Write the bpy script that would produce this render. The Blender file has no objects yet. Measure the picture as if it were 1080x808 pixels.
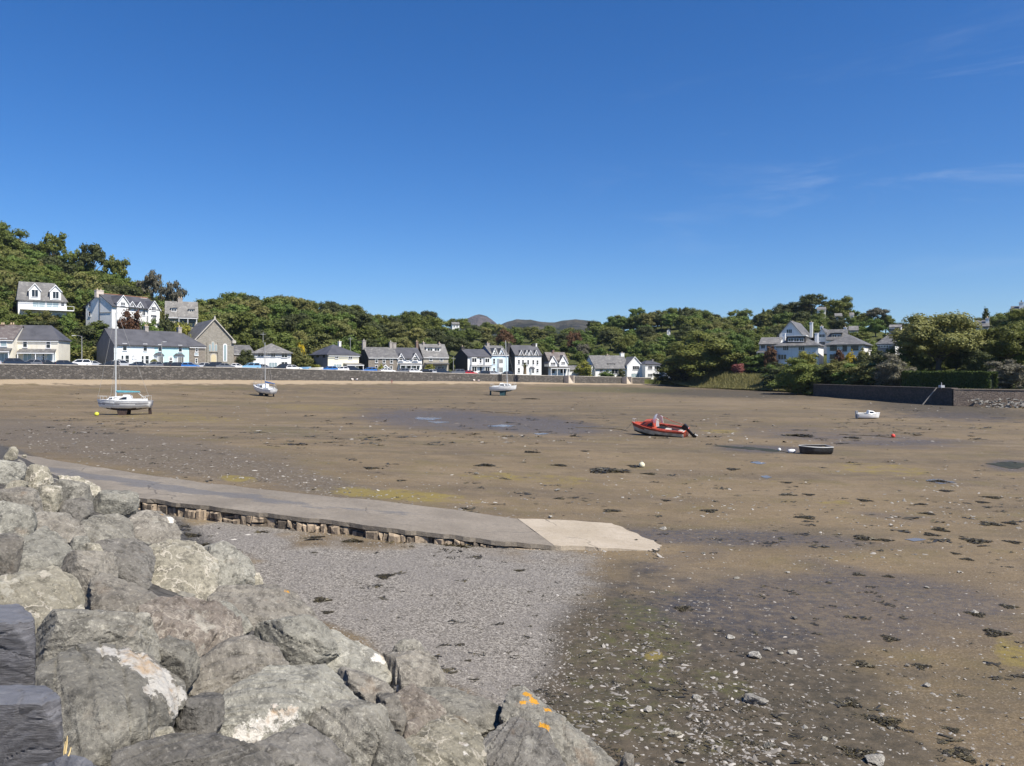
import bpy, bmesh, math, random
import numpy as np
from mathutils import Vector, Matrix, noise as mnoise

random.seed(7)
rng = np.random.default_rng(7)
SC = bpy.context.scene
COL = SC.collection
F, CX, HY, CZ = 810.0, 540.0, 390.0, 5.5        # focal length in photo pixels, centre column, horizon row, eye height
PI = math.pi

# ------------------------------------------------------------------ helpers
def tag(o, label=None, cat=None, group=None, kind=None):
    if label: o['label'] = label
    if cat: o['category'] = cat
    if group: o['group'] = group
    if kind: o['kind'] = kind
    return o

def empty(name, loc, rz=0.0):
    o = bpy.data.objects.new(name, None)
    o.empty_display_size = 0.2
    o.location = loc
    o.rotation_euler = (0, 0, rz)
    COL.objects.link(o)
    return o

class MB:
    """collects polygons, then links them as one mesh object"""
    def __init__(self):
        self.v, self.f, self.m = [], [], []
    def add(self, vs, fs, mi=0):
        b = len(self.v)
        self.v += [tuple(p) for p in vs]
        self.f += [tuple(b + i for i in f) for f in fs]
        self.m += [mi] * len(fs)
    def box(self, x0, y0, z0, x1, y1, z1, mi=0):
        self.add([(x0,y0,z0),(x1,y0,z0),(x1,y1,z0),(x0,y1,z0),(x0,y0,z1),(x1,y0,z1),(x1,y1,z1),(x0,y1,z1)],
                 [(0,3,2,1),(4,5,6,7),(0,1,5,4),(1,2,6,5),(2,3,7,6),(3,0,4,7)], mi)
    def prism(self, pts, off, mi=0):
        """polygon of 3-D points swept by the vector off"""
        n = len(pts)
        q = [tuple(Vector(p) + Vector(off)) for p in pts]
        self.add(list(pts) + q, [tuple(range(n))[::-1], tuple(range(n, 2*n))] +
                 [(i, (i+1) % n, n + (i+1) % n, n + i) for i in range(n)], mi)
    def tube(self, pts, r, n=6, mi=0):
        pts = [Vector(p) for p in pts]
        rs = r if isinstance(r, (list, tuple)) else [r] * len(pts)
        vs, fs = [], []
        for i, p in enumerate(pts):
            d = (pts[min(i+1, len(pts)-1)] - pts[max(i-1, 0)])
            if d.length < 1e-6: d = Vector((0,0,1))
            d.normalize()
            a = d.orthogonal().normalized() if abs(d.z) > .9 else d.cross(Vector((0,0,1))).normalized()
            b = d.cross(a)
            for k in range(n):
                t = 2*PI*k/n
                vs.append(p + (a*math.cos(t) + b*math.sin(t)) * rs[i])
        for i in range(len(pts)-1):
            for k in range(n):
                fs.append((i*n+k, i*n+(k+1) % n, (i+1)*n+(k+1) % n, (i+1)*n+k))
        fs.append(tuple(range(n))[::-1])
        fs.append(tuple(range((len(pts)-1)*n, len(pts)*n)))
        self.add(vs, fs, mi)
    def mesh(self, name, mats, smooth=False):
        me = bpy.data.meshes.new(name)
        me.from_pydata([tuple(p) for p in self.v], [], self.f)
        for m in (mats if isinstance(mats, (list, tuple)) else [mats]):
            me.materials.append(m)
        me.polygons.foreach_set('material_index', self.m)
        if smooth: me.polygons.foreach_set('use_smooth', [True]*len(self.f))
        me.update()
        bm = bmesh.new(); bm.from_mesh(me)
        bmesh.ops.recalc_face_normals(bm, faces=bm.faces)
        bm.to_mesh(me); bm.free()
        return me
    def build(self, name, mats, parent=None, smooth=False):
        return link(name, self.mesh(name, mats, smooth), parent)

def link(name, me, parent=None):
    o = bpy.data.objects.new(name, me)
    COL.objects.link(o)
    if parent: o.parent = parent
    return o

def np_mesh(name, verts, faces, mats, attrs=None, smooth=False, mi=None):
    """verts (n,3); faces (m,k) of one size"""
    verts = np.asarray(verts, dtype=np.float32); faces = np.asarray(faces, dtype=np.int32)
    me = bpy.data.meshes.new(name)
    m, k = faces.shape
    me.vertices.add(len(verts)); me.vertices.foreach_set('co', verts.ravel())
    me.loops.add(m*k); me.loops.foreach_set('vertex_index', faces.ravel())
    me.polygons.add(m)
    me.polygons.foreach_set('loop_start', np.arange(0, m*k, k, dtype=np.int32))
    me.polygons.foreach_set('loop_total', np.full(m, k, dtype=np.int32))
    me.polygons.foreach_set('use_smooth', np.full(m, smooth))
    for mt in (mats if isinstance(mats, (list, tuple)) else [mats]): me.materials.append(mt)
    if mi is not None: me.polygons.foreach_set('material_index', np.asarray(mi, dtype=np.int32))
    me.update(calc_edges=True)
    for nm, dat in (attrs or {}).items():
        dat = np.asarray(dat, dtype=np.float32)
        if dat.ndim == 2:
            a = me.attributes.new(nm, 'FLOAT_COLOR', 'POINT'); a.data.foreach_set('color', dat.ravel())
        else:
            a = me.attributes.new(nm, 'FLOAT', 'POINT'); a.data.foreach_set('value', dat)
    return me

def vnoise(x, y, seed=0):
    """2-D value noise in numpy, 0..1"""
    x = np.asarray(x, dtype=float); y = np.asarray(y, dtype=float)
    xi = np.floor(x).astype(np.int64); yi = np.floor(y).astype(np.int64)
    fx = x - xi; fy = y - yi
    fx = fx*fx*(3-2*fx); fy = fy*fy*(3-2*fy)
    def h(a, b):
        n = (a*374761393 + b*668265263 + seed*1274126177) & 0xffffffff
        n = ((n ^ (n >> 13)) * 1274126177) & 0xffffffff
        return ((n ^ (n >> 16)) & 0xffff) / 65535.0
    return (h(xi,yi)*(1-fx)+h(xi+1,yi)*fx)*(1-fy) + (h(xi,yi+1)*(1-fx)+h(xi+1,yi+1)*fx)*fy

def fbm(x, y, seed=0, oct=4):
    t, a, s = 0, .5, 0
    for i in range(oct):
        t = t + a*vnoise(x*2**i, y*2**i, seed+i); s += a; a *= .5
    return t/s

def sstep(a, b, x):
    t = np.clip((np.asarray(x, dtype=float)-a)/(b-a), 0, 1)
    return t*t*(3-2*t)

# ------------------------------------------------------------------ material helpers
def N(nt, typ, ins=None, **props):
    n = nt.nodes.new(typ)
    for k, v in props.items(): setattr(n, k, v)
    for k, v in (ins or {}).items():
        if isinstance(v, bpy.types.NodeSocket): nt.links.new(v, n.inputs[k])
        else: n.inputs[k].default_value = v
    return n
def c4(c): return (c[0], c[1], c[2], 1.0)
def mixc(nt, f, a, b, blend='MIX'):
    n = nt.nodes.new('ShaderNodeMix'); n.data_type = 'RGBA'; n.blend_type = blend; n.clamp_factor = True
    for i, v in ((0, f), (6, a), (7, b)):
        if isinstance(v, bpy.types.NodeSocket): nt.links.new(v, n.inputs[i])
        elif i == 0: n.inputs[0].default_value = v
        else: n.inputs[i].default_value = c4(v)
    return n.outputs[2]
def math_(nt, op, a, b=0.0, c=0.0, clamp=False):
    n = nt.nodes.new('ShaderNodeMath'); n.operation = op; n.use_clamp = clamp
    for i, v in enumerate((a, b, c)):
        if isinstance(v, bpy.types.NodeSocket): nt.links.new(v, n.inputs[i])
        else: n.inputs[i].default_value = v
    return n.outputs[0]
def noise_(nt, vec, scale, detail=4.0, rough=.55, dist=0.0):
    n = N(nt, 'ShaderNodeTexNoise', {'Scale': scale, 'Detail': detail, 'Roughness': rough, 'Distortion': dist})
    if vec is not None: nt.links.new(vec, n.inputs['Vector'])
    return n.outputs[0]
def thr(nt, x, lo, hi):
    n = N(nt, 'ShaderNodeMapRange', {'Value': x, 'From Min': lo, 'From Max': hi}); n.clamp = True
    n.interpolation_type = 'SMOOTHSTEP'
    return n.outputs[0]
def scaled(nt, vec, s, rot=(0,0,0)):
    n = N(nt, 'ShaderNodeMapping', {'Vector': vec}); n.inputs['Scale'].default_value = s; n.inputs['Rotation'].default_value = rot
    return n.outputs[0]
def bump(nt, bsdf, h, strength=.5, dist=.02, prev=None):
    n = N(nt, 'ShaderNodeBump', {'Height': h, 'Strength': strength, 'Distance': dist})
    nt.links.new(n.outputs[0], bsdf.inputs['Normal'])
    return n
def newmat(name):
    m = bpy.data.materials.new(name); m.use_nodes = True
    nt = m.node_tree; b = nt.nodes['Principled BSDF']
    return m, nt, b

MATS = {}
def smat(name, c, rough=.7, var=.12, scale=3.0, bumpd=0.0, metal=0.0, spec=.4, stain=None):
    """plain painted / rendered surface with uneven tone"""
    if name in MATS: return MATS[name]
    m, nt, b = newmat(name)
    co = N(nt, 'ShaderNodeTexCoord').outputs['Object']
    n1 = noise_(nt, co, scale, 5)
    a = tuple(max(0, x*(1-var)) for x in c); d = tuple(min(1, x*(1+var)) for x in c)
    col = mixc(nt, thr(nt, n1, .3, .7), a, d)
    if stain:
        st = noise_(nt, scaled(nt, co, (1.3, 1.3, .25)), 1.5, 6)
        col = mixc(nt, math_(nt, 'MULTIPLY', thr(nt, st, .5, .75), .6), col, stain)
    nt.links.new(col, b.inputs['Base Color'])
    b.inputs['Roughness'].default_value = rough
    b.inputs['Metallic'].default_value = metal
    b.inputs['Specular IOR Level'].default_value = spec
    if bumpd: bump(nt, b, noise_(nt, co, scale*6, 4), .6, bumpd)
    MATS[name] = m
    return m

def slate_mat(name, c1, c2, lichen=.0):
    m, nt, b = newmat(name)
    co = N(nt, 'ShaderNodeTexCoord').outputs['Object']
    br = N(nt, 'ShaderNodeTexBrick', {'Vector': scaled(nt, co, (1, 1, 1.6), (PI/2, 0, 0)), 'Scale': 2.2, 'Color1': c4(c1), 'Color2': c4(c2), 'Mortar': c4(tuple(x*.75 for x in c1)), 'Mortar Size': .01})
    n1 = noise_(nt, co, .5, 6)
    col = mixc(nt, thr(nt, n1, .3, .7), br.outputs[0], tuple(x*1.25 for x in c2))
    if lichen:
        col = mixc(nt, math_(nt, 'MULTIPLY', thr(nt, noise_(nt, co, 1.4, 7, .7), .5, .66), lichen), col, (.36, .35, .31))
    nt.links.new(col, b.inputs['Base Color'])
    b.inputs['Roughness'].default_value = .6
    return m

def stone_mat(name, cols, scale=2.2, mortar=(.2,.18,.15), bumpd=.04, squash=1.0):
    m, nt, b = newmat(name)
    co = N(nt, 'ShaderNodeTexCoord').outputs['Object']
    wob = noise_(nt, co, 1.5, 3)
    v = N(nt, 'ShaderNodeTexVoronoi', {'Vector': scaled(nt, co, (1, 1, squash)), 'Scale': scale, 'Randomness': .9})
    v2 = N(nt, 'ShaderNodeTexVoronoi', {'Vector': scaled(nt, co, (1, 1, squash)), 'Scale': scale, 'Randomness': .9}, feature='DISTANCE_TO_EDGE')
    sep = N(nt, 'ShaderNodeSeparateColor', {0: v.outputs['Color']})
    r = nt.nodes.new('ShaderNodeValToRGB'); nt.links.new(sep.outputs[0], r.inputs[0])
    el = r.color_ramp.elements
    for i, c in enumerate(cols):
        p = i/(len(cols)-1)
        if i < 2: e = el[i]; e.position = p
        else: e = el.new(p)
        e.color = c4(c)
    col = mixc(nt, thr(nt, v2.outputs['Distance'], .02, .08), mortar, r.outputs[0])
    col = mixc(nt, .35, col, mixc(nt, noise_(nt, co, 9, 6), tuple(x*.5 for x in cols[0]), tuple(min(1, x*1.5) for x in cols[-1])))
    nt.links.new(col, b.inputs['Base Color'])
    b.inputs['Roughness'].default_value = .85
    bump(nt, b, math_(nt, 'ADD', thr(nt, v2.outputs['Distance'], .0, .12), math_(nt, 'MULTIPLY', noise_(nt, co, 12, 4), .5)), .8, bumpd)
    return m

# ------------------------------------------------------------------ ground shape
WD = (math.cos(math.radians(38)), math.sin(math.radians(38)))       # direction of the promenade
W0 = (-99.0, 148.0)
def wall_t(X, Y): return (X-W0[0])*WD[0] + (Y-W0[1])*WD[1]
def wall_d(X, Y): return (X-W0[0])*WD[1] - (Y-W0[1])*WD[0]          # distance on the sea side of the wall
def wall_base(t): return np.interp(t, [-80, 0, 46, 115, 182, 300], [4.2, 3.65, 3.1, 2.15, .75, .3])
def wall_top(t): return np.interp(t, [-80, 0, 46, 115, 182, 300], [7.2, 6.7, 6.08, 4.35, 2.9, 2.6])

def G(X, Y):
    X = np.asarray(X, dtype=float); Y = np.asarray(Y, dtype=float)
    near = np.clip(.3 - .039*X, .02, 1.35)
    near = near * (1 - sstep(34, 80, Y))
    low = -np.clip(X*.006, 0, .35) * sstep(10, 60, Y)
    d = wall_d(X, Y); t = wall_t(X, Y)
    u = np.clip(1 - d/58.0, 0, 1)
    beach = (wall_base(t)+.05) * (u**1.9)
    und = (fbm(X*.08, Y*.08, 3)-.5)*.16*sstep(3, 20, Y)
    und = und + (fbm(X*.6, Y*.6, 11)-.5)*.05
    bank2 = sstep(0, 1, (Y-150)/60.) * sstep(15, 60, X) * .25
    return near + low + beach + und + bank2

def bank(X, Y):
    X = np.asarray(X, dtype=float); Y = np.asarray(Y, dtype=float)
    s = .7*X + .67*Y
    t = -.67*X + .7*Y
    return np.minimum(G(X, Y) + .42*np.maximum(0, 7.65 + 1.7*sstep(13, 25, t) - s), 3.9)

def at(px, py, Y):
    return Vector(((px-CX)/F*Y, Y, CZ-(py-HY)/F*Y))
def pix(P):
    return (CX + P[0]/P[1]*F, HY + (CZ-P[2])/P[1]*F)
def hit(px, py, fun=G, y0=2.0, y1=320.0):
    k = (px-CX)/F; m = (py-HY)/F
    ys = np.geomspace(y0, y1, 260)
    dlt = (CZ - m*ys) - fun(k*ys, ys)
    idx = np.where(dlt <= 0)[0]
    if len(idx) == 0: Y = y1
    elif idx[0] == 0: Y = y0
    else:
        a, b = ys[idx[0]-1], ys[idx[0]]
        for _ in range(18):
            c = (a+b)/2
            if (CZ - m*c) - float(fun(k*c, c)) <= 0: b = c
            else: a = c
        Y = (a+b)/2
    return Vector((k*Y, Y, float(fun(k*Y, Y))))
def hits(px, py):
    """vectorised ground hit"""
    px = np.asarray(px, dtype=float); py = np.asarray(py, dtype=float)
    k = (px-CX)/F; m = (py-HY)/F
    Y = 5.3/m
    for _ in range(25):
        Y = .5*Y + .5*np.clip((CZ - G(k*Y, Y))/m, 3, 300)
    return k*Y, Y, G(k*Y, Y)

def blot(px, py, e):
    """soft mask of one ellipse (cx, cy, rx, ry, degrees)"""
    cx, cy, rx, ry = e[:4]; a = math.radians(e[4] if len(e) > 4 else 0)
    dx = px-cx; dy = py-cy
    u = (dx*math.cos(a)+dy*math.sin(a))/rx; v = (-dx*math.sin(a)+dy*math.cos(a))/ry
    return np.clip(1.5 - np.sqrt(u*u+v*v), 0, 1)
def inpoly(px, py, poly):
    r = np.zeros(np.shape(px), dtype=bool)
    n = len(poly)
    for i in range(n):
        x0, y0 = poly[i]; x1, y1 = poly[(i+1) % n]
        if y0 == y1: continue
        c = ((y0 > py) != (y1 > py)) & (px < (x1-x0)*(py-y0)/(y1-y0)+x0)
        r ^= c
    return r
def polydist(px, py, poly):
    d = np.full(np.shape(px), 1e9)
    n = len(poly)
    for i in range(n):
        ax, ay = poly[i]; bx, by = poly[(i+1) % n]
        L = (bx-ax)**2+(by-ay)**2
        t = np.clip(((px-ax)*(bx-ax)+(py-ay)*(by-ay))/L, 0, 1)
        d = np.minimum(d, np.hypot(px-ax-t*(bx-ax), py-ay-t*(by-ay)))
    return np.where(inpoly(px, py, poly), d, -d)
# ------------------------------------------------------------------ the foreshore: one sheet
GRAVEL = [(120,520),(190,538),(300,556),(417,568),(565,578),(625,588),(612,625),(575,680),(560,720),(535,750),(430,700),(345,655),(230,590)]
def ground_masks(X, Y, Z):
    Ys = np.maximum(Y, 1.0)
    px = CX + X/Ys*F; py = HY + (CZ-Z)/Ys*F
    def bl(lst): 
        r = np.zeros(px.shape)
        for e in lst: r = np.maximum(r, blot(px, py, e[:5])*(e[5] if len(e) > 5 else 1))
        return r
    ok = (Y > 2)
    wob = (fbm(X*.5, Y*.5, 21)-.5)
    pdg = polydist(px, py, GRAVEL); right = sstep(480, 560, px)
    gr = sstep(-14-40*right, 22+30*right, pdg + wob*60)
    wet = bl([(850,645,190,34,4),(960,635,130,26,8),(770,568,170,9,2,.8),(880,600,60,10,10,.7),(470,443,95,12,2,1),(560,449,80,10,3,1),(510,446,90,8,2,1),
              (900,462,130,9,3,.75),(1010,440,80,6,3,.6),(800,473,50,4,2,1),(1065,491,26,6,2,1),(720,590,60,12,-10,.6),(800,680,110,26,5,.6),(950,545,60,5,5,.6)])
    alg = bl([(660,720,120,80,35,.85),(250,500,60,6,5,.6),(690,665,75,32,30,.9),(760,720,60,20,20,.9),(620,760,70,34,20,.8),(700,630,50,16,10,.7),(730,780,80,26,10,.75),(850,700,80,14,8,.5),
              (300,455,70,9,3,.8),(640,411,110,4.5,1,1),(240,409,110,4,1,.8),(120,414,120,4,1,.7),(420,420,110,4,1,.6),(880,610,70,10,3,.4),(380,540,60,6,8,.5),
              (860,500,110,14,4,.55),(730,590,50,9,4,.5),(1000,680,60,9,4,.4),(800,404,80,6,1,.9),(620,496,40,7,3,.6),(700,492,50,4,0,.6),(560,470,120,6,2,.6),(850,430,120,4,2,.7),(200,425,160,4,1,.8),(520,500,90,5,3,.6),(950,700,70,25,10,.5)])
    yel = bl([(560,505,120,9,3,.7),(930,495,90,10,4,.7),(700,535,90,8,3,.6),(180,440,120,8,3,.7),(330,430,90,6,2,.7),(420,522,110,8,4,.9),(250,505,30,5,4,.9),(840,508,60,7,4,.6),(900,525,80,6,3,.55),(1070,690,34,22,20,.8),(800,604,40,6,3,.6),(760,455,30,3,2,.8),(880,530,30,3,0,.8),(690,692,14,8,0,.9),(640,583,70,6,4,.5),(1000,540,60,6,3,.4)])
    sand = np.where(Y > 90, sstep(12, 5, wall_d(X, Y) + wob*8), 0) * (px < 720)
    dark = bl([(720,735,260,112,14,.78),(640,640,120,40,10,.4),(980,740,200,70,5,.28),(640,745,90,50,35,.9),(730,790,120,40,10,.9),(580,720,50,50,50,.7),(690,690,80,30,30,.6),(960,412,110,10,3,.7),(760,415,120,5,2,.6),(420,413,300,4,1,.3),(1000,432,100,10,4,.6),(880,760,120,30,10,.35),(600,440,300,14,2,.3)])
    shg = bl([(60,462,120,18,6,1),(200,487,140,15,7,1),(330,510,90,12,9,.8),(120,470,170,14,5,1),(480,535,90,6,8,.4)])
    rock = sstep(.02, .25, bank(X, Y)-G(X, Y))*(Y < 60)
    m1 = np.stack([np.where(ok, gr, 0), wet, alg, rock*ok], 1)
    m2 = np.stack([sand, dark, yel, shg], 1)
    return m1, m2

def ground_material():
    m, nt, b = newmat('foreshore_mud')
    geo = N(nt, 'ShaderNodeNewGeometry'); P = geo.outputs['Position']
    a1 = N(nt, 'ShaderNodeAttribute', attribute_name='m1'); a2 = N(nt, 'ShaderNodeAttribute', attribute_name='m2')
    s1 = N(nt, 'ShaderNodeSeparateColor', {0: a1.outputs['Color']}); s2 = N(nt, 'ShaderNodeSeparateColor', {0: a2.outputs['Color']})
    grav, wet, alg = s1.outputs; sand, dark, yel = s2.outputs
    rock = a1.outputs['Alpha']; shg = a2.outputs['Alpha']
    nb = noise_(nt, P, .12, 6, .6); nm = noise_(nt, P, .7, 6, .62); nf = noise_(nt, P, 5., 5, .6); nff = noise_(nt, P, 24., 3, .6)
    nst = noise_(nt, scaled(nt, P, (.05, .22, 1), (0, 0, -.12)), 1.0, 6, .62)
    def edge(msk, nz, k=1.3, lo=.2, hi=.8):
        return thr(nt, math_(nt, 'ADD', msk, math_(nt, 'MULTIPLY', math_(nt, 'SUBTRACT', nz, .5), k)), lo, hi)
    col = mixc(nt, thr(nt, nb, .3, .7), (.118,.086,.045), (.184,.134,.073))
    col = mixc(nt, math_(nt, 'MULTIPLY', thr(nt, nst, .44, .62), .8), col, (.082,.063,.042))
    nst2 = noise_(nt, scaled(nt, P, (.02, .11, 1), (0, 0, -.05)), 1.0, 8, .7)
    col = mixc(nt, math_(nt, 'MULTIPLY', thr(nt, nst2, .52, .64), .65), col, (.075,.062,.036))
    col = mixc(nt, math_(nt, 'MULTIPLY', thr(nt, nst2, .46, .36), .5), col, (.215,.165,.105))
    rip = noise_(nt, scaled(nt, P, (.5, 1.7, 1), (0, 0, .2)), 1.1, 7, .7)
    col = mixc(nt, math_(nt, 'MULTIPLY', thr(nt, rip, .5, .68), .55), col, (.10,.076,.05))
    col = mixc(nt, math_(nt, 'MULTIPLY', thr(nt, nm, .42, .75), .55), col, (.20,.152,.094))
    col = mixc(nt, math_(nt, 'MULTIPLY', thr(nt, nf, .42, .7), .5), col, (.10,.076,.05))
    col = mixc(nt, math_(nt, 'MULTIPLY', thr(nt, nff, .45, .7), .4), col, (.30,.24,.165))
    # wide olive film
    col = mixc(nt, math_(nt, 'MULTIPLY', thr(nt, noise_(nt, P, .33, 7, .65), .5, .68), .5), col, (.125,.10,.04))
    # sandy top of the beach, dry
    col = mixc(nt, edge(sand, nm), col, mixc(nt, nf, (.30,.232,.148), (.385,.302,.205)))
    # dark organic mud
    col = mixc(nt, math_(nt, 'MULTIPLY', edge(dark, nm, 1.2, .15, .6), .88), col, mixc(nt, thr(nt, nf, .35, .65), (.036,.031,.022), (.078,.063,.043)))
    # wet mud
    wetf = edge(wet, math_(nt, 'ADD', math_(nt, 'MULTIPLY', nm, .5), math_(nt, 'MULTIPLY', nst, .5)), 1.9, .2, .85)
    col = mixc(nt, math_(nt, 'MULTIPLY', wetf, .6), col, mixc(nt, thr(nt, nf, .35, .7), (.058,.048,.040), (.11,.09,.072)))
    # shingle band beyond the slip
    cell = N(nt, 'ShaderNodeTexVoronoi', {'Vector': P, 'Scale': 9.0})
    cs = N(nt, 'ShaderNodeSeparateColor', {0: cell.outputs['Color']})
    pebc = mixc(nt, cs.outputs[0], (.06,.05,.04), (.19,.165,.135))
    col = mixc(nt, math_(nt, 'MULTIPLY', edge(shg, nm, 1.2), .7), col, mixc(nt, thr(nt, nf, .3, .7), (.085,.068,.05), pebc))
    # grey gravel
    cg = N(nt, 'ShaderNodeTexVoronoi', {'Vector': P, 'Scale': 30.0})
    cgs = N(nt, 'ShaderNodeSeparateColor', {0: cg.outputs['Color']})
    gc = mixc(nt, thr(nt, cgs.outputs[0], .1, 1.0), (.09,.08,.067), (.30,.275,.24))
    gc = mixc(nt, math_(nt, 'MULTIPLY', thr(nt, noise_(nt, P, .5, 5), .4, .65), .55), gc, (.17,.155,.14))
    gf = edge(grav, nm, .8)
    col = mixc(nt, gf, col, gc)
    # green and yellow weed film
    al2 = math_(nt, 'MAXIMUM', noise_(nt, P, 1.7, 8, .7), noise_(nt, scaled(nt, P, (.05, .28, 1)), 1.0, 7, .7))
    alf = math_(nt, 'MULTIPLY', math_(nt, 'MULTIPLY', thr(nt, math_(nt, 'MULTIPLY', alg, al2), .36, .52), thr(nt, noise_(nt, P, 6, 6, .75), .38, .58)), .72)
    col = mixc(nt, alf, col, mixc(nt, nf, (.045,.048,.014), (.10,.098,.026)))
    yf = math_(nt, 'MULTIPLY', thr(nt, math_(nt, 'MULTIPLY', yel, noise_(nt, P, 1.1, 8, .7)), .30, .47), .75)
    col = mixc(nt, yf, col, (.20,.155,.035))
    # scattered dark specks of weed and pale specks of shell
    sp = thr(nt, noise_(nt, scaled(nt, P, (.7, 1.6, 1)), 1.6, 8, .72), .62, .68)
    col = mixc(nt, math_(nt, 'MULTIPLY', sp, .7), col, (.05,.042,.026))
    vs = N(nt, 'ShaderNodeTexVoronoi', {'Vector': P, 'Scale': 3.2})
    sh = math_(nt, 'MULTIPLY', thr(nt, vs.outputs['Distance'], .11, .07), thr(nt, nm, .45, .6))
    col = mixc(nt, math_(nt, 'MULTIPLY', sh, .55), col, (.42,.38,.32))
    # rubble under the boulders
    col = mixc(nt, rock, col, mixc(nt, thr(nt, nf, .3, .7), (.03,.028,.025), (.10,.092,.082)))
    nt.links.new(col, b.inputs['Base Color'])
    rg = mixc(nt, math_(nt, 'MULTIPLY', wetf, thr(nt, nf, .75, .35)), (.9,.9,.9), (.36,.36,.36))
    nt.links.new(rg, b.inputs['Roughness'])
    b.inputs['Specular IOR Level'].default_value = .35
    h = math_(nt, 'ADD', math_(nt, 'MULTIPLY', nf, .6), math_(nt, 'MULTIPLY', nff, .3))
    h = math_(nt, 'ADD', h, math_(nt, 'ADD', math_(nt, 'MULTIPLY', nm, 1.6), math_(nt, 'MULTIPLY', rip, 1.5)))
    h = math_(nt, 'ADD', h, math_(nt, 'MULTIPLY', math_(nt, 'MULTIPLY', cg.outputs['Distance'], gf), -.35))
    h = math_(nt, 'MULTIPLY', h, math_(nt, 'SUBTRACT', 1.0, math_(nt, 'MULTIPLY', gf, .8)))
    bump(nt, b, h, .75, .055)
    return m

ys = np.concatenate([[-60, -20, -5, 0, 1.5], np.geomspace(3, 300, 470), np.geomspace(310, 4300, 18)])
us = np.concatenate([[-3,-1.8,-1.3,-1.0], np.linspace(-.84, .84, 430), [1.0,1.3,1.8,3]])
YY, UU = np.meshgrid(ys, us, indexing='ij')
XX = np.clip(UU * np.maximum(YY, 3.0), -4400, 4400)
XX = np.where(np.abs(UU) > 2.9, np.sign(UU)*np.maximum(np.abs(XX), 400), XX)
ZZ = G(XX, YY)
RB = bank(XX, YY) - .32
ZZ = np.where(((.7*XX+.67*YY) < 9.3) & (bank(XX, YY) - G(XX, YY) > .1) & (YY < 60), np.maximum(ZZ, RB), ZZ)
ZZ = np.where(YY > 305, -.6, ZZ)
ZZ = np.where((wall_d(XX, YY) < -1.2) & (YY > 60), np.minimum(ZZ, .2), ZZ)     # nothing rises behind the promenade wall
n0, n1 = YY.shape
idx = np.arange(n0*n1).reshape(n0, n1)
fc = np.stack([idx[:-1,:-1], idx[:-1,1:], idx[1:,1:], idx[1:,:-1]], -1).reshape(-1, 4)
GV = np.stack([XX.ravel(), YY.ravel(), ZZ.ravel()], 1)
M1, M2 = ground_masks(GV[:,0], GV[:,1], GV[:,2])
tag(link('ground', np_mesh('ground', GV, fc, ground_material(), {'m1': M1, 'm2': M2}, smooth=True)), kind='structure')

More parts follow.
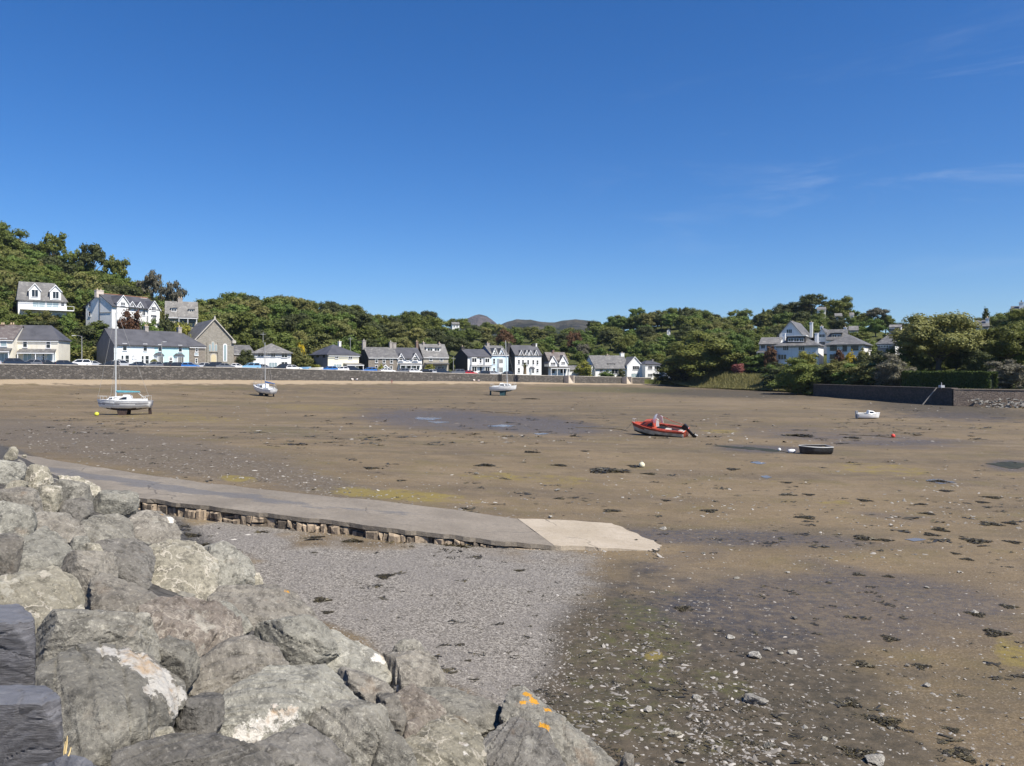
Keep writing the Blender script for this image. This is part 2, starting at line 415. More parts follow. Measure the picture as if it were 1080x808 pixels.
# ------------------------------------------------------------------ rock
def rock_mat(name, c1, c2, c3, fol=1.0, veins=0.0, speck=.35):
    m, nt, b = newmat(name)
    tc = N(nt, 'ShaderNodeTexCoord'); co = tc.outputs['Object']
    oi = N(nt, 'ShaderNodeObjectInfo')
    rnd = oi.outputs['Random']
    mp = N(nt, 'ShaderNodeMapping', {'Vector': co})
    cb = N(nt, 'ShaderNodeCombineXYZ', {0: math_(nt, 'MULTIPLY', rnd, 6.0), 1: math_(nt, 'MULTIPLY', rnd, 17.0), 2: math_(nt, 'MULTIPLY', rnd, 31.0)})
    nt.links.new(cb.outputs[0], mp.inputs['Rotation']); nt.links.new(cb.outputs[0], mp.inputs['Location'])
    P = mp.outputs[0]
    big = noise_(nt, P, 1.3, 5, .6)
    lay = noise_(nt, scaled(nt, P, (1.2, 1.2, 9.0)), 1.6, 7, .65, .4)
    fine = noise_(nt, P, 22, 6, .7)
    mid = noise_(nt, P, 6, 7, .7)
    col = mixc(nt, thr(nt, big, .35, .65), c1, c2)
    col = mixc(nt, math_(nt, 'MULTIPLY', thr(nt, lay, .45, .7), .38*fol), col, c3)
    col = mixc(nt, math_(nt, 'MULTIPLY', thr(nt, mid, .46, .64), .85), col, tuple(x*.45 for x in c1))
    col = mixc(nt, math_(nt, 'MULTIPLY', thr(nt, noise_(nt, P, 3.4, 8, .75), .56, .66), .75), col, tuple(min(1, x*1.5) for x in c2))
    col = mixc(nt, math_(nt, 'MULTIPLY', thr(nt, noise_(nt, scaled(nt, P, (3, 3, 14)), 2.2, 8, .75, .6), .55, .68), .7), col, tuple(x*.36 for x in c1))
    col = mixc(nt, math_(nt, 'MULTIPLY', thr(nt, fine, .52, .70), .6), col, tuple(min(1, x*1.75) for x in c2))
    col = mixc(nt, math_(nt, 'MULTIPLY', thr(nt, fine, .45, .25), .5), col, tuple(x*.45 for x in c1))
    # pale crust lichen in blotches
    cr = math_(nt, 'MULTIPLY', thr(nt, noise_(nt, P, 3.2, 8, .72), .54, .62), thr(nt, noise_(nt, P, .9, 2), .42, .6))
    col = mixc(nt, math_(nt, 'MULTIPLY', cr, speck), col, (.46,.44,.37))
    # rust staining
    col = mixc(nt, math_(nt, 'MULTIPLY', thr(nt, noise_(nt, P, 1.9, 5, .6), .6, .75), .4), col, (.20,.125,.07))
    if veins:
        w = N(nt, 'ShaderNodeTexVoronoi', {'Vector': N(nt, 'ShaderNodeVectorMath', {0: P, 1: N(nt, 'ShaderNodeTexNoise', {'Vector': P, 'Scale': 3.0, 'Detail': 5.0}).outputs['Color']}, operation='ADD').outputs[0], 'Scale': 2.3}, feature='DISTANCE_TO_EDGE')
        vn = math_(nt, 'MULTIPLY', thr(nt, w.outputs['Distance'], .055, .015), thr(nt, noise_(nt, P, 2.2, 5), .42, .55))
        col = mixc(nt, math_(nt, 'MULTIPLY', vn, veins), col, (.56,.51,.42))
    aq = N(nt, 'ShaderNodeAttribute', attribute_name='quartz').outputs['Fac']
    al = N(nt, 'ShaderNodeAttribute', attribute_name='lichen').outputs['Fac']
    nq = noise_(nt, co, 7, 7, .7)
    q = thr(nt, math_(nt, 'ADD', aq, math_(nt, 'MULTIPLY', math_(nt, 'SUBTRACT', nq, .5), 2.6)), .52, .66)
    qc = mixc(nt, thr(nt, noise_(nt, co, 9, 7, .7), .5, .7), (.62,.59,.53), (.33,.28,.22))
    qc = mixc(nt, math_(nt, 'MULTIPLY', thr(nt, noise_(nt, co, 3.1, 5, .6), .55, .7), .6), qc, (.50,.30,.12))
    col = mixc(nt, q, col, qc)
    lf = thr(nt, math_(nt, 'ADD', al, math_(nt, 'MULTIPLY', math_(nt, 'SUBTRACT', noise_(nt, co, 13, 7, .75), .5), 2.4)), .60, .68)
    col = mixc(nt, lf, col, mixc(nt, fine, (.50,.22,.015), (.66,.35,.04)))
    pt_ = N(nt, 'ShaderNodeNewGeometry').outputs['Pointiness']
    col = mixc(nt, math_(nt, 'MULTIPLY', math_(nt, 'MULTIPLY', thr(nt, pt_, .515, .58), thr(nt, mid, .4, .6)), .6), col, tuple(min(1, x*1.6) for x in c2))
    hs = N(nt, 'ShaderNodeHueSaturation', {'Color': col, 'Value': math_(nt, 'ADD', .84, math_(nt, 'MULTIPLY', rnd, .32)), 'Saturation': 1.0})
    nt.links.new(hs.outputs[0], b.inputs['Base Color'])
    b.inputs['Roughness'].default_value = .8
    b.inputs['Specular IOR Level'].default_value = .3
    h = math_(nt, 'ADD', math_(nt, 'MULTIPLY', lay, .55*fol), math_(nt, 'ADD', math_(nt, 'MULTIPLY', mid, 1.0), math_(nt, 'MULTIPLY', fine, .34)))
    bump(nt, b, h, 1.0, .075)
    return m
RM = {
 'grey':  rock_mat('grey_schist', (.20,.188,.158), (.27,.255,.212), (.145,.134,.112), .9),
 'green': rock_mat('green_grey_schist', (.245,.235,.198), (.325,.312,.262), (.18,.17,.142), .7),
 'brown': rock_mat('brown_schist', (.185,.168,.14), (.25,.23,.192), (.14,.122,.10), 1.0, speck=.3),
 'cream': rock_mat('cream_veined_schist', (.245,.225,.172), (.32,.295,.228), (.185,.165,.125), .9, .7, .6),
 'rust':  rock_mat('rust_stained_schist', (.19,.16,.13), (.25,.22,.182), (.145,.11,.09), 1.0, .35, .5),
 'dark':  rock_mat('dark_schist', (.14,.13,.113), (.20,.188,.165), (.095,.087,.075), 1.0, speck=.25),
 'pale': rock_mat('pale_stone_face', (.28,.262,.228), (.37,.352,.31), (.21,.195,.165), .6),
 'slate': rock_mat('blue_slate', (.13,.126,.128), (.20,.198,.205), (.075,.07,.065), .8, speck=.15),
}

def finish_rock(hull_pts, origin, voxel, size, name, mat, marks=(), seed=0, rough=1.0, smooth=True, parent=None, cuts=()):
    bm = bmesh.new()
    for p in hull_pts: bm.verts.new(Vector(p)-origin)
    def hull():
        r = bmesh.ops.convex_hull(bm, input=bm.verts)
        bmesh.ops.delete(bm, geom=list({e for e in r['geom_interior'] + r['geom_unused'] if isinstance(e, bmesh.types.BMVert)}), context='VERTS')
    hull()
    for nrm, frac in cuts:                      # fracture planes
        hmax = max(v.co.dot(nrm) for v in bm.verts)
        bmesh.ops.bisect_plane(bm, geom=bm.verts[:]+bm.edges[:]+bm.faces[:], plane_co=nrm*hmax*frac, plane_no=nrm, clear_outer=True)
        hull()
    me = bpy.data.meshes.new('hull'); bm.to_mesh(me); bm.free()
    tmp = bpy.data.objects.new('tmp', me); COL.objects.link(tmp)
    md = tmp.modifiers.new('r', 'REMESH'); md.mode = 'VOXEL'; md.voxel_size = voxel
    dg = bpy.context.evaluated_depsgraph_get(); dg.update()
    m2 = bpy.data.meshes.new_from_object(tmp.evaluated_get(dg))
    bpy.data.objects.remove(tmp); bpy.data.meshes.remove(me)
    n = len(m2.vertices)
    co = np.empty(n*3, dtype=np.float32); m2.vertices.foreach_get('co', co); co = co.reshape(-1, 3)
    nr = np.empty(n*3, dtype=np.float32); m2.vertices.foreach_get('normal', nr); nr = nr.reshape(-1, 3)
    R = Matrix.Rotation(seed*1.7, 3, 'X') @ Matrix.Rotation(seed*.9, 3, 'Z')
    off = Vector((seed*3.1, seed*1.3, seed*7.7))
    d = np.empty(n)
    for i in range(n):
        p = R @ Vector(co[i])
        q = Vector((p.x, p.y, p.z*4.5))/size
        big = mnoise.noise(p*(1.7/size) + off)
        lay = mnoise.fractal(q*1.6 + off, .9, 2.1, 3)
        fin = mnoise.fractal(p*(6.0/size) + off, .9, 2.1, 3)
        crk = 1-abs(mnoise.noise(q*1.1+off*2))*2
        sv = q.z*1.15 + mnoise.noise(q*.9+off)*.7 + seed*.37
        saw = sv - math.floor(sv)
        sv2 = q.z*3.1 + q.x*.6 + mnoise.noise(q*1.3-off)*.8
        saw2 = sv2 - math.floor(sv2)
        saw -= max(0, (saw-.8)/.2)**2*1.0; saw2 -= max(0, (saw2-.75)/.25)**2*1.0
        d[i] = big*.010 + lay*.008 + fin*.011 + (saw-.5)*.024 + (saw2-.5)*.011 - max(0, crk-.9)*.28
    co2 = co + nr * (d[:,None]*size*rough)
    m2.vertices.foreach_set('co', co2.astype(np.float32).ravel())
    for nm in ('quartz', 'lichen'):
        v = np.zeros(n, dtype=np.float32)
        for (kind, P, rad) in marks:
            if kind == nm: v = np.maximum(v, np.clip(1.25 - np.linalg.norm(co2 + np.array(origin) - np.array(P), axis=1)/rad*.8, 0, 1))
        at_ = m2.attributes.new(nm, 'FLOAT', 'POINT'); at_.data.foreach_set('value', v.astype(np.float32))
    m2.polygons.foreach_set('use_smooth', [smooth]*len(m2.polygons))
    m2.update(); m2.set_sharp_from_angle(angle=math.radians(24))
    m2.materials.clear(); m2.materials.append(mat)
    m2.update()
    o = link(name, m2, parent)
    o.location = origin
    return o

NB = Vector((.7*.42, .67*.42, 1)).normalized()
rock_count = 0
def boulder(poly, mat, label, marks=(), ridge=(), lift=.0, thick=1.0, name='boulder', tilt=.8, rough=1.0, group='boulders of the rock bank'):
    global rock_count
    rock_count += 1
    rr = random.Random(rock_count*13+5)
    cx = sum(p[0] for p in poly)/len(poly); cy = sum(p[1] for p in poly)/len(poly)
    C = hit(cx, cy, bank)
    C = C + NB*lift
    cam = Vector((0, 0, CZ)); tc = (cam-C).normalized()
    n = (tc*.6 + NB*tilt).normalized()
    def onplane(p, off=0.0):
        d = Vector(((p[0]-CX)/F, 1, -(p[1]-HY)/F))
        k = ((C + n*off) - cam).dot(n)/d.dot(n)
        return cam + d*k
    gr_ = 1.09 if ridge else 1.07
    poly = [(cx+(p[0]-cx)*gr_, cy+(p[1]-cy)*gr_) for p in poly]
    ring = [onplane(p) for p in poly]
    area = abs(sum((ring[i]-C).cross(ring[(i+1) % len(ring)]-C).dot(n) for i in range(len(ring))))/2
    size = math.sqrt(area)
    pts = list(ring)
    if ridge:
        for (px, py, hh) in ridge: pts.append(onplane((px, py)) + tc*hh*size)
    else:
        up = n*size*rr.uniform(.30, .42)
        pts += [C + (v-C)*.86 + up for v in ring]
    pts += [C + (v-C)*.93 - n*size*.30*thick for v in ring]
    pts += [C + (v-C)*.6 - n*size*.62*thick for v in ring]
    dist = (C-cam).length
    mk = []
    for (kind, px, py, r) in marks:
        P = onplane((px, py)); P = P + (cam-P).normalized()*size*.08
        mk.append((kind, P, r*dist/F))
    vox = max(.014, dist*.0024, size/58)
    cuts = []
    flat_tc = Vector((tc.x, tc.y, .1)).normalized(); side = flat_tc.cross(Vector((0,0,1)))
    sg = rr.choice((-1, 1))
    if not ridge:
        top = (Vector((0,0,1)) + NB*.35 + Vector((rr.gauss(0,1), rr.gauss(0,1), 0))*.22).normalized()
        cuts = [((flat_tc*.8 + side*sg*rr.uniform(.15,.5) + Vector((0,0,rr.uniform(.0,.3)))).normalized(), rr.uniform(.52, .70)),
                (top, rr.uniform(.62, .78)),
                ((flat_tc*.6 - side*sg*rr.uniform(.6,1.1) + Vector((0,0,rr.uniform(.1,.5)))).normalized(), rr.uniform(.62, .80)),
                ((flat_tc*.4 + side*sg*rr.uniform(.8,1.3) + Vector((0,0,rr.uniform(.3,.8)))).normalized(), rr.uniform(.70, .86)),
                ((tc + Vector((rr.gauss(0,1), rr.gauss(0,1), rr.gauss(0,1)))*.35).normalized(), rr.uniform(.66, .8))]
    o = finish_rock(pts, C, vox, size, name, RM[mat], mk, rock_count, rough, cuts=cuts)
    tag(o, label, 'boulder', group)
    return o

B = boulder
Q, L = 'quartz', 'lichen'
# far top of the bank, by the slipway
B([(3,481),(8,475),(14,475),(19,480),(19,485),(3,486)], 'cream', 'small pale boulder alone on the far edge of the slipway top', lift=.5, group=None)
B([(19,483),(23,480),(28,482),(29,485),(19,486)], 'cream', 'tiny pale rock beside the small boulder on the slipway edge', lift=.5, group=None)
B([(-12,490),(0,489),(13,488),(27,495),(25,505),(10,508),(-6,507)], 'green', 'lichen speckled boulder at the far left top of the rock bank', )
B([(24,497),(36,491),(50,499),(57,509),(47,517),(32,513)], 'cream', 'pale speckled boulder on the far bank just left of the perched slab')
B([(4,514),(15,508),(29,513),(23,521),(8,522)], 'cream', 'small cream stone wedged between far boulders at the left edge')
B([(52,510),(70,508),(88,515),(99,528),(95,536),(76,531),(61,525)], 'grey', 'ribbed grey boulder directly below the perched slab')
B([(98,526),(108,520),(135,521),(146,532),(143,540),(120,543),(100,540)], 'green', 'light grey boulder touching the stone end of the slipway wall')
B([(62,501),(83,502),(105,513),(107,519),(98,523),(79,515),(63,507)], 'cream', 'flat cream slab perched on top of the far bank', ridge=[(66,502,.06),(84,504,.06),(103,514,.08),(97,516,.12)], lift=.28, thick=.5)
B([(34,521),(48,515),(63,520),(66,530),(58,541),(46,542),(36,531)], 'cream', 'pale angular lichen spotted boulder with dark shadow at its foot', lift=.12)
B([(62,532),(72,527),(95,536),(99,544),(83,551),(63,543)], 'dark', 'dark brown angular boulder right of the pale spotted one')
B([(-14,523),(0,521),(20,518),(38,524),(48,541),(33,545),(15,538),(-12,535)], 'brown', 'brown smooth boulder at the left edge above the lichen mottled one')
B([(-14,541),(0,539),(14,535),(30,542),(38,556),(33,565),(14,573),(-14,572)], 'green', 'big pale lichen mottled boulder at the left edge', marks=[(L,10,545,3)])
B([(32,545),(45,540),(70,541),(86,551),(91,568),(80,574),(62,567),(42,560)], 'brown', 'brown topped boulder behind the flat grey green block', ridge=[(46,542,.08),(70,544,.1),(80,556,.1),(50,551,.14)])
B([(82,552),(100,544),(125,542),(138,551),(141,566),(125,573),(100,575),(89,566)], 'grey', 'large smooth grey slab sloping above the dark fronted block', ridge=[(96,548,.06),(126,545,.07),(128,566,.16),(102,569,.13)])
B([(134,548),(150,539),(168,539),(182,547),(191,562),(186,573),(165,577),(145,572),(137,560)], 'brown', 'rounded brown boulder with cream edge under the slipway wall', marks=[(Q,180,547,5),(L,172,541,3)], ridge=[(150,543,.08),(172,546,.1),(168,563,.18),(146,561,.14)])
B([(75,570),(88,565),(97,578),(88,591),(76,585)], 'green', 'pale wedge of rock between the grey green block and smooth slab')
B([(90,573),(100,575),(118,596),(111,598),(95,589)], 'cream', 'thin pale sliver of rock with yellow lichen left of dark fronted block', marks=[(L,110,588,3)])
B([(95,574),(118,569),(140,568),(159,579),(162,590),(157,619),(148,622),(120,604),(106,592)], 'dark', 'dark fronted block with silvery top and deep crack under it', ridge=[(112,571,.02),(140,570,.02),(158,581,.05),(148,592,.2),(112,586,.14),(150,618,.1)], lift=.1)
B([(19,571),(48,556),(66,568),(77,582),(63,597),(55,603),(22,607),(20,590)], 'green', 'pale grey green block with flat sunlit top and dark front', ridge=[(24,569,.02),(48,558,.02),(73,581,.08),(58,594,.22),(27,585,.2)], lift=.12)
B([(-14,569),(0,568),(12,566),(22,580),(19,600),(14,609),(-14,611)], 'brown', 'brown shaded boulder at the left edge beside the grey green block')
B([(66,597),(72,587),(100,584),(118,597),(123,611),(104,614),(97,640),(84,640),(78,615)], 'brown', 'brown slanting boulder in front of the dark fronted block')
B([(157,578),(178,571),(205,572),(229,592),(227,625),(215,635),(180,633),(157,622)], 'cream', 'large cream boulder webbed with pale veins beside the gravel', ridge=[(172,577,.1),(205,578,.1),(218,600,.16),(180,618,.2)], rough=.8)
B([(205,575),(215,570),(240,585),(268,605),(266,617),(245,621),(226,627),(222,600)], 'green', 'grey green boulder bordering the gravel right of the veined one', marks=[(L,258,598,5)])
B([(264,608),(272,605),(278,617),(266,620)], 'cream', 'small pale stone on the gravel edge under the grey green boulder')
B([(-14,612),(0,612),(54,598),(80,611),(87,630),(85,648),(58,654),(30,668),(-14,664)], 'cream', 'broad cream slab with layered ripples at the left edge', ridge=[(4,615,.1),(54,602,.08),(78,622,.12),(30,655,.16)])
B([(97,612),(110,605),(150,620),(171,632),(168,648),(136,652),(112,665),(103,660),(99,640)], 'brown', 'boxy brown boulder with pale top edge beside the dark hollow', ridge=[(102,613,.06),(112,608,.05),(160,632,.12),(138,636,.2),(108,626,.16),(112,658,.14)])
B([(76,646),(86,638),(90,650),(86,660),(78,660)], 'cream', 'small pale chip of stone standing in the dark hollow')
B([(224,632),(235,620),(290,617),(312,627),(336,654),(347,668),(335,675),(318,674),(270,669),(245,650)], 'brown', 'long brown smooth boulder at the gravel edge by the dark weed', ridge=[(240,626,.06),(290,622,.08),(326,655,.12),(262,650,.2)], marks=[(L,303,622,4),(Q,332,657,4)], rough=.7)
B([(150,640),(172,630),(192,631),(225,635),(250,651),(254,668),(236,681),(210,691),(185,691),(165,677),(150,660)], 'rust', 'large reddish brown boulder with cream lichen tracery', ridge=[(170,638,.08),(222,642,.12),(230,668,.18),(190,680,.2),(175,655,.22)])
B([(222,640),(240,639),(267,661),(256,671),(238,656)], 'green', 'narrow pale green boulder behind the reddish one')
B([(36,664),(60,654),(100,659),(150,667),(171,690),(160,701),(110,692),(60,701),(36,701)], 'grey', 'grey green boulder behind the big white quartz boulder')
B([(150,690),(176,676),(200,688),(212,706),(200,722),(176,712),(160,704)], 'grey', 'mottled grey boulder right behind the white quartz crest')
B([(265,662),(276,654),(300,655),(325,671),(346,674),(356,690),(330,701),(300,706),(290,690)], 'green', 'pale green grey boulder behind the brown wedge')
B([(185,721),(205,700),(240,675),(262,671),(290,684),(304,705),(270,709),(245,719),(228,734),(210,733)], 'brown', 'brown wedge boulder with warm tan face and sharp crest', ridge=[(240,678,.2),(258,674,.2),(294,692,.08),(248,714,.18),(194,718,.05)], marks=[(L,262,676,3)])
B([(330,681),(352,665),(380,679),(409,695),(413,713),(400,726),(375,713),(350,706)], 'green', 'pale grey boulder with whitish crest at the gravel edge', marks=[(Q,400,694,9)], ridge=[(352,670,.1),(378,684,.1),(404,700,.08),(372,704,.2)])
B([(36,712),(60,697),(85,683),(115,681),(150,691),(188,721),(191,738),(183,753),(160,773),(150,786),(125,812),(60,815),(50,740)], 'grey', 'biggest grey boulder with a crest of white quartz', ridge=[(86,692,.12),(118,688,.1),(150,698,.14),(184,730,.1),(150,750,.3),(110,740,.36),(100,800,.2)],
  marks=[(Q,116,685,12),(Q,130,692,16),(Q,146,702,19),(Q,160,716,20),(Q,176,728,19),(Q,160,734,16),(Q,186,742,11)], rough=.9)
B([(184,766),(190,745),(215,731),(232,735),(236,760),(225,775),(205,774)], 'dark', 'dark grey boulder between white quartz boulder and the streaked one')
B([(205,770),(225,741),(255,721),(285,704),(340,703),(354,717),(372,738),(369,751),(340,756),(315,766),(275,786),(255,785),(235,777),(215,775)], 'green', 'large rounded grey green boulder with white quartz along its foot', ridge=[(262,726,.16),(330,712,.16),(355,738,.12),(300,745,.28),(240,765,.16)],
  marks=[(Q,255,776,11),(Q,270,770,13),(Q,288,762,13),(Q,305,755,12),(Q,268,780,10)], rough=.8)
B([(350,711),(372,705),(395,721),(416,745),(426,770),(418,786),(400,767),(375,746),(355,723)], 'brown', 'brown ridged boulder right of the rounded grey green one')
B([(156,779),(168,768),(181,771),(185,778),(170,786)], 'cream', 'small pinkish stone wedged below the white quartz', )
B([(128,790),(180,775),(225,773),(262,784),(281,795),(287,815),(120,816)], 'dark', 'dark rough boulder cut by the lower frame edge', ridge=[(150,786,.1),(224,780,.1),(262,796,.1),(200,800,.22)])
B([(272,784),(320,764),(346,778),(366,798),(370,815),(284,816)], 'dark', 'dark boulder with a cracked face under the grey green one', ridge=[(320,770,.1),(345,786,.1),(300,800,.2)])
B([(318,763),(345,753),(372,751),(400,767),(421,790),(432,815),(368,816),(346,776)], 'grey', 'grey rough boulder left of the cream veined front boulder')
B([(408,690),(420,680),(438,684),(453,697),(446,706),(421,701)], 'grey', 'small rounded boulder capped with orange lichen by the gravel', marks=[(L,428,684,6),(L,440,690,6)], lift=.15)
B([(398,692),(412,694),(430,702),(450,697),(469,721),(471,731),(441,743),(425,741),(405,716)], 'brown', 'brown boulder with a white streak under the lichen capped one', marks=[(Q,427,722,8),(Q,436,727,5),(L,436,729,2)])
B([(398,727),(412,731),(428,765),(426,783),(418,788),(402,766)], 'brown', 'narrow brown boulder left of the layered block')
B([(428,762),(440,759),(450,770),(433,781),(425,779)], 'rust', 'small reddish stone below the layered block')
B([(443,724),(475,726),(500,732),(528,745),(529,751),(523,766),(500,773),(490,758),(470,756),(455,741)], 'grey', 'grey block with pale flat top next to the front gap', ridge=[(455,728,.05),(500,735,.06),(525,747,.06),(500,752,.16),(465,742,.14)])
B([(414,735),(435,721),(462,740),(471,752),(456,768),(435,763),(424,759)], 'rust', 'layered brown block with a flaking front face', ridge=[(420,735,.06),(436,724,.06),(464,744,.1),(440,748,.18)])
B([(531,756),(540,729),(555,726),(572,739),(600,761),(625,784),(652,806),(655,818),(594,818),(575,773),(555,761)], 'grey', 'long boulder with orange lichen at the right end of the bank', marks=[(L,556,731,6),(L,564,740,7),(L,551,742,4),(L,577,748,5),(L,573,769,6)], ridge=[(545,735,.1),(560,735,.12),(592,764,.16),(622,792,.14),(565,756,.16)], lift=.42)
B([(506,784),(530,764),(545,756),(557,761),(576,770),(592,800),(597,818),(513,818)], 'dark', 'slate grey boulder in front of the lichen spotted end boulder', ridge=[(530,770,.1),(552,764,.12),(574,784,.14),(535,790,.2)])
B([(393,764),(410,774),(430,799),(444,818),(392,818)], 'grey', 'mottled grey boulder at the lower frame edge left of the cream one')
B([(418,789),(455,761),(475,754),(489,758),(506,775),(512,800),(508,818),(428,818)], 'cream', 'cream boulder with white cracked veins at the bottom of the bank', ridge=[(456,768,.1),(484,763,.1),(503,790,.12),(460,795,.22)], marks=[(Q,486,776,4),(Q,488,786,4),(Q,490,797,4)])
B([(652,806),(658,799),(668,803),(672,816),(654,816)], 'brown', 'small brown stone at the very end of the rock bank', lift=.25)
# rubble choking the gaps below the boulders: many small stones nobody could count
def rubble():
    vs, fs = [], []
    r = random.Random(5)
    for i in range(420):
        s = r.uniform(.3, 7.3)
        t = r.uniform(-3, 36)
        X = (.7*s - .67*t)/.939; Y = (.67*s + .7*t)/.939
        if Y < 3: continue
        z = float(bank(X, Y)) - .45
        rad = r.uniform(.10, .32)
        b = len(vs)
        ico = [(0,0,1),(.9,0,.35),(.28,.85,.4),(-.72,.52,.45),(-.72,-.52,.35),(.28,-.85,.4),(.72,.52,-.45),(-.28,.85,-.4),(-.9,0,-.45),(-.28,-.85,-.4),(.72,-.52,-.4),(0,0,-1)]
        F_ = [(0,1,2),(0,2,3),(0,3,4),(0,4,5),(0,5,1),(1,6,2),(2,7,3),(3,8,4),(4,9,5),(5,10,1),(6,7,2),(7,8,3),(8,9,4),(9,10,5),(10,6,1),(11,7,6),(11,8,7),(11,9,8),(11,10,9),(11,6,10)]
        a = r.uniform(0, 6)
        for p in ico:
            q = Vector(p)*rad*r.uniform(.7, 1.25); q.z *= .7
            q.rotate(Matrix.Rotation(a, 3, 'Z'))
            vs.append((X+q.x, Y+q.y, z+q.z))
        fs += [tuple(b+i for i in f) for f in F_]
    o = link('rubble', np_mesh('rubble', vs, fs, RM['grey']))
    tag(o, 'small angular rubble filling the gaps under the boulders', 'rubble', kind='stuff')
rubble()

# ------------------------------------------------------------------ slate coping of the parapet beside the camera
def layered_slate():
    m, nt, b = newmat('layered_slate')
    co = N(nt, 'ShaderNodeTexCoord').outputs['Object']
    l1 = noise_(nt, scaled(nt, co, (3.5, 3.5, 19), (.06, .11, 0)), 2.2, 9, .75, 1.1); l2 = noise_(nt, scaled(nt, co, (9, 9, 46), (-.05, .14, 0)), 2.0, 7, .75, .8); f = noise_(nt, co, 60, 6, .7); g = noise_(nt, co, 9, 6, .7)
    c = mixc(nt, thr(nt, l1, .38, .62), (.085,.082,.085), (.165,.162,.17))
    c = mixc(nt, math_(nt, 'MULTIPLY', thr(nt, l2, .56, .66), .8), c, (.035,.033,.033))
    c = mixc(nt, math_(nt, 'MULTIPLY', thr(nt, g, .55, .7), .5), c, (.21,.20,.195))
    c = mixc(nt, math_(nt, 'MULTIPLY', thr(nt, f, .56, .7), .4), c, (.27,.265,.27))
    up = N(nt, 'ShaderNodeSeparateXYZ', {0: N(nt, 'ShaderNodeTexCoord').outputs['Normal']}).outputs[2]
    c = mixc(nt, math_(nt, 'MULTIPLY', thr(nt, up, .6, .9), .6), c, mixc(nt, g, (.135,.137,.148), (.205,.208,.22)))  # upward faces coloured lighter and bluer, as lit tops
    nt.links.new(c, b.inputs['Base Color']); b.inputs['Roughness'].default_value = .6
    bump(nt, b, math_(nt, 'ADD', math_(nt, 'MULTIPLY', l1, 1.2), math_(nt, 'ADD', math_(nt, 'MULTIPLY', l2, .8), math_(nt, 'MULTIPLY', f, .15))), .9, .012)
    return m
LSL = layered_slate()
def slate_block(poly, Y, depth, height, label, seed):
    """poly: the visible front outline in the photo; the block runs on to the left out of the frame"""
    pts = []
    for (px, py, dy) in poly: pts.append(at(px, py, Y+dy))
    C = sum(pts, Vector())/len(pts)
    o = finish_rock(pts, C, .006, .30, 'coping_stone', LSL, (), seed, .55, True, cuts=[(Vector((.8,-.3,.55)).normalized(), .80), (Vector((.55,-.8,-.2)).normalized(), .86), (Vector((.1,.1,1)).normalized(), .93)])
    tag(o, label, 'coping stone', 'slate coping stones beside the camera')
    return o
slate_block([(-90,640,.25),(20,636,.30),(36,650,.12),(37,655,0),(-90,662,0),(37,742,0),(-90,750,0),(36,712,.25),(-90,715,.3)], 2.5, .3, .17, 'dark blue slate coping stone at the left edge, uppermost of three', 91)
slate_block([(-90,722,.2),(50,722,.2),(63,732,.06),(65,742,0),(-90,745,0),(67,830,0),(-90,830,0),(67,820,.2)], 2.0, .3, .17, 'dark banded slate coping stone below the uppermost one', 92)
slate_block([(20,822,.12),(42,806,.10),(72,795,.08),(98,799,.06),(107,812,0),(108,850,0),(20,860,0),(30,850,.2)], 1.62, .3, .15, 'bluish slate coping stone peeking in at the bottom frame edge', 93)
wallm = stone_mat('slate_parapet', [(.06,.06,.07),(.1,.1,.115),(.14,.14,.15)], 5.0, (.06,.055,.05), .02, 3.5)
mb = MB()
mb.prism([at(-90,722,2.52), at(30,716,2.54), at(30,716,2.72), at(-90,720,2.8)], (0,0,-1.0))
mb.prism([at(-90,832,2.02), at(60,832,2.02), at(60,828,2.18), at(-90,828,2.2)], (0,0,-1.0))
mb.prism([at(10,866,1.63), at(104,860,1.63), at(104,850,1.74), at(10,856,1.76)], (0,0,-1.0))
tag(mb.build('parapet_wall', wallm), 'slate parapet wall carrying the dark coping stones at the left edge', 'wall')
mb = MB()
for (px, py, qx, qy) in ((69,795,71,776),(66,800,69,782),(71,800,75,788)):
    mb.tube([at(px,py,2.1), at((px+qx)/2+.5,(py+qy)/2,2.11), at(qx,qy,2.12)], [.0022,.0018,.0008], 5)
tag(mb.build('dry_grass', smat('straw', (.55,.42,.2), .8)), 'tuft of dry straw coloured grass beside the slate coping', 'grass tuft')

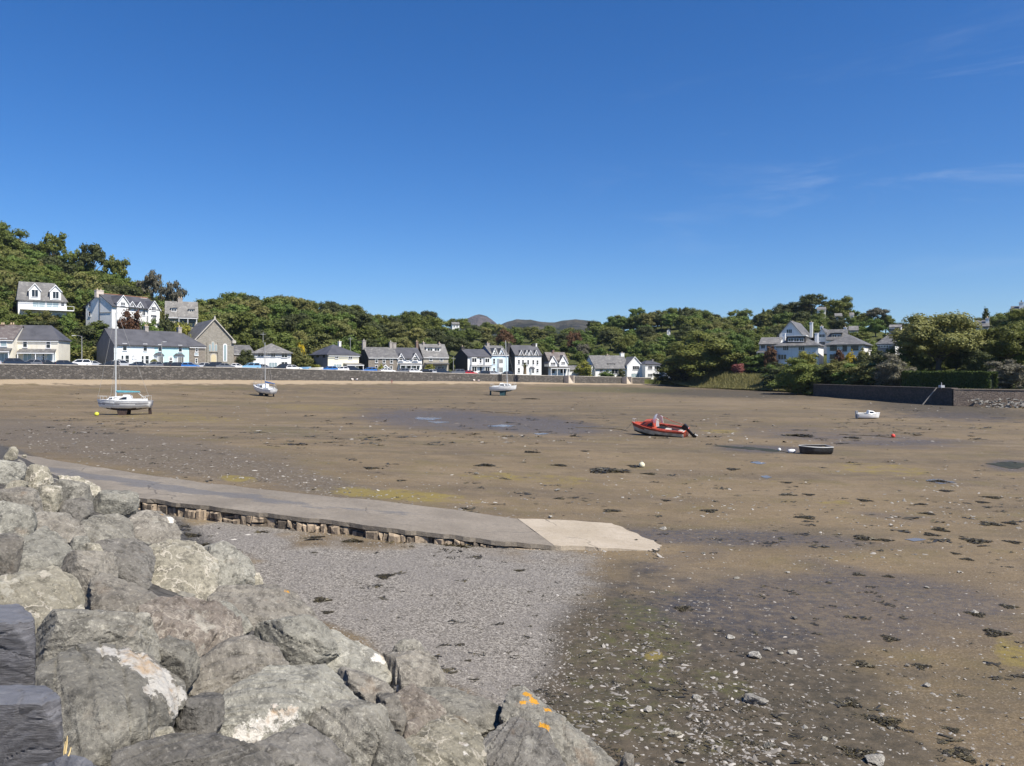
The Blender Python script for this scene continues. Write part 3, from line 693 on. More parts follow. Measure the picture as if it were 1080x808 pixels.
# ------------------------------------------------------------------ slipway
def slip_material(name, light):
    m, nt, b = newmat(name)
    P = N(nt, 'ShaderNodeNewGeometry').outputs['Position']
    nb = noise_(nt, P, .5, 6, .6); nf = noise_(nt, P, 7, 6, .7); ng = noise_(nt, P, 30, 3)
    if light:
        col = mixc(nt, thr(nt, nb, .3, .7), (.33,.275,.20), (.42,.36,.28))
        col = mixc(nt, math_(nt, 'MULTIPLY', thr(nt, nf, .45, .7), .5), col, (.25,.205,.15))
    else:
        col = mixc(nt, thr(nt, nb, .3, .7), (.165,.14,.108), (.24,.206,.162))
        col = mixc(nt, math_(nt, 'MULTIPLY', thr(nt, nf, .42, .7), .5), col, (.11,.095,.078))
        a = N(nt, 'ShaderNodeAttribute', attribute_name='wet').outputs['Fac']
        w = thr(nt, math_(nt, 'ADD', a, math_(nt, 'MULTIPLY', math_(nt, 'SUBTRACT', noise_(nt, scaled(nt, P, (.35,.9,1), (0,0,.35)), 1.3, 7, .65), .5), 1.8)), .45, .62)
        col = mixc(nt, math_(nt, 'MULTIPLY', w, .6), col, (.11,.105,.10))
        nt.links.new(mixc(nt, w, (.85,)*3, (.55,)*3), b.inputs['Roughness'])
    col = mixc(nt, math_(nt, 'MULTIPLY', thr(nt, ng, .5, .7), .3), col, (.4,.36,.3))
    nt.links.new(col, b.inputs['Base Color'])
    if light: b.inputs['Roughness'].default_value = .9
    ck = N(nt, 'ShaderNodeTexVoronoi', {'Vector': N(nt, 'ShaderNodeVectorMath', {0: P, 1: N(nt, 'ShaderNodeTexNoise', {'Vector': P, 'Scale': .8, 'Detail': 6.0}).outputs['Color']}, operation='ADD').outputs[0], 'Scale': .2}, feature='DISTANCE_TO_EDGE')
    crk = math_(nt, 'MULTIPLY', math_(nt, 'MULTIPLY', thr(nt, ck.outputs['Distance'], .006, .002), thr(nt, nb, .45, .6)), .6)
    col = mixc(nt, crk, col, (.045,.04,.034))
    nt.links.new(col, b.inputs['Base Color'])
    bump(nt, b, math_(nt, 'SUBTRACT', math_(nt, 'ADD', nf, math_(nt, 'MULTIPLY', ng, .4)), crk), .8, .03)
    return m
NEAR = [(-60,496,1.75),(0,505,1.5),(142,526,1.2),(220,535.5,1.08),(300,545,.95),(360,551.5,.85),(417,559,.75),(480,566.5,.6),(565,576,.35),(588,578,.28)]
FAR = [(-60,468,1.75),(0,477,1.5),(148,501,1.2),(220,511,1.08),(300,520,.95),(350,525,.87),(400,529,.79),(460,536.5,.65),(530,546.5,.42),(549,549,.38)]
def lift_pt(px, py, z):
    Y = (CZ-z)*F/(py-HY); return Vector(((px-CX)/F*Y, Y, z))
def resample(tab, n):
    P = [lift_pt(*t) for t in tab]
    L = [0]
    for a, b_ in zip(P, P[1:]): L.append(L[-1] + (b_-a).length)
    s = np.linspace(0, L[-1], n)
    return np.stack([np.interp(s, L, [p[i] for p in P]) for i in range(3)], 1)
nA, nB = 120, 26
A = resample(NEAR, nA); Bf = resample(FAR, nA)
SL = tag(empty('slipway', Vector(A[60])), 'long concrete slipway running down across the beach to the mud', 'slipway')
vs, wetv = [], []
jr = np.random.default_rng(3)
jag = (vnoise(np.arange(nA)*.55, np.zeros(nA), 4)-.5)*.22
for i in range(nA):
    dirn = (Bf[i]-A[i]); dirn /= np.linalg.norm(dirn)
    for j in range(nB):
        f = j/(nB-1)
        p = A[i]*(1-f) + Bf[i]*f
        if j == 0: p = p + dirn*jag[i]
        z = p[2] + .05 - .10*math.sin(PI*f)*0 + (vnoise(p[0]*1.1, p[1]*1.1, 9)-.5)*.05
        vs.append((p[0], p[1], z))
        px = pix(p)[0]
        wetv.append(max(0, 1-abs(f-.52)/.3) * float(np.interp(px, [-60, 60, 250, 400, 520], [.8, .95, .9, .45, .1])))
idx = np.arange(nA*nB).reshape(nA, nB)
fs = np.stack([idx[:-1,:-1], idx[1:,:-1], idx[1:,1:], idx[:-1,1:]], -1).reshape(-1, 4)
# lip (thickness of the concrete) along both long edges
base = len(vs)
for edge_ in (0, nB-1):
    for i in range(nA):
        v = vs[i*nB+edge_]; vs.append((v[0], v[1], v[2]-.13)); wetv.append(0)
ex = []
for k, edge_ in enumerate((0, nB-1)):
    for i in range(nA-1):
        ex.append((i*nB+edge_, base+k*nA+i, base+k*nA+i+1, (i+1)*nB+edge_))
fs = np.concatenate([fs, np.array(ex)])
o = link('ramp_surface', np_mesh('ramp_surface', np.array(vs)-np.array(SL.location), fs, slip_material('old_concrete', False), {'wet': np.array(wetv)}, smooth=False), SL)
# rough masonry under the near edge, and the plain back edge
mb = MB()
back = [Vector(v) for v in vs[base+nA:base+2*nA]]
for i in range(nA-1):
    a, b_ = back[i]-SL.location, back[i+1]-SL.location
    mb.add([a, b_, b_-Vector((0,0,1.2)), a-Vector((0,0,1.2))], [(0,1,2,3)])
mb.build('back_edge', slip_material('edge_concrete', False), SL)
sm_, snt, sb = newmat('slip_masonry')
co = N(snt, 'ShaderNodeTexCoord').outputs['Object']
oi = N(snt, 'ShaderNodeAttribute', attribute_name='tint').outputs['Fac']
c = mixc(snt, oi, (.06,.05,.04), (.26,.205,.145))
st = thr(snt, noise_(snt, scaled(snt, co, (6, 6, .8)), 1.0, 5, .6), .47, .58)
c = mixc(snt, math_(snt, 'MULTIPLY', st, .75), c, (.46,.36,.25))
c = mixc(snt, thr(snt, noise_(snt, co, 9, 5), .55, .72), c, (.03,.026,.022))
snt.links.new(c, sb.inputs['Base Color']); sb.inputs['Roughness'].default_value = .85
bump(snt, sb, noise_(snt, co, 14, 5), .7, .03)
low = [Vector(v)-SL.location for v in vs[base:base+nA]]
V2, F2, T2 = [], [], []
acc = 0.0; L = [0]
for a, b_ in zip(low, low[1:]): L.append(L[-1]+(b_-a).length)
s = 0.0; rr = random.Random(9)
dn = Vector((-.35, -.93, 0)).normalized()
while s < L[-1]-.5:
    wdt = rr.choice((.12,.16,.2,.26,.34,.5))*rr.uniform(.85,1.2)
    p0 = Vector([float(np.interp(s, L, [q[i] for q in low])) for i in range(3)])
    p1 = Vector([float(np.interp(s+wdt-.012, L, [q[i] for q in low])) for i in range(3)])
    zt = -.01 - (rr.random() < .25)*rr.uniform(.02,.12)
    gz = float(G(*(p0+SL.location).xy)) - (p0.z+SL.location.z) - .12
    hh = min(gz, -.1)
    courses = [zt] 
    if hh < -.42 and rr.random() < .55: courses.append(hh*rr.uniform(.35,.6))
    courses.append(hh)
    for c0, c1 in zip(courses, courses[1:]):
        pr = rr.uniform(-.09, .06)
        inn = -dn*.5
        t = rr.random()
        b = len(V2)
        q = []
        for (P_, zz, o_) in ((p0,c0,1),(p1,c0,1),(p1,c1,1),(p0,c1,1)):
            jit = Vector((rr.uniform(-.04,.04), rr.uniform(-.04,.04), rr.uniform(-.05,.03)))
            q.append(P_ + Vector((0,0,zz)) + dn*(pr-.04) + jit)
        ctr = sum(q, Vector())/4
        inner = [ctr + (v-ctr)*.72 + dn*.07 for v in q]
        for v in q + [v+inn for v in q] + inner: V2.append(tuple(v)); T2.append(t)
        F2 += [(b+8,b+9,b+10,b+11),(b,b+1,b+9,b+8),(b+1,b+2,b+10,b+9),(b+2,b+3,b+11,b+10),(b+3,b,b+8,b+11),
               (b,b+4,b+5,b+1),(b+1,b+5,b+6,b+2),(b+2,b+6,b+7,b+3),(b+3,b+7,b+4,b)]
    s += wdt
link('stone_side', np_mesh('stone_side', V2, F2, sm_, {'tint': np.array(T2)}), SL)
mb = MB()
for i in range(nA-1):
    a, b_ = low[i]-dn*.10, low[i+1]-dn*.10
    mb.add([a, b_, b_-Vector((0,0,1.2)), a-Vector((0,0,1.2))], [(0,1,2,3)])
mb.build('core_wall', smat('rough_fill', (.10,.08,.06), .95, .5, 5, .05, stain=(.30,.235,.16)), SL)
# pale new slab at the seaward end
ES = [(546,548.6,.40),(584,577,.31),(640,580,.17),(694,582.5,.05),(698,577,.05),(690,572,.06),(668,563,.10),(645,553.5,.16),(600,550.5,.28)]
top = [lift_pt(*e) for e in ES]
bm = bmesh.new()
vt = [bm.verts.new(p + Vector((0,0,.056)) - SL.location) for p in top]
pos = [v.co.copy() for v in vt]
for v in vt: bm.verts.remove(v)
vt = []
for i, p in enumerate(pos):
    q_ = pos[(i+1) % len(pos)]
    n_seg = 1 if i == 0 else 7
    for k in range(n_seg):
        w_ = p.lerp(q_, k/n_seg)
        if n_seg > 1 and k: w_ += Vector(((vnoise(w_.x*2.3, w_.y*2.3, 3)-.5)*.22, (vnoise(w_.x*2.3, w_.y*2.3, 4)-.5)*.22, 0))
        vt.append(bm.verts.new(w_))
f0 = bm.faces.new(vt)
ext = bmesh.ops.extrude_face_region(bm, geom=[f0])
for e in ext['geom']:
    if isinstance(e, bmesh.types.BMVert): e.co.z -= .7
bmesh.ops.recalc_face_normals(bm, faces=bm.faces)
me = bpy.data.meshes.new('end_slab'); bm.to_mesh(me); bm.free()
me.materials.append(slip_material('new_concrete', True))
o = link('end_slab', me, SL); o['label'] = 'pale newer concrete slab at the seaward end'
# ------------------------------------------------------------------ promenade wall, road, hills
def wpt(t, off, z):
    return Vector((W0[0]+WD[0]*t + WD[1]*-off, W0[1]+WD[1]*t + WD[0]*off, z))     # off > 0 is inland
T_END = 186.0
ROADZ = .55                                        # wall top above the road
sea_wall_m = stone_mat('sea_wall_stone', [(.022,.02,.018), (.05,.045,.04), (.085,.076,.066), (.17,.155,.138)], 1.9, (.035,.032,.028), .06, 1.6)
def wall_mesh(t0, t1, lowf, highf, thick, name, mat, parent=None):
    ts = np.arange(t0, t1+.01, 2.0)
    mb = MB()
    vs = []
    for t in ts:
        zl, zh = lowf(t), highf(t)
        vs += [wpt(t, -.10, zl), wpt(t, 0, zh), wpt(t, thick, zh), wpt(t, thick, zl)]
    fs = []
    for i in range(len(ts)-1):
        for k in range(4): fs.append((i*4+k, i*4+(k+1) % 4, i*4+4+(k+1) % 4, i*4+4+k))
    fs += [(0,1,2,3), tuple(len(vs)-4+i for i in range(4))]
    mb.add(vs, fs)
    return mb.build(name, mat, parent)
seawall = tag(empty('sea_wall', wpt(60, 0, float(wall_base(60)))), 'long grey stone sea wall along the promenade below the row of houses', 'sea wall')
def rel(o, root):
    """shift a mesh built in world space under its root"""
    o.data.transform(Matrix.Translation(-Vector(root.location))); return o
rel(wall_mesh(-80, T_END, lambda t: float(wall_base(t))-.8, lambda t: float(wall_top(t))-.16, .5, 'stone_face', sea_wall_m, seawall), seawall)
rel(wall_mesh(-80, T_END, lambda t: float(wall_top(t))-.157, lambda t: float(wall_top(t)), .6, 'coping', smat('wall_coping', (.30,.275,.24), .8, .2, 1.5), seawall), seawall)

def strip(name, t0, t1, o0, o1, zf, mat, step=2.0, over=0.0):
    ts = np.arange(t0, t1+.01, step); vs, fs = [], []
    for t in ts: vs += [wpt(t, o0, zf(t)+over), wpt(t, o1, zf(t)+over)]
    for i in range(len(ts)-1): fs.append((2*i, 2*i+1, 2*i+3, 2*i+2))
    mb = MB(); mb.add(vs, fs); return mb.build(name, mat)
asph = smat('asphalt', (.055,.055,.057), .9, .25, .8, .01)
roadz = lambda t: float(wall_top(t))-ROADZ
tag(strip('road', -80, T_END, .6, 8.2, roadz, asph), kind='structure')
def kerb():
    mb = MB(); ts = np.arange(-80, T_END, 2.0)
    for t in ts:
        a, b_ = wpt(t, 8.2, roadz(t)), wpt(t+2, 8.2, roadz(t+2)); c, d = wpt(t+2, 12.5, roadz(t+2)), wpt(t, 12.5, roadz(t))
        mb.prism([a, b_, c, d], (0, 0, .13))
    return mb.build('pavement', smat('paving', (.28,.27,.25), .85, .15, 1.0))
tag(kerb(), kind='structure')
tag(strip('road_marking', -80, T_END, 4.35, 4.45, roadz, smat('white_line', (.7,.7,.68), .7), over=.004), kind='structure')

# hill profile per photo column: shore distance, shore height, flat depth, ridge distance, skyline row, tree height on the ridge
def shore_Y(px):
    # where the inland ground begins, along the ray of this column
    k = (px-CX)/F
    t_ = (k*W0[1]-W0[0])/(WD[0]-k*WD[1])
    return W0[1] + t_*WD[1]
SA, SBp, SC_ = (67.1,171.0), (71.2,124.0), (92.0,116.0)
HT_PX  = [-260,-100,  0, 60,120,170,195,215,260,330,380,400,440,490,520,550,600,640,680,700,730,790,820,850,890,930,950,980,1040,1080,1180,1400]
HT_YR  = [ 270, 275,280,280,270,262,255,300,310,320,335,350,430,470,480,480,440,400,380,375,370,350,335,325,315,300,290,262, 232, 222, 220, 220]
HT_SKY = [ 240, 238,243,268,284,308,321,312,305,312,320,328,325,334,340,342,343,334,326,324,323,330,323,317,321,329,338,347, 331, 322, 316, 310]
HT_TH  = [  10,  10, 10, 10, 10, 10,  8, 10, 11, 11, 10, 10, 10, 10,  9,  9,  9,  9,  9,  9,  9,  9,  9,  9,  9,  8,  7,  6,   6,   7,   7,   7]
HT_Y0  = [None]*19
HT_Y0v, HT_Z0v, HT_FL = [], [], []
for p in HT_PX:
    if p <= 690:
        y0 = shore_Y(p); X0 = (p-CX)/F*y0; t = wall_t(X0, y0)
        HT_Y0v.append(y0+.6); HT_Z0v.append(float(wall_top(t))-ROADZ-.06); HT_FL.append(26.)
    else:
        tab = np.interp(p, [700,720,780,840,858,930,1005,1080,1400], [256,236,214,190,172.5,145,125.5,122,115])
        HT_Y0v.append(float(tab)); HT_Z0v.append(float(np.interp(p, [700,720,840,856,860,1400], [2.0,.35,.3,.5,2.2,2.3]))); HT_FL.append(float(np.interp(p, [700,730,850,870,1000,1100], [20,4,4,10,8,14])))
def hill(px, Y):
    px = np.asarray(px, dtype=float); Y = np.asarray(Y, dtype=float)
    y0 = np.interp(px, HT_PX, HT_Y0v); z0 = np.interp(px, HT_PX, HT_Z0v); fl = np.interp(px, HT_PX, HT_FL)
    yr = np.interp(px, HT_PX, HT_YR); sk = np.interp(px, HT_PX, HT_SKY); th = np.interp(px, HT_PX, HT_TH)
    zr = CZ + (HY-sk)/F*yr - th
    u = np.clip((Y-y0-fl)/np.maximum(yr-y0-fl, 5), 0, 3)
    s = np.where(u < 1, u**np.interp(px, [0, 740, 810, 940, 1000], [.95, .95, 1.35, 1.3, .9]), 1 - (u-1)*.12)
    bnk = 2.6*sstep(0, 15, Y-y0)*sstep(712, 745, px)*(1-sstep(832, 856, px))*(1-sstep(.3, .6, u))
    return z0 + (zr-z0)*s + bnk
fol_ground, gnt, gb = newmat('woodland_floor')
gP = N(gnt, 'ShaderNodeNewGeometry').outputs['Position']
gc_ = mixc(gnt, thr(gnt, noise_(gnt, gP, .25, 8, .7), .35, .65), (.045,.055,.018), (.10,.11,.035))
gc_ = mixc(gnt, thr(gnt, noise_(gnt, gP, .12, 4), .55, .7), gc_, (.11,.105,.045))
gnt.links.new(gc_, gb.inputs['Base Color']); gb.inputs['Roughness'].default_value = .95; gb.inputs['Specular IOR Level'].default_value = .1
bump(gnt, gb, noise_(gnt, gP, 1.2, 8, .7), 1.0, .6)
pxs = np.concatenate([np.arange(-260, 1400, 7.0)]); vs_ = np.concatenate([np.linspace(0, 1, 34), [1.15, 1.5, 2.2, 3.0]])
PXg, Vg = np.meshgrid(pxs, vs_, indexing='ij')
y0g = np.interp(PXg, HT_PX, HT_Y0v); yrg = np.interp(PXg, HT_PX, HT_YR)
Yg = y0g + (yrg-y0g)*Vg
Xg = (PXg-CX)/F*Yg
Zg = hill(PXg, Yg) + (fbm(Xg*.06, Yg*.06, 33)-.5)*2.2*sstep(30, 60, Yg-y0g)
n0, n1 = PXg.shape; ii = np.arange(n0*n1).reshape(n0, n1)
hf = np.stack([ii[:-1,:-1], ii[1:,:-1], ii[1:,1:], ii[:-1,1:]], -1).reshape(-1, 4)
# a skirt down to the foreshore along the seaward edge
hv = np.stack([Xg.ravel(), Yg.ravel(), Zg.ravel()], 1)
sk = hv[ii[:,0]].copy(); sk[:,2] -= 4
b0 = len(hv); hv = np.concatenate([hv, sk])
sf = np.array([(b0+i, b0+i+1, ii[i+1,0], ii[i,0]) for i in range(n0-1)])
tag(link('hillside', np_mesh('hillside', hv, np.concatenate([hf, sf]), fol_ground, smooth=True)), kind='structure')

# far mountains
def mountain(name, Yc, prof, depth, c1, c2, seed):
    pxm = np.array([p[0] for p in prof], dtype=float); rowm = np.array([p[1] for p in prof], dtype=float)
    pp = np.arange(pxm[0], pxm[-1]+.1, 1.2); vv = np.linspace(-1, 1, 41)
    Pm, Vm = np.meshgrid(pp, vv, indexing='ij')
    Ym = Yc + Vm*depth
    Xm = (Pm-CX)/F*Yc
    top = CZ + (HY-np.interp(Pm, pxm, rowm))/F*Yc
    fall = np.clip(1-np.abs(Vm), 0, 1)**.9
    nz = (fbm(Xm/170., Ym/170., seed, 6)-.5)
    Zm = -5 + (top+5)*fall + nz*top*.55*fall*(1-fall)*2.2 + (fbm(Xm/60., Ym/60., seed+5, 4)-.5)*top*.05
    m0, m1 = Pm.shape; jj = np.arange(m0*m1).reshape(m0, m1)
    ff = np.stack([jj[:-1,:-1], jj[1:,:-1], jj[1:,1:], jj[:-1,1:]], -1).reshape(-1, 4)
    m, nt_, b = newmat(name+'_heath')
    P = N(nt_, 'ShaderNodeNewGeometry').outputs['Position']
    c = mixc(nt_, thr(nt_, noise_(nt_, P, .012, 8, .68), .4, .6), c1, c2)
    c = mixc(nt_, thr(nt_, noise_(nt_, P, .011, 9, .75), .5, .56), c, tuple(x*.45 for x in c1))
    nt_.links.new(c, b.inputs['Base Color']); b.inputs['Roughness'].default_value = .95; b.inputs['Specular IOR Level'].default_value = .1
    bump(nt_, b, noise_(nt_, P, .012, 9, .72), 1.0, 45)
    tag(link(name, np_mesh(name, np.stack([Xm.ravel(), Ym.ravel(), Zm.ravel()], 1), ff, m, smooth=True)), kind='structure')
mountain('mountain', 3400, [(440,360),(470,348),(488,339),(497,334),(505,331),(513,333),(521,339),(530,347),(545,356),(560,362)], 700, (.105,.088,.08), (.15,.122,.112), 3)
mountain('mountain', 2500, [(500,362),(520,347),(532,341),(545,337),(560,337),(572,339),(585,340),(596,338),(607,337),(620,338),(632,341),(650,347),(675,352),(700,358)], 520, (.062,.058,.036), (.105,.088,.06), 8)
mountain('mountain', 1700, [(470,366),(520,354),(560,348),(585,346),(600,349),(640,353),(700,362)], 300, (.045,.058,.02), (.075,.085,.03), 15)

# right-hand harbour wall
def path_wall(name, pts, thick, mat, parent=None):
    """pts: (x, y, zlow, zhigh); thickness goes to the left of travel"""
    mb = MB(); n = len(pts); vs, fs = [], []
    for i, p in enumerate(pts):
        a = Vector(pts[max(i-1, 0)][:2]); b_ = Vector(pts[min(i+1, n-1)][:2]); d = (b_-a).normalized()
        nn = Vector((-d.y, d.x))*thick
        vs += [(p[0],p[1],p[2]), (p[0],p[1],p[3]), (p[0]+nn.x,p[1]+nn.y,p[3]), (p[0]+nn.x,p[1]+nn.y,p[2])]
    for i in range(n-1):
        for k in range(4): fs.append((i*4+k, i*4+(k+1) % 4, i*4+4+(k+1) % 4, i*4+4+k))
    fs += [(0,1,2,3), tuple(4*n-4+i for i in range(4))]
    mb.add(vs, fs); return mb.build(name, mat, parent)
harb_m = stone_mat('harbour_wall_shaded', [(.035,.03,.026), (.07,.058,.048), (.12,.095,.078)], 2.3, (.03,.026,.022), .06, 1.8)  # wall stone darkened for the stretch facing away from the sun
harb2_m = stone_mat('harbour_wall_brown', [(.10,.075,.06), (.16,.12,.095), (.22,.175,.14)], 2.3, (.07,.055,.045), .06, 1.8)  # the same wall in its sunlit tone
hw = tag(empty('harbour_wall', (69, 148, 0)), 'stone harbour wall painted dark for shade below the clipped hedge on the right', 'harbour wall')
rel(path_wall('stone_face', [(80,180,-1.2,2.05),(67.1,171,-1.2,2.2),(69.2,147,-1.4,2.3),(71.2,124.3,-1.5,2.42)], 1.0, harb_m, hw), hw)
rel(path_wall('coping', [(80,180,2.05,2.2),(67.0,171.05,2.2,2.33),(69.1,147,2.3,2.43),(71.1,124.2,2.42,2.55)], 1.1, smat('harbour_coping_shaded', (.13,.11,.09), .85, .25, 1.2), hw), hw)  # coping darkened for shade like the face below
hw2 = tag(empty('harbour_wall', (80, 121, 0)), 'brown sunlit stone harbour wall running off the right edge behind rubble', 'harbour wall')
rel(path_wall('stone_face', [(71.3,124.0,-1.5,2.30),(80,121.6,-1.5,2.25),(92,119,-1.5,2.25),(140,112,-1.5,2.3)], 1.0, harb2_m, hw2), hw2)
rel(path_wall('coping', [(71.3,123.95,2.3,2.43),(80,121.5,2.25,2.38),(92,118.9,2.25,2.38),(140,111.9,2.3,2.43)], 1.1, smat('harbour_coping_brown', (.19,.155,.125), .85, .25, 1.2), hw2), hw2)
# square stone pier at the corner, and the pole leaning on the wall
mb = MB(); q = hit(1003, 428, G)
mb.box(-.45,-.45,-.6,.45,.45,2.75); 
o = mb.build('stone_pier', harb2_m); o.location = (q.x, q.y-.3, q.z); tag(o, 'square brown stone pier at the corner of the harbour wall', 'pier')
mb = MB(); a = hit(973, 427, G); b_ = Vector((71.0-.5, 127.5, 2.5))
mb.tube([a, a*.5+b_*.5, b_], [.10,.09,.08], 8)
tag(mb.build('leaning_pole', smat('bleached_wood', (.3,.27,.23), .8)), 'bleached wooden pole leaning against the dark harbour wall', 'pole')
mb = MB(); mb.tube([Vector((70.8,126.6,2.3)), Vector((70.8,126.6,3.4))], .05, 6); mb.box(70.5,126.2,2.56,71.1,127.0,2.95)
tag(mb.build('mooring_post', smat('grey_metal', (.45,.46,.47), .5)), 'small pale mooring post on top of the harbour wall corner', 'post')
# rubble slope in front of the brown wall
def rubble_slope():
    r = random.Random(4); vs, fs = [], []
    for i in range(700):
        X = r.uniform(70, 112); f = r.random()
        Yw = float(np.interp(X, [71,80,92,112], [124,121.6,119,116]))
        Y = Yw - .3 - f*6.5
        if X < 72.5: continue
        z = float(G(X, Y)) + (1-f)*1.2 + r.uniform(-.1, .1)
        s = r.uniform(.12, .42); b = len(vs)
        ax = [Vector((r.gauss(0,1), r.gauss(0,1), r.gauss(0,1))).normalized() for _ in range(8)]
        bmq = bmesh.new()
        for v in ax: bmq.verts.new(v*s*r.uniform(.7,1.1))
        bmesh.ops.convex_hull(bmq, input=bmq.verts)
        bmq.verts.index_update()
        for v in bmq.verts: vs.append((X+v.co.x*1.3, Y+v.co.y, z+v.co.z*.6))
        for f_ in bmq.faces: fs.append(tuple(b+v.index for v in f_.verts))
        bmq.free()
    fs = [f for f in fs if len(f) == 3]
    tag(link('rubble', np_mesh('rubble', vs, fs, RM['dark'])), 'brown rubble heaped along the foot of the right hand harbour wall', 'rubble', kind='stuff')
rubble_slope()
# pale concrete steps let into the sea wall, and the dark opening
def wall_patch(pxc, wpx, name, label, cat, mat, proud, top_over, dark=False):
    y0 = shore_Y(pxc); X0 = (pxc-CX)/F*y0; t = wall_t(X0, y0)
    w = wpx/F*y0/ .93
    zb, zt = float(wall_base(t)), float(wall_top(t))
    root = tag(empty(name, wpt(t, 0, zb), math.radians(38)), label, cat)
    return root, w, zt-zb
for pxc, lab in ((597.5,'pale concrete flight of steps in the sea wall under the twin gabled house'), (658.5,'pale concrete steps in the sea wall below the white house with dormers')):
    root, w, h = wall_patch(pxc, 6, 'beach_steps', lab, 'steps', None, 0, 0)
    cm = smat('pale_concrete', (.52,.46,.38), .85, .1, 1.0)
    mb = MB(); ns = 9
    for i in range(ns): mb.box(-w/2, -2.2+i*.22, -.6, w/2, -2.2+(i+1)*.22+.02, h*(i+1)/ns - .05)
    mb.build('treads', cm, root)
    mb = MB(); mb.box(-w/2-.25,-2.3,-.6,-w/2,-.12,h+.08); mb.box(w/2,-2.3,-.6,w/2+.25,-.12,h+.08); mb.build('side_wall', cm, root)
root, w, h = wall_patch(527, 2.0, 'wall_doorway', 'narrow dark doorway set into the sea wall above the beach', 'doorway', None, 0, 0)
mb = MB(); mb.box(-.55,-.16,-.1,.55,-.10,2.0); mb.build('door', smat('dark_recess_door', (.012,.012,.013), .6), root)  # black panel carries the dark of the recessed opening in its colour
mb = MB(); mb.box(-.7,-.2,-.1,-.55,-.05,2.15); mb.box(.55,-.2,-.1,.7,-.05,2.15); mb.box(-.55,-.2,2.0,.55,-.05,2.15); mb.build('door_frame', smat('dark_stone_frame', (.05,.048,.045), .8), root)
# ------------------------------------------------------------------ trees and shrubs
def fol_mat(name, c1, c2, c3):
    m, nt, b = newmat(name)
    oi = N(nt, 'ShaderNodeObjectInfo').outputs['Random']
    t = N(nt, 'ShaderNodeAttribute', attribute_name='tint').outputs['Fac']
    c = mixc(nt, t, c1, c2)
    c = mixc(nt, math_(nt, 'MULTIPLY', oi, .85), c, mixc(nt, t, c3, tuple(x*1.25 for x in c3)))
    hs = N(nt, 'ShaderNodeHueSaturation', {'Color': c, 'Value': math_(nt, 'ADD', .98, math_(nt, 'MULTIPLY', N(nt, 'ShaderNodeMath', {0: math_(nt, 'MULTIPLY', oi, 7.3)}, operation='FRACT').outputs[0], .5))})
    nt.links.new(hs.outputs[0], b.inputs['Base Color'])
    b.inputs['Roughness'].default_value = .6; b.inputs['Specular IOR Level'].default_value = .25
    tr = N(nt, 'ShaderNodeBsdfTranslucent', {'Color': hs.outputs[0]})
    mx = N(nt, 'ShaderNodeMixShader', {0: .30}); nt.links.new(b.outputs[0], mx.inputs[1]); nt.links.new(tr.outputs[0], mx.inputs[2])
    nt.links.new(mx.outputs[0], nt.nodes['Material Output'].inputs['Surface'])
    return m
FM = {
 'oak':   fol_mat('oak_leaves', (.078,.090,.018), (.158,.165,.038), (.082,.108,.024)),
 'ash':   fol_mat('fresh_leaves', (0.080,0.116,0.026), (0.152,0.196,0.046), (0.072,0.109,0.023)),
 'dark':  fol_mat('dark_leaves', (.042,.052,.017), (.085,.092,.032), (.052,.06,.021)),
 'olive': fol_mat('olive_leaves', (.125,.122,.038), (.215,.20,.066), (.10,.112,.034)),
 'grey':  fol_mat('grey_twigs', (.085,.082,.055), (.15,.142,.10), (.11,.10,.07)),
 'gorse': fol_mat('gorse_flowers', (.22,.17,.012), (.58,.42,.02), (.40,.31,.02)),
 'pink':  fol_mat('pink_flowers', (.20,.07,.065), (.42,.17,.16), (.26,.10,.09)),
 'copper':fol_mat('copper_leaves', (.06,.03,.018), (.12,.06,.03), (.08,.045,.02)),
 'yellow':fol_mat('yellow_green_leaves', (.12,.13,.02), (.25,.235,.05), (.17,.17,.035)),
 'hedge': fol_mat('hedge_leaves', (.045,.066,.014), (.088,.12,.026), (.058,.085,.018)),
}
bark = smat('bark', (.11,.09,.07), .9, .3, 2.0, .02)
def leaf_cloud(lobes, nleaf, leaf, r, flat=.0, hollow=.62):
    """lobes: (centre, radii); returns verts, faces, tints"""
    cen = np.array([l[0] for l in lobes]); rad = np.array([l[1] for l in lobes])
    area = (rad[:,0]*rad[:,2]); pr = area/area.sum()
    k = r.choice(len(lobes), nleaf, p=pr)
    d = r.normal(size=(nleaf, 3)); d /= np.linalg.norm(d, axis=1)[:,None]
    rr = r.uniform(hollow, 1.06, nleaf)**.6
    p = cen[k] + d*rad[k]*rr[:,None]
    # lumpy surface
    p += r.normal(size=p.shape)*leaf*.5
    nrm = d*1.0 + r.normal(size=(nleaf,3))*.42 + np.array([0,0,.18]); nrm /= np.linalg.norm(nrm, axis=1)[:,None]
    a = np.cross(nrm, r.normal(size=(nleaf,3))); a /= np.linalg.norm(a, axis=1)[:,None]
    b = np.cross(nrm, a)
    s = leaf*r.uniform(.55, 1.25, nleaf)[:,None]
    q = np.stack([p-a*s*.5-b*s*.3, p+a*s*.1-b*s*.55, p+a*s*.6+b*s*.15, p-a*s*.15+b*s*.5], 1) 
    q[:,1] += nrm*s*.12; q[:,3] -= nrm*s*.12
    fc = np.arange(nleaf*4).reshape(nleaf, 4)
    lt = r.uniform(0, 1, len(lobes))
    t = np.clip(.5*lt[k] + .5*r.uniform(0, 1, nleaf), 0, 1)
    return q.reshape(-1, 3), fc, np.repeat(t, 4)
def ico(c, rad, sub=1):
    bm = bmesh.new(); bmesh.ops.create_icosphere(bm, subdivisions=sub, radius=1)
    v = np.array([x.co for x in bm.verts])*np.array(rad)+np.array(c); bm.verts.index_update()
    f = [tuple(x.index for x in fa.verts) for fa in bm.faces]; bm.free()
    return v, f
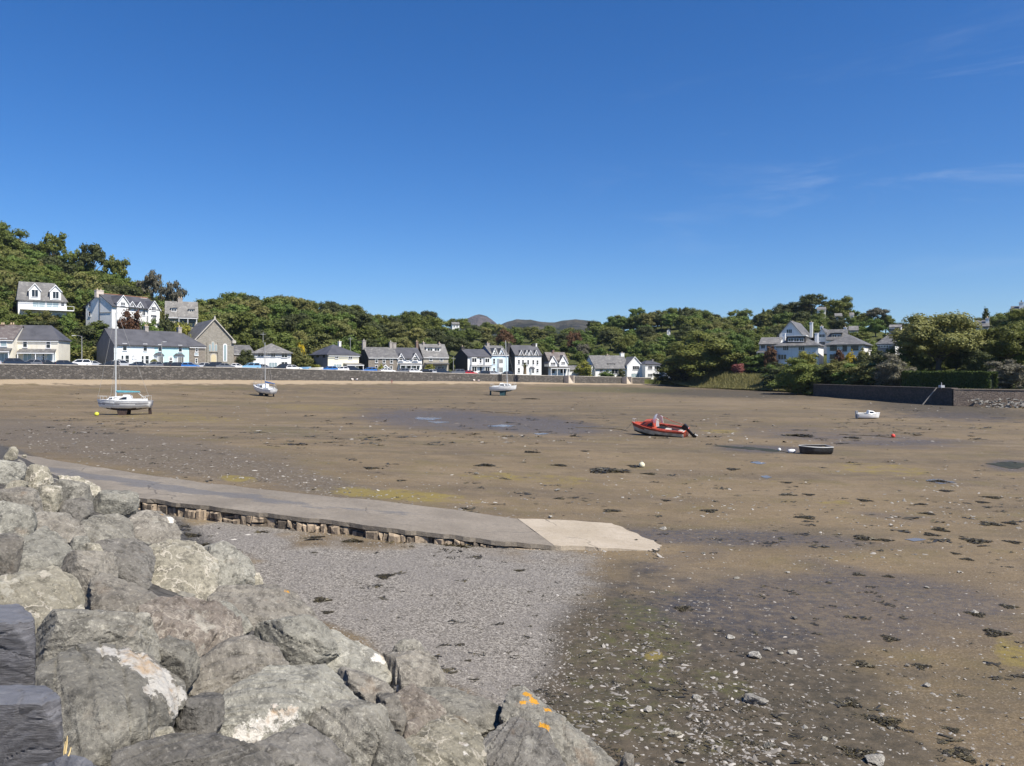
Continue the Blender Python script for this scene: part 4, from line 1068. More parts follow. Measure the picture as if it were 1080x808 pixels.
def make_lobes(kind, r):
    """many small boughs spread over the shell of the crown"""
    L_ = []
    def shell(n, zc, rx, rz, s0, s1, zmin=-1.0, jitter=.25, squash=.8):
        for i in range(n):
            u = r.uniform(zmin, 1); a = i*2.39996 + r.uniform(-.4, .4); q = math.sqrt(max(0, 1-u*u))
            k = r.uniform(1-jitter*1.6, 1+jitter*.35)
            s = r.uniform(s0, s1)
            L_.append(((math.cos(a)*q*rx*k, math.sin(a)*q*rx*k, zc+u*rz*k), (s*r.uniform(.9,1.3), s*r.uniform(.9,1.3), s*squash)))
    if kind == 'round':
        shell(40, .58, .40, .34, .075, .14, -.75); L_.append(((0,0,.55), (.30,.30,.26)))
    elif kind == 'tall':
        shell(36, .58, .34, .37, .07, .13, -.85); L_.append(((0,0,.55), (.24,.24,.29)))
    elif kind == 'airy':
        shell(26, .72, .42, .22, .06, .11, -.7, .4, .6)
    elif kind == 'pine':
        shell(26, .74, .42, .20, .08, .14, -.5, .4, .5)
    elif kind == 'cone':
        for i in range(30):
            z = i/30*.9+.06; rad = (1-z)*.34; a = i*2.4
            s = .06+(1-z)*.11; L_.append(((math.cos(a)*rad, math.sin(a)*rad, z), (s, s, s*.7)))
    elif kind == 'bush':
        shell(42, .40, .41, .50, .07, .14, -.75); L_.append(((0,0,.40), (.32,.32,.38)))
    return L_
PROTO = {}
def proto(kind, fol, seed, nleaf=2600, leaf=.052, core=True):
    key = (kind, fol, seed, nleaf)
    if key in PROTO: return PROTO[key]
    r = np.random.default_rng(seed*101+len(kind)); r2 = random.Random(seed)
    lobes = make_lobes(kind, r2)
    hollow = .55 if kind in ('airy', 'pine') else .7
    v, f, t = leaf_cloud(lobes, nleaf, leaf, r, hollow=hollow)
    crown = np_mesh('crown', v, f, FM[fol], {'tint': t})
    if core and kind not in ('airy',):
        # inner mass of the same leaves
        bm = bmesh.new(); bm.from_mesh(crown)
        tl = bm.verts.layers.float.get('tint')
        for c, rad in lobes:
            iv, if_ = ico(c, [x*.74 for x in rad], 1)
            nv = [bm.verts.new(p) for p in iv]
            for q in nv: q[tl] = .3
            for fa in if_: bm.faces.new([nv[i] for i in fa])
        bm.to_mesh(crown); bm.free()
    mb = MB()
    tops = [l[0] for l in lobes]
    mb.tube([(0,0,-.06), (.01,0,.15), (-.01,.01,.35), (.01,0,.6)], [.034,.027,.022,.010], 7)
    for c in tops[:11]:
        c = Vector(c); s = Vector((0, 0, max(.12, c.z*.55)))
        mb.tube([s, s.lerp(c, .5)+Vector((0,0,.02)), c], [.014,.009,.004], 5)
    trunk = mb.mesh('trunk', bark)
    # one-mesh version for the packed woodland
    bm = bmesh.new(); bm.from_mesh(crown)
    n_f = len(bm.faces)
    bm.from_mesh(trunk); bm.faces.ensure_lookup_table()
    for fa in bm.faces[n_f:]: fa.material_index = 1
    whole = bpy.data.meshes.new('tree'); bm.to_mesh(whole); bm.free()
    whole.materials.append(FM[fol]); whole.materials.append(bark)
    PROTO[key] = (crown, trunk, whole)
    return PROTO[key]
HOUSE_RECTS = []       # (px0, py0, px1, py1, Y): filled in before the woodland is planted
def plant_at(loc, w, h, pr, name, label, cat, group=None, parts=True, rz=None):
    crown, trunk, whole = pr
    if parts:
        o = empty(name, loc, random.uniform(0, 6.28) if rz is None else rz)
        link('crown', crown, o); link('trunk', trunk, o)
    else:
        o = link(name, whole); o.location = loc; o.rotation_euler = (0, 0, random.uniform(0, 6.28))
    o.scale = (w, w, h)
    return tag(o, label, cat, group)
def plant(px, ybase, ytop, wpx, Y, pr, name, label, cat, group=None, parts=True):
    if px < 690 and Y < shore_Y(px)+9: Y = shore_Y(px)+9.5
    p = at(px, ybase, Y); zt = at(px, ytop, Y).z
    y0 = float(np.interp(px, HT_PX, HT_Y0v))
    p.z = (max(float(hill(px, Y)), float(G(p.x, Y))) if Y > y0 - 1 else float(G(p.x, Y))) - .1
    hgt = max(.6, (zt-p.z)/.97)
    return plant_at(p, wpx/F*Y/.92, hgt, pr, name, label, cat, group, parts)
BIG = dict(nleaf=9000, leaf=.026)
P_round = [proto('round', 'oak', s) for s in (1,2,3)] + [proto('round', 'olive', 4), proto('round', 'ash', 5), proto('round', 'dark', 6)]
P_tall = [proto('tall', 'oak', 7), proto('tall', 'ash', 8), proto('tall', 'dark', 9)]

# --- single trees that stand out
T = plant
T(2, 290, 236, 46, 268, proto('round','oak',11,7000,.032), 'tree', 'tall dark oak at the left edge rising above the skyline', 'tree')
T(-22, 330, 262, 50, 240, proto('round','oak',12,7000,.032), 'tree', 'broad oak cut by the left frame edge below the skyline tree', 'tree')
T(56, 291, 246, 30, 280, proto('airy','oak',13,1900,.05), 'tree', 'airy skyline tree on the left hill with sky showing through', 'tree')
T(97, 291, 258, 34, 276, proto('airy','dark',14,3600,.045), 'tree', 'dark spreading skyline tree right of the airy one', 'tree')
T(77, 293, 264, 22, 278, proto('airy','oak',15,1500,.05), 'tree', 'small thin skyline tree between the airy and spreading ones', 'tree')
T(122, 295, 270, 26, 272, proto('airy','oak',16,2400,.05), 'tree', 'small open crowned tree on the skyline above the white villa', 'tree')
T(36, 288, 258, 22, 282, proto('airy','oak',17,2400,.05), 'tree', 'low open tree on the skyline left of the airy one', 'tree')
T(160, 318, 288, 26, 258, proto('airy','grey',18,2600,.045), 'tree', 'grey leafless tree on the slope above the villa chimneys', 'tree')
T(180, 328, 297, 26, 250, proto('airy','grey',19,2600,.045), 'tree', 'grey twiggy tree above the grey roofed hillside house', 'tree')
T(738, 411, 351, 88, 240, proto('bush','oak',21,14000,.022), 'bush', 'huge dark green bush tree on the shore where the sea wall ends', 'bush')
T(712, 410, 378, 40, 246, proto('bush','dark',22,6000,.03), 'bush', 'dark lower bush on the left flank of the huge shore bush', 'bush')
T(843, 414, 376, 60, 178, proto('bush','oak',23,12000,.024), 'bush', 'large rounded bush at the left end of the harbour wall', 'bush')
T(818, 410, 381, 30, 208, proto('bush','dark',24,6000,.03), 'bush', 'dark bush between the grass bank and the large rounded bush', 'bush')
T(800, 398, 371, 44, 232, proto('bush','ash',25,7000,.03), 'bush', 'bright green bush behind the grass bank', 'bush')
T(766, 402, 372, 36, 240, proto('bush','ash',26,7000,.03), 'bush', 'mid green bush on the right flank of the huge shore bush', 'bush')
T(776, 398, 352, 36, 236, proto('round','ash',27,6000,.03), 'tree', 'green tree left of the white houses on the right', 'tree')
T(990, 402, 327, 96, 156, proto('round','olive',28,16000,.021), 'tree', 'big spreading tree behind the clipped hedge on the right', 'tree')
T(942, 410, 372, 40, 150, proto('bush','grey',29,6000,.03), 'bush', 'pale willow like bush left of the clipped hedge', 'bush')
T(925, 408, 365, 40, 166, proto('bush','dark',30,6000,.03), 'bush', 'dark shaded bush behind the pale willow like bush', 'bush')
T(955, 400, 358, 40, 160, proto('bush','oak',31,7000,.03), 'bush', 'dense bush under the left side of the big spreading tree', 'bush')
T(890, 406, 376, 44, 172, proto('bush','olive',32,7000,.03), 'bush', 'olive bush on the terrace below the hipped roof house', 'bush')
T(915, 408, 380, 34, 165, proto('bush','olive',33,6000,.03), 'bush', 'rounded olive bush on the harbour wall top right of the terrace', 'bush')
T(1030, 386, 347, 36, 165, proto('round','yellow',34,6000,.03), 'tree', 'yellow green tree right of the big spreading tree', 'tree')
T(1040, 362, 325, 20, 200, proto('cone','dark',35,3500,.04), 'tree', 'dark conifer on the skyline behind the white tower chimney', 'tree')
T(1062, 398, 342, 56, 150, proto('round','oak',36,9000,.028), 'tree', 'dark oak at the right edge above the hedge', 'tree')
T(1086, 372, 320, 50, 185, proto('round','oak',37,8000,.028), 'tree', 'oak on the rise at the right frame edge', 'tree')
T(1066, 406, 378, 52, 132, proto('bush','grey',38,7000,.03), 'bush', 'pale grey green bush at the right edge behind the hedge', 'bush')
T(1030, 402, 362, 36, 150, proto('bush','dark',39,6000,.03), 'bush', 'very dark bush in shade behind the hedge', 'bush')
T(857, 340, 311, 32, 320, proto('pine','dark',40,5000,.034), 'pine_tree', 'flat topped dark pine on the right hill skyline', 'pine tree')
T(885, 342, 312, 30, 316, proto('tall','oak',41,6000,.034), 'tree', 'tall rounded tree right of the flat topped pine', 'tree')
T(866, 346, 325.5, 22, 298, proto('bush','oak',23,12000,.024), 'bush', 'bush hiding the foot of the pale hilltop house', 'bush')
T(884, 348, 332.5, 22, 293, proto('bush','dark',24,6000,.03), 'bush', 'dark bush hiding the foot of the white hilltop house', 'bush')
T(899, 350, 331.5, 15, 295, proto('bush','ash',25,7000,.03), 'bush', 'bush hiding the foot of the narrow cream house', 'bush')
T(30, 340, 327.5, 30, 199, proto('bush','oak',91,3600,.044), 'bush', 'bush under the left half of the dormer house deck', 'bush')
T(52, 340, 328, 28, 200, proto('bush','olive',92,3600,.044), 'bush', 'olive bush under the middle of the dormer house deck', 'bush')
T(71, 340, 328.5, 24, 201, proto('bush','ash',93,3600,.044), 'bush', 'bush under the right end of the dormer house deck', 'bush')
T(194, 350, 341, 20, 209, proto('bush','olive',92,3600,.044), 'bush', 'bush below the porch of the grey roofed hillside house', 'bush')
T(104, 352, 338, 30, 207, proto('bush','oak',91,3600,.044), 'bush', 'bush along the foot of the villa gable wall', 'bush')
T(926, 345, 326, 26, 300, proto('pine','grey',42,3600,.04), 'pine_tree', 'small open pine on the skyline right of the hilltop houses', 'pine tree')
T(805, 340, 326, 9, 330, proto('cone','dark',43,1800,.05), 'tree', 'small pointed conifer on the right hill skyline', 'tree')
T(830, 342, 319, 34, 328, proto('round','dark',44,5000,.035), 'tree', 'dark domed tree left of the flat topped pine', 'tree')
T(672, 346, 324, 18, 382, proto('airy','ash',45,2500,.045), 'tree', 'bright feathery tree standing up on the central hill skyline', 'tree')
T(722, 344, 324, 16, 372, proto('round','dark',46,2600,.045), 'tree', 'dark dome on the central hill skyline', 'tree')
T(782, 345, 325, 22, 352, proto('airy','oak',47,2500,.045), 'tree', 'open crowned tree on the skyline right of the central hill', 'tree')
T(615, 388, 362, 18, 300, proto('tall','grey',48,3000,.04), 'tree', 'pale grey birch like tree behind the twin gabled house', 'tree')
T(606, 378, 350, 18, 330, proto('round','copper',49,3000,.045), 'tree', 'copper leaved dark tree in the valley wood', 'tree')
T(533, 372, 348, 22, 330, proto('round','copper',50,3000,.045), 'tree', 'dark copper tree behind the pale blue house', 'tree')
T(617, 396, 380, 20, 262, proto('bush','yellow',51,3500,.04), 'shrub', 'yellow flowering shrub behind the sea wall left of the white house', 'shrub')
T(258.5, 387, 368, 20, 172, proto('bush','dark',52,5000,.035), 'shrub', 'round clipped dark bush in front of the white hipped house', 'shrub')
T(21, 343, 332, 22, 205, proto('bush','gorse',53,2600,.05), 'gorse_bush', 'yellow gorse bush on the slope below the dormer house', 'gorse')
T(779, 387, 382, 15, 230, proto('bush','pink',54,2200,.06), 'shrub', 'pink flowering shrub left of the right hand houses', 'shrub')
T(848, 381, 367, 34, 200, proto('bush','yellow',55,4500,.04), 'shrub', 'cream and yellow flowering shrub under the flat dormer bungalow', 'shrub')
T(885, 381, 368, 16, 196, proto('bush','copper',56,2600,.05), 'shrub', 'reddish shrub in front of the hipped roof house', 'shrub')
T(898, 380, 367, 12, 194, proto('bush','gorse',57,2200,.06), 'gorse_bush', 'yellow flowering bush in front of the hipped roof house', 'gorse')
T(910, 382, 366, 20, 190, proto('bush','olive',58,3000,.05), 'shrub', 'olive shrub right of the yellow flowering bush', 'shrub')
T(813, 378, 362, 16, 226, proto('bush','copper',59,2600,.05), 'shrub', 'brown leaved shrub beside the left wing of the right houses', 'shrub')
T(316, 384, 365, 26, 196, proto('bush','olive',60,4000,.045), 'shrub', 'tan and yellow shrub between the two hipped houses', 'shrub')
T(318, 375, 361, 9, 197, proto('bush','gorse',61,1600,.07), 'gorse_bush', 'small yellow topped gorse above the tan shrub', 'gorse')
T(454, 394, 384, 13, 207, proto('bush','yellow',62,2200,.06), 'shrub', 'yellow green shrub before the dark house with a box dormer', 'shrub')
T(402, 391, 384, 7, 199, proto('bush','yellow',63,1400,.08), 'shrub', 'small yellow shrub before the stone terrace', 'shrub')
T(126, 386, 378, 7, 161, proto('bush','copper',64,1400,.08), 'shrub', 'brown shrub by the door of the white cottage', 'shrub')
T(163, 386, 377, 7, 166, proto('bush','olive',65,1400,.08), 'shrub', 'rounded brownish shrub between white and turquoise cottages', 'shrub')
T(190, 344, 336, 24, 196, proto('bush','yellow',66,2500,.06), 'shrub', 'bright yellow green shrub above the chapel roof', 'shrub')
T(178, 342, 330, 22, 206, proto('bush','dark',67,2500,.06), 'shrub', 'dark hedge bush left of the grey roofed hillside house', 'shrub')
T(142, 350, 325, 36, 196, proto('bush','copper',68,5500,.035), 'bush', 'brownish dark bush in front of the white villa', 'bush')
T(160, 352, 334, 30, 190, proto('bush','ash',69,4500,.04), 'shrub', 'green shrub on the slope under the villa', 'shrub')
T(330, 390, 384, 16, 184, proto('bush','yellow',70,1600,.08), 'shrub', 'low yellow green hedge before the cream hipped house', 'shrub')
T(640, 400, 391, 16, 255, proto('bush','ash',71,2400,.06), 'shrub', 'green shrub behind the sea wall before the white house', 'shrub')
T(655, 400, 389, 9, 254, proto('bush','dark',72,2000,.06), 'shrub', 'dark shrub beside the gable of the white house', 'shrub')
# palm before the big white house
pl = tag(empty('palm_tree', at(553.5, 394, 224)), 'palm tree with drooping head before the big white house', 'palm tree')
mb = MB(); mb.tube([(0,0,-.2),(.05,0,1.4),(0,0,2.6)], [.5,.42,.36], 8); mb.build('trunk', smat('palm_trunk', (.16,.12,.07), .9, .3, 4), pl)
mb = MB(); rr = random.Random(3)
for i in range(70):
    a = rr.uniform(0, 2*PI); e = rr.uniform(-.9, .9); L_ = rr.uniform(.9, 1.5)
    p0 = Vector((0,0,2.7)); d = Vector((math.cos(a)*math.cos(e), math.sin(a)*math.cos(e), math.sin(e)))
    p1 = p0 + d*L_*.6; p2 = p0 + d*L_ + Vector((0,0,-.35)); s = d.cross(Vector((0,0,1))).normalized()*.09
    mb.add([p0-s, p0+s, p1+s, p1-s, p2], [(0,1,2,3), (3,2,4)])
mb.build('crown', smat('palm_leaves', (.10,.11,.035), .6, .3, 3), pl)
# clipped hedge on the harbour wall
hg = tag(empty('hedge', at(1000, 410, 136)), 'clipped green hedge with a sunlit top on the right harbour wall', 'hedge')
r_ = np.random.default_rng(77)
ax0, ax1 = at(955, 409, 146), at(1048, 409, 127)
n_ = 16000
f_ = r_.uniform(0, 1, n_); ww = r_.uniform(-1.1, 1.1, n_); face = r_.integers(0, 3, n_)
hh = r_.uniform(0, 1, n_)
H_ = 3.0 - .5*f_
dirv = np.array(ax1-ax0); dl = dirv/np.linalg.norm(dirv); nv_ = np.array([dl[1], -dl[0], 0])
zt = np.where(face == 0, 1.0, hh); wv = np.where(face == 0, ww, np.where(face == 1, 1.1, -1.1))
pz = zt*H_ + (vnoise(f_*30, ww*2, 5)-.5)*.35*zt
p = np.array(ax0)[None] + f_[:,None]*dirv[None] + (wv*.75)[:,None]*nv_[None] + np.stack([0*f_, 0*f_, pz], 1) + r_.normal(size=(n_,3))*.07
d = np.where((face == 0)[:,None], np.array([0,0,1.])[None], (np.sign(wv)[:,None]*nv_[None])) + r_.normal(size=(n_,3))*.5
d /= np.linalg.norm(d, axis=1)[:,None]
a_ = np.cross(d, r_.normal(size=(n_,3))); a_ /= np.linalg.norm(a_, axis=1)[:,None]; b__ = np.cross(d, a_)
s_ = .28
q = np.stack([p-a_*s_*.5, p-b__*s_*.4, p+a_*s_*.5, p+b__*s_*.4], 1).reshape(-1, 3)
o = link('leaves', np_mesh('leaves', q-np.array(hg.location), np.arange(n_*4).reshape(n_,4), FM['hedge'], {'tint': np.repeat(r_.uniform(0,1,n_), 4)}), hg)
ax0c, ax1c = ax0.lerp(ax1, .03), ax0.lerp(ax1, .97)
mb = MB(); c_ = [ax0c+Vector(nv_)*.6, ax1c+Vector(nv_)*.6, ax1c-Vector(nv_)*.6, ax0c-Vector(nv_)*.6]
mb.prism([c_[0], c_[1], c_[2], c_[3]], (0, 0, 2.2)); rel(mb.build('branches', smat('hedge_core', (.02,.03,.01), .9), hg), hg)
# tall pale grass on the shore bank
def grass_bank():
    r = np.random.default_rng(5); n = 26000
    px = r.uniform(690, 856, n); f = r.uniform(0, 1, n)**1.2
    y0 = np.interp(px, [700,720,780,840,858], [256,236,214,190,173]); Y = y0 + f*19 - 4
    X = (px-CX)/F*Y
    z = np.maximum(hill(px, Y), G(X, Y))-.05
    h = r.uniform(.35, .95, n)*np.where(f < .2, .5, 1.15)
    w_ = r.uniform(.06, .12, n); a = r.uniform(0, PI, n)
    lean = r.normal(size=(n,2))*.28
    c, s = np.cos(a)*w_, np.sin(a)*w_
    v = np.stack([np.stack([X-c, Y-s, z], 1), np.stack([X+c, Y+s, z], 1), np.stack([X+lean[:,0]*h, Y+lean[:,1]*h, z+h], 1)], 1).reshape(-1, 3)
    m = fol_mat('tall_grass', (.16,.15,.05), (.34,.29,.14), (.20,.19,.07))
    tag(link('tall_grass', np_mesh('tall_grass', v, np.arange(n*3).reshape(n,3), m, {'tint': np.repeat(r.uniform(0,1,n), 3)})), 'tall pale grass on the bank between the shore bushes', 'grass', kind='stuff')
grass_bank()
DBG = False
# ------------------------------------------------------------------ houses
WHITE = smat('white_render', (.80,.80,.78), .75, .05, .6, stain=(.62,.61,.57))
CREAM = smat('cream_render', (.74,.695,.585), .75, .06, .6, stain=(.58,.52,.4))
PALEY = smat('pale_yellow_render', (.80,.75,.58), .75, .05, .6)
TURQ  = smat('turquoise_render', (.50,.74,.74), .75, .05, .6)
ICE   = smat('icy_white_render', (.72,.80,.80), .75, .05, .6)
BLUE  = smat('pale_blue_render', (.55,.69,.80), .75, .05, .6)
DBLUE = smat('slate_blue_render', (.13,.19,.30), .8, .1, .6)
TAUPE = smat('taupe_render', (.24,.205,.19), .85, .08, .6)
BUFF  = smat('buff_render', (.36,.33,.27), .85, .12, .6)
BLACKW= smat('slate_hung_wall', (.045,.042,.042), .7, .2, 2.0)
GREYW = smat('grey_shade_render', (.22,.22,.24), .8, .1, .6)  # grey walls, and white walls with their shade painted in
STONEW= stone_mat('house_stone', [(.15,.125,.10), (.22,.19,.155), (.29,.255,.21)], 2.6, (.22,.19,.16), .03, 1.7)
CHAPW = stone_mat('chapel_stone', [(.20,.183,.152), (.27,.25,.208), (.34,.315,.268)], 2.2, (.27,.24,.2), .03, 1.7)
SLATE = slate_mat('slate_roof', (.048,.049,.056), (.07,.07,.078))
SLATE2= slate_mat('old_slate_roof', (.078,.076,.077), (.112,.109,.107), .4)
SLATE3= slate_mat('lichened_slate_roof', (.11,.104,.098), (.155,.148,.138), .6)
BROWNR= slate_mat('brown_slate_roof', (.078,.062,.058), (.11,.092,.085), .35)
TILE  = smat('red_ridge', (.30,.15,.10), .85, .15, 2)
FRAME = smat('white_frame', (.80,.80,.80), .5, .03)
DFRAME= smat('dark_frame', (.05,.045,.04), .6)
BRICK = smat('chimney_brick', (.20,.14,.11), .85, .2, 3)
RENDC = smat('chimney_render', (.34,.31,.28), .85, .15, 2)
POT   = smat('clay_pot', (.55,.42,.28), .8, .1)
DOORM = smat('cream_door', (.62,.53,.34), .7, .05)
gm, gnt2, gb2 = newmat('window_glass'); gb2.inputs['Base Color'].default_value = (.02,.024,.028,1); gb2.inputs['Roughness'].default_value = .08; gb2.inputs['Specular IOR Level'].default_value = .6
GLASS = gm
gm2, _, gb3 = newmat('pale_window_glass'); gb3.inputs['Base Color'].default_value = (.30,.38,.40,1); gb3.inputs['Roughness'].default_value = .15; gb3.inputs['Specular IOR Level'].default_value = .6
PGLASS = gm2

class House:
    def __init__(s, name, label, pxc, Y, th, ybase, yeave, yridge, pxr=None, pxl=None, w=None, d=8.0, wall=WHITE, roof='gable', rmat=SLATE, cat='house', ov=.3, hip=(None, None), group=None, left=None, ridge_off=.5, right=None, front=None, found=2.5, pxR=None, expose=1.0):
        s.th = math.radians(th); s.c, s.s = math.cos(s.th), math.sin(s.th)
        s.o = at(pxc, ybase, Y); s.Y = Y
        if w is None:
            k = (pxr-CX)/F; w = (k*s.o.y - s.o.x)/(s.c - k*s.s)
        if pxl is not None:
            k = (pxl-CX)/F; d = (k*s.o.y - s.o.x)/(-s.s - k*s.c)
        if pxR is not None:          # right back corner seen at pxR
            k = (pxR-CX)/F; ox, oy = s.o.x + w*s.c, s.o.y + w*s.s; d = (k*oy - ox)/(-s.s - k*s.c)
        s.w, s.d = w, d
        if DBG: print('HOUSE %-90s Y=%.0f shore=%.0f w=%.1f d=%.1f' % (label, Y, shore_Y(pxc), w, d))
        s.h = (ybase-yeave)/F*Y
        Yr = Y + d*.5*s.c + w*.3*s.s
        s.rh = CZ + (HY-yridge)/F*Yr - s.o.z
        s.root = tag(empty(name, s.o, s.th), label, cat, group)
        s.rmat = rmat
        gz = min(float(hill(pix(s.W(x, y, 0))[0], s.W(x, y, 0).y)) for x in (0, w) for y in (0, max(d, .1)))
        found = max(found, s.o.z - gz + 1.0)
        w_, h, rh, ov_ = w, s.h, s.rh, ov
        mb = MB(); mr = MB(); f = -found
        if roof == 'gable':
            yr = d*ridge_off
            mb.prism([(0,0,f),(0,0,h),(0,yr,rh-.12),(0,d,h),(0,d,f)], (w_,0,0))
            for (y0, y1) in ((-ov_, yr), (d+ov_, yr)):
                sl = (rh-h)/abs(yr if y0 < 0 else d-yr); z0 = h - ov_*sl
                mr.prism([(-ov_*.6,y0,z0+.06),(-ov_*.6,y1,rh+.06),(-ov_*.6,y1,rh-.12),(-ov_*.6,y0,z0-.12)], (w_+ov_*1.2,0,0))
            s.roofz = lambda y: h + (rh-h)*min(y/yr, (d-y)/(d-yr))
        elif roof == 'front':
            xr = w_*.5
            mb.prism([(0,0,f),(0,0,h),(xr,0,rh-.12),(w_,0,h),(w_,0,f)], (0,d,0))
            for (x0, x1) in ((-ov_, xr), (w_+ov_, xr)):
                sl = (rh-h)/xr; z0 = h - ov_*sl
                mr.prism([(x0,-ov_*.7,z0+.06),(x1,-ov_*.7,rh+.06),(x1,-ov_*.7,rh-.12),(x0,-ov_*.7,z0-.12)], (0,d+ov_*1.4,0))
            s.roofz = lambda y: rh
        elif roof == 'hip':
            mb.box(0,0,f,w_,d,h)
            a = min(d*.5, w_*.5)
            h0 = hip[0] if hip[0] is not None else a; h1 = hip[1] if hip[1] is not None else a
            e = [(-ov_,-ov_,h-.05),(w_+ov_,-ov_,h-.05),(w_+ov_,d+ov_,h-.05),(-ov_,d+ov_,h-.05)]
            r0, r1 = (h0, d*.5, rh), (w_-h1, d*.5, rh)
            b = [(x, y, z-.16) for x, y, z in e]
            if w_-h1-h0 > .05:
                mr.add(e+[r0,r1]+b, [(0,1,5,4),(1,2,5),(2,3,4,5),(3,0,4),(0,6,7,1),(1,7,8,2),(2,8,9,3),(3,9,6,0),(6,9,8,7)])
            else:
                mr.add(e+[((h0+w_-h1)/2, d*.5, rh)]+b, [(0,1,4),(1,2,4),(2,3,4),(3,0,4),(0,5,6,1),(1,6,7,2),(2,7,8,3),(3,8,5,0),(5,8,7,6)])
            s.roofz = lambda y: h + (rh-h)*min(1, min(y, d-y)/(d*.5))
        elif roof == 'flat':
            mb.box(0,0,f,w_,d,h); mr.box(-ov_,-ov_,h,w_+ov_,d+ov_,h+.25)
            s.roofz = lambda y: h
        s.wall = mb.build('wall', wall, s.root)
        s.roof = mr.build('roof', rmat, s.root)
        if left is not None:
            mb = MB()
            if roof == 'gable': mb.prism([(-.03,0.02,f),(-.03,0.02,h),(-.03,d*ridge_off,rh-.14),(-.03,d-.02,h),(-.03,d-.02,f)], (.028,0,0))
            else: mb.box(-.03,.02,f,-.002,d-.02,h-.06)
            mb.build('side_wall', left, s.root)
        if right is not None:
            mb = MB(); mb.box(w_+.002,.02,f,w_+.03,d-.02,h-.06); mb.build('side_wall', right, s.root)
        if roof in ('gable', 'hip'):       # gutter board under the eaves
            mb = MB(); mb.box(-.05,-ov_-.06,h-.34-ov_*.4,w_+.05,-ov_+.0,h-.2-ov_*.4); mb.build('gutter', s_gut(wall), s.root)
        pl_ = [pix(s.W(x, y, z)) for x in (0, w_) for y in (0, d) for z in (0, rh)]
        t_, b_ = min(p[1] for p in pl_), max(p[1] for p in pl_)
        HOUSE_RECTS.append((min(p[0] for p in pl_), t_, max(p[0] for p in pl_), t_+(b_-t_)*expose, Y))
    def W(s, x, y, z): return Vector((s.o.x + x*s.c - y*s.s, s.o.y + x*s.s + y*s.c, s.o.z + z))
    def ray(s, px, py):
        d = Vector(((px-CX)/F, 1, -(py-HY)/F))
        ld = Vector((d.x*s.c + d.y*s.s, -d.x*s.s + d.y*s.c, d.z))
        q = Vector((0,0,CZ)) - s.o
        lo = Vector((q.x*s.c + q.y*s.s, -q.x*s.s + q.y*s.c, q.z))
        return lo, ld
    def Fp(s, px, py, y=0.0):
        lo, ld = s.ray(px, py); k = (y-lo.y)/ld.y; p = lo + ld*k; return p.x, p.z
    def Sp(s, px, py, x=0.0):
        lo, ld = s.ray(px, py); k = (x-lo.x)/ld.x; p = lo + ld*k; return p.y, p.z
    def _win(s, T_, a0, a1, z0, z1, frame, glass, bars, parent=None, name='window'):
        """T_(a, out, z) -> local point; frame ring with glazing bars, and the pane behind it"""
        mf = MB(); t = .09
        def bx(a, b, c, d, o0, o1, mb):
            vs = [T_(x, o, z) for z in (c, d) for (x, o) in ((a,o0),(b,o0),(b,o1),(a,o1))]
            mb.add(vs, [(0,3,2,1),(4,5,6,7),(0,1,5,4),(1,2,6,5),(2,3,7,6),(3,0,4,7)])
        bx(a0-t, a0, z0-t, z1+t, .0, .09, mf); bx(a1, a1+t, z0-t, z1+t, .0, .09, mf)
        bx(a0, a1, z1, z1+t, .0, .09, mf); bx(a0-t-.04, a1+t+.04, z0-t-.08, z0-t*.2, .0, .16, mf)
        if 'h' in bars: zc = (z0+z1)/2; bx(a0, a1, zc-.035, zc+.035, .0, .07, mf)
        if 'v' in bars: ac = (a0+a1)/2; bx(ac-.04, ac+.04, z0, z1, .0, .075, mf)
        if 'w' in bars:
            for q in (1/3., 2/3.): ac = a0+(a1-a0)*q; bx(ac-.04, ac+.04, z0, z1, .0, .075, mf)
        o = mf.build(name, frame, parent or s.root)
        mp = MB(); bx(a0-.01, a1+.01, z0-.01, z1+.01, .002, .03, mp); mp.build('pane', glass, o)
        return o
    def win(s, lst, face='F', frame=None, glass=None, bars='h', y=0.0, parent=None, name='window'):
        frame = frame or FRAME; glass = glass or GLASS
        for (px, py, wp, hp) in lst:
            if face == 'F':
                a0, z0 = s.Fp(px-wp/2., py+hp/2., y); a1, z1 = s.Fp(px+wp/2., py-hp/2., y)
                T_ = lambda a, o, z: (a, y-o, z)
            elif face == 'L':
                a0, z0 = s.Sp(px+wp/2., py+hp/2., 0.0); a1, z1 = s.Sp(px-wp/2., py-hp/2., 0.0)
                T_ = lambda a, o, z: (-.035-o, a, z)
            else:
                a0, z0 = s.Sp(px-wp/2., py+hp/2., s.w); a1, z1 = s.Sp(px+wp/2., py-hp/2., s.w)
                T_ = lambda a, o, z: (s.w+.035+o, a, z)
            if a0 > a1: a0, a1 = a1, a0
            if abs(a1-a0) > 8 or max(abs(a0), abs(a1)) > 60: continue
            s._win(T_, a0, a1, min(z0,z1), max(z0,z1), frame, glass, bars, parent, name)
        return s
    def door(s, px, ytop, ybot, wp, mat, y=0.0, name='door'):
        a0, z0 = s.Fp(px-wp/2., ybot, y); a1, z1 = s.Fp(px+wp/2., ytop, y)
        mb = MB(); mb.box(a0, y-.06, z0, a1, y-.002, z1); o = mb.build(name, mat, s.root)
        mb = MB(); mb.box(a0-.12, y-.1, z0, a0, y-.003, z1+.12); mb.box(a1, y-.1, z0, a1+.12, y-.003, z1+.12); mb.box(a0, y-.1, z1, a1, y-.003, z1+.12)
        mb.build('door_frame', FRAME, o); return s
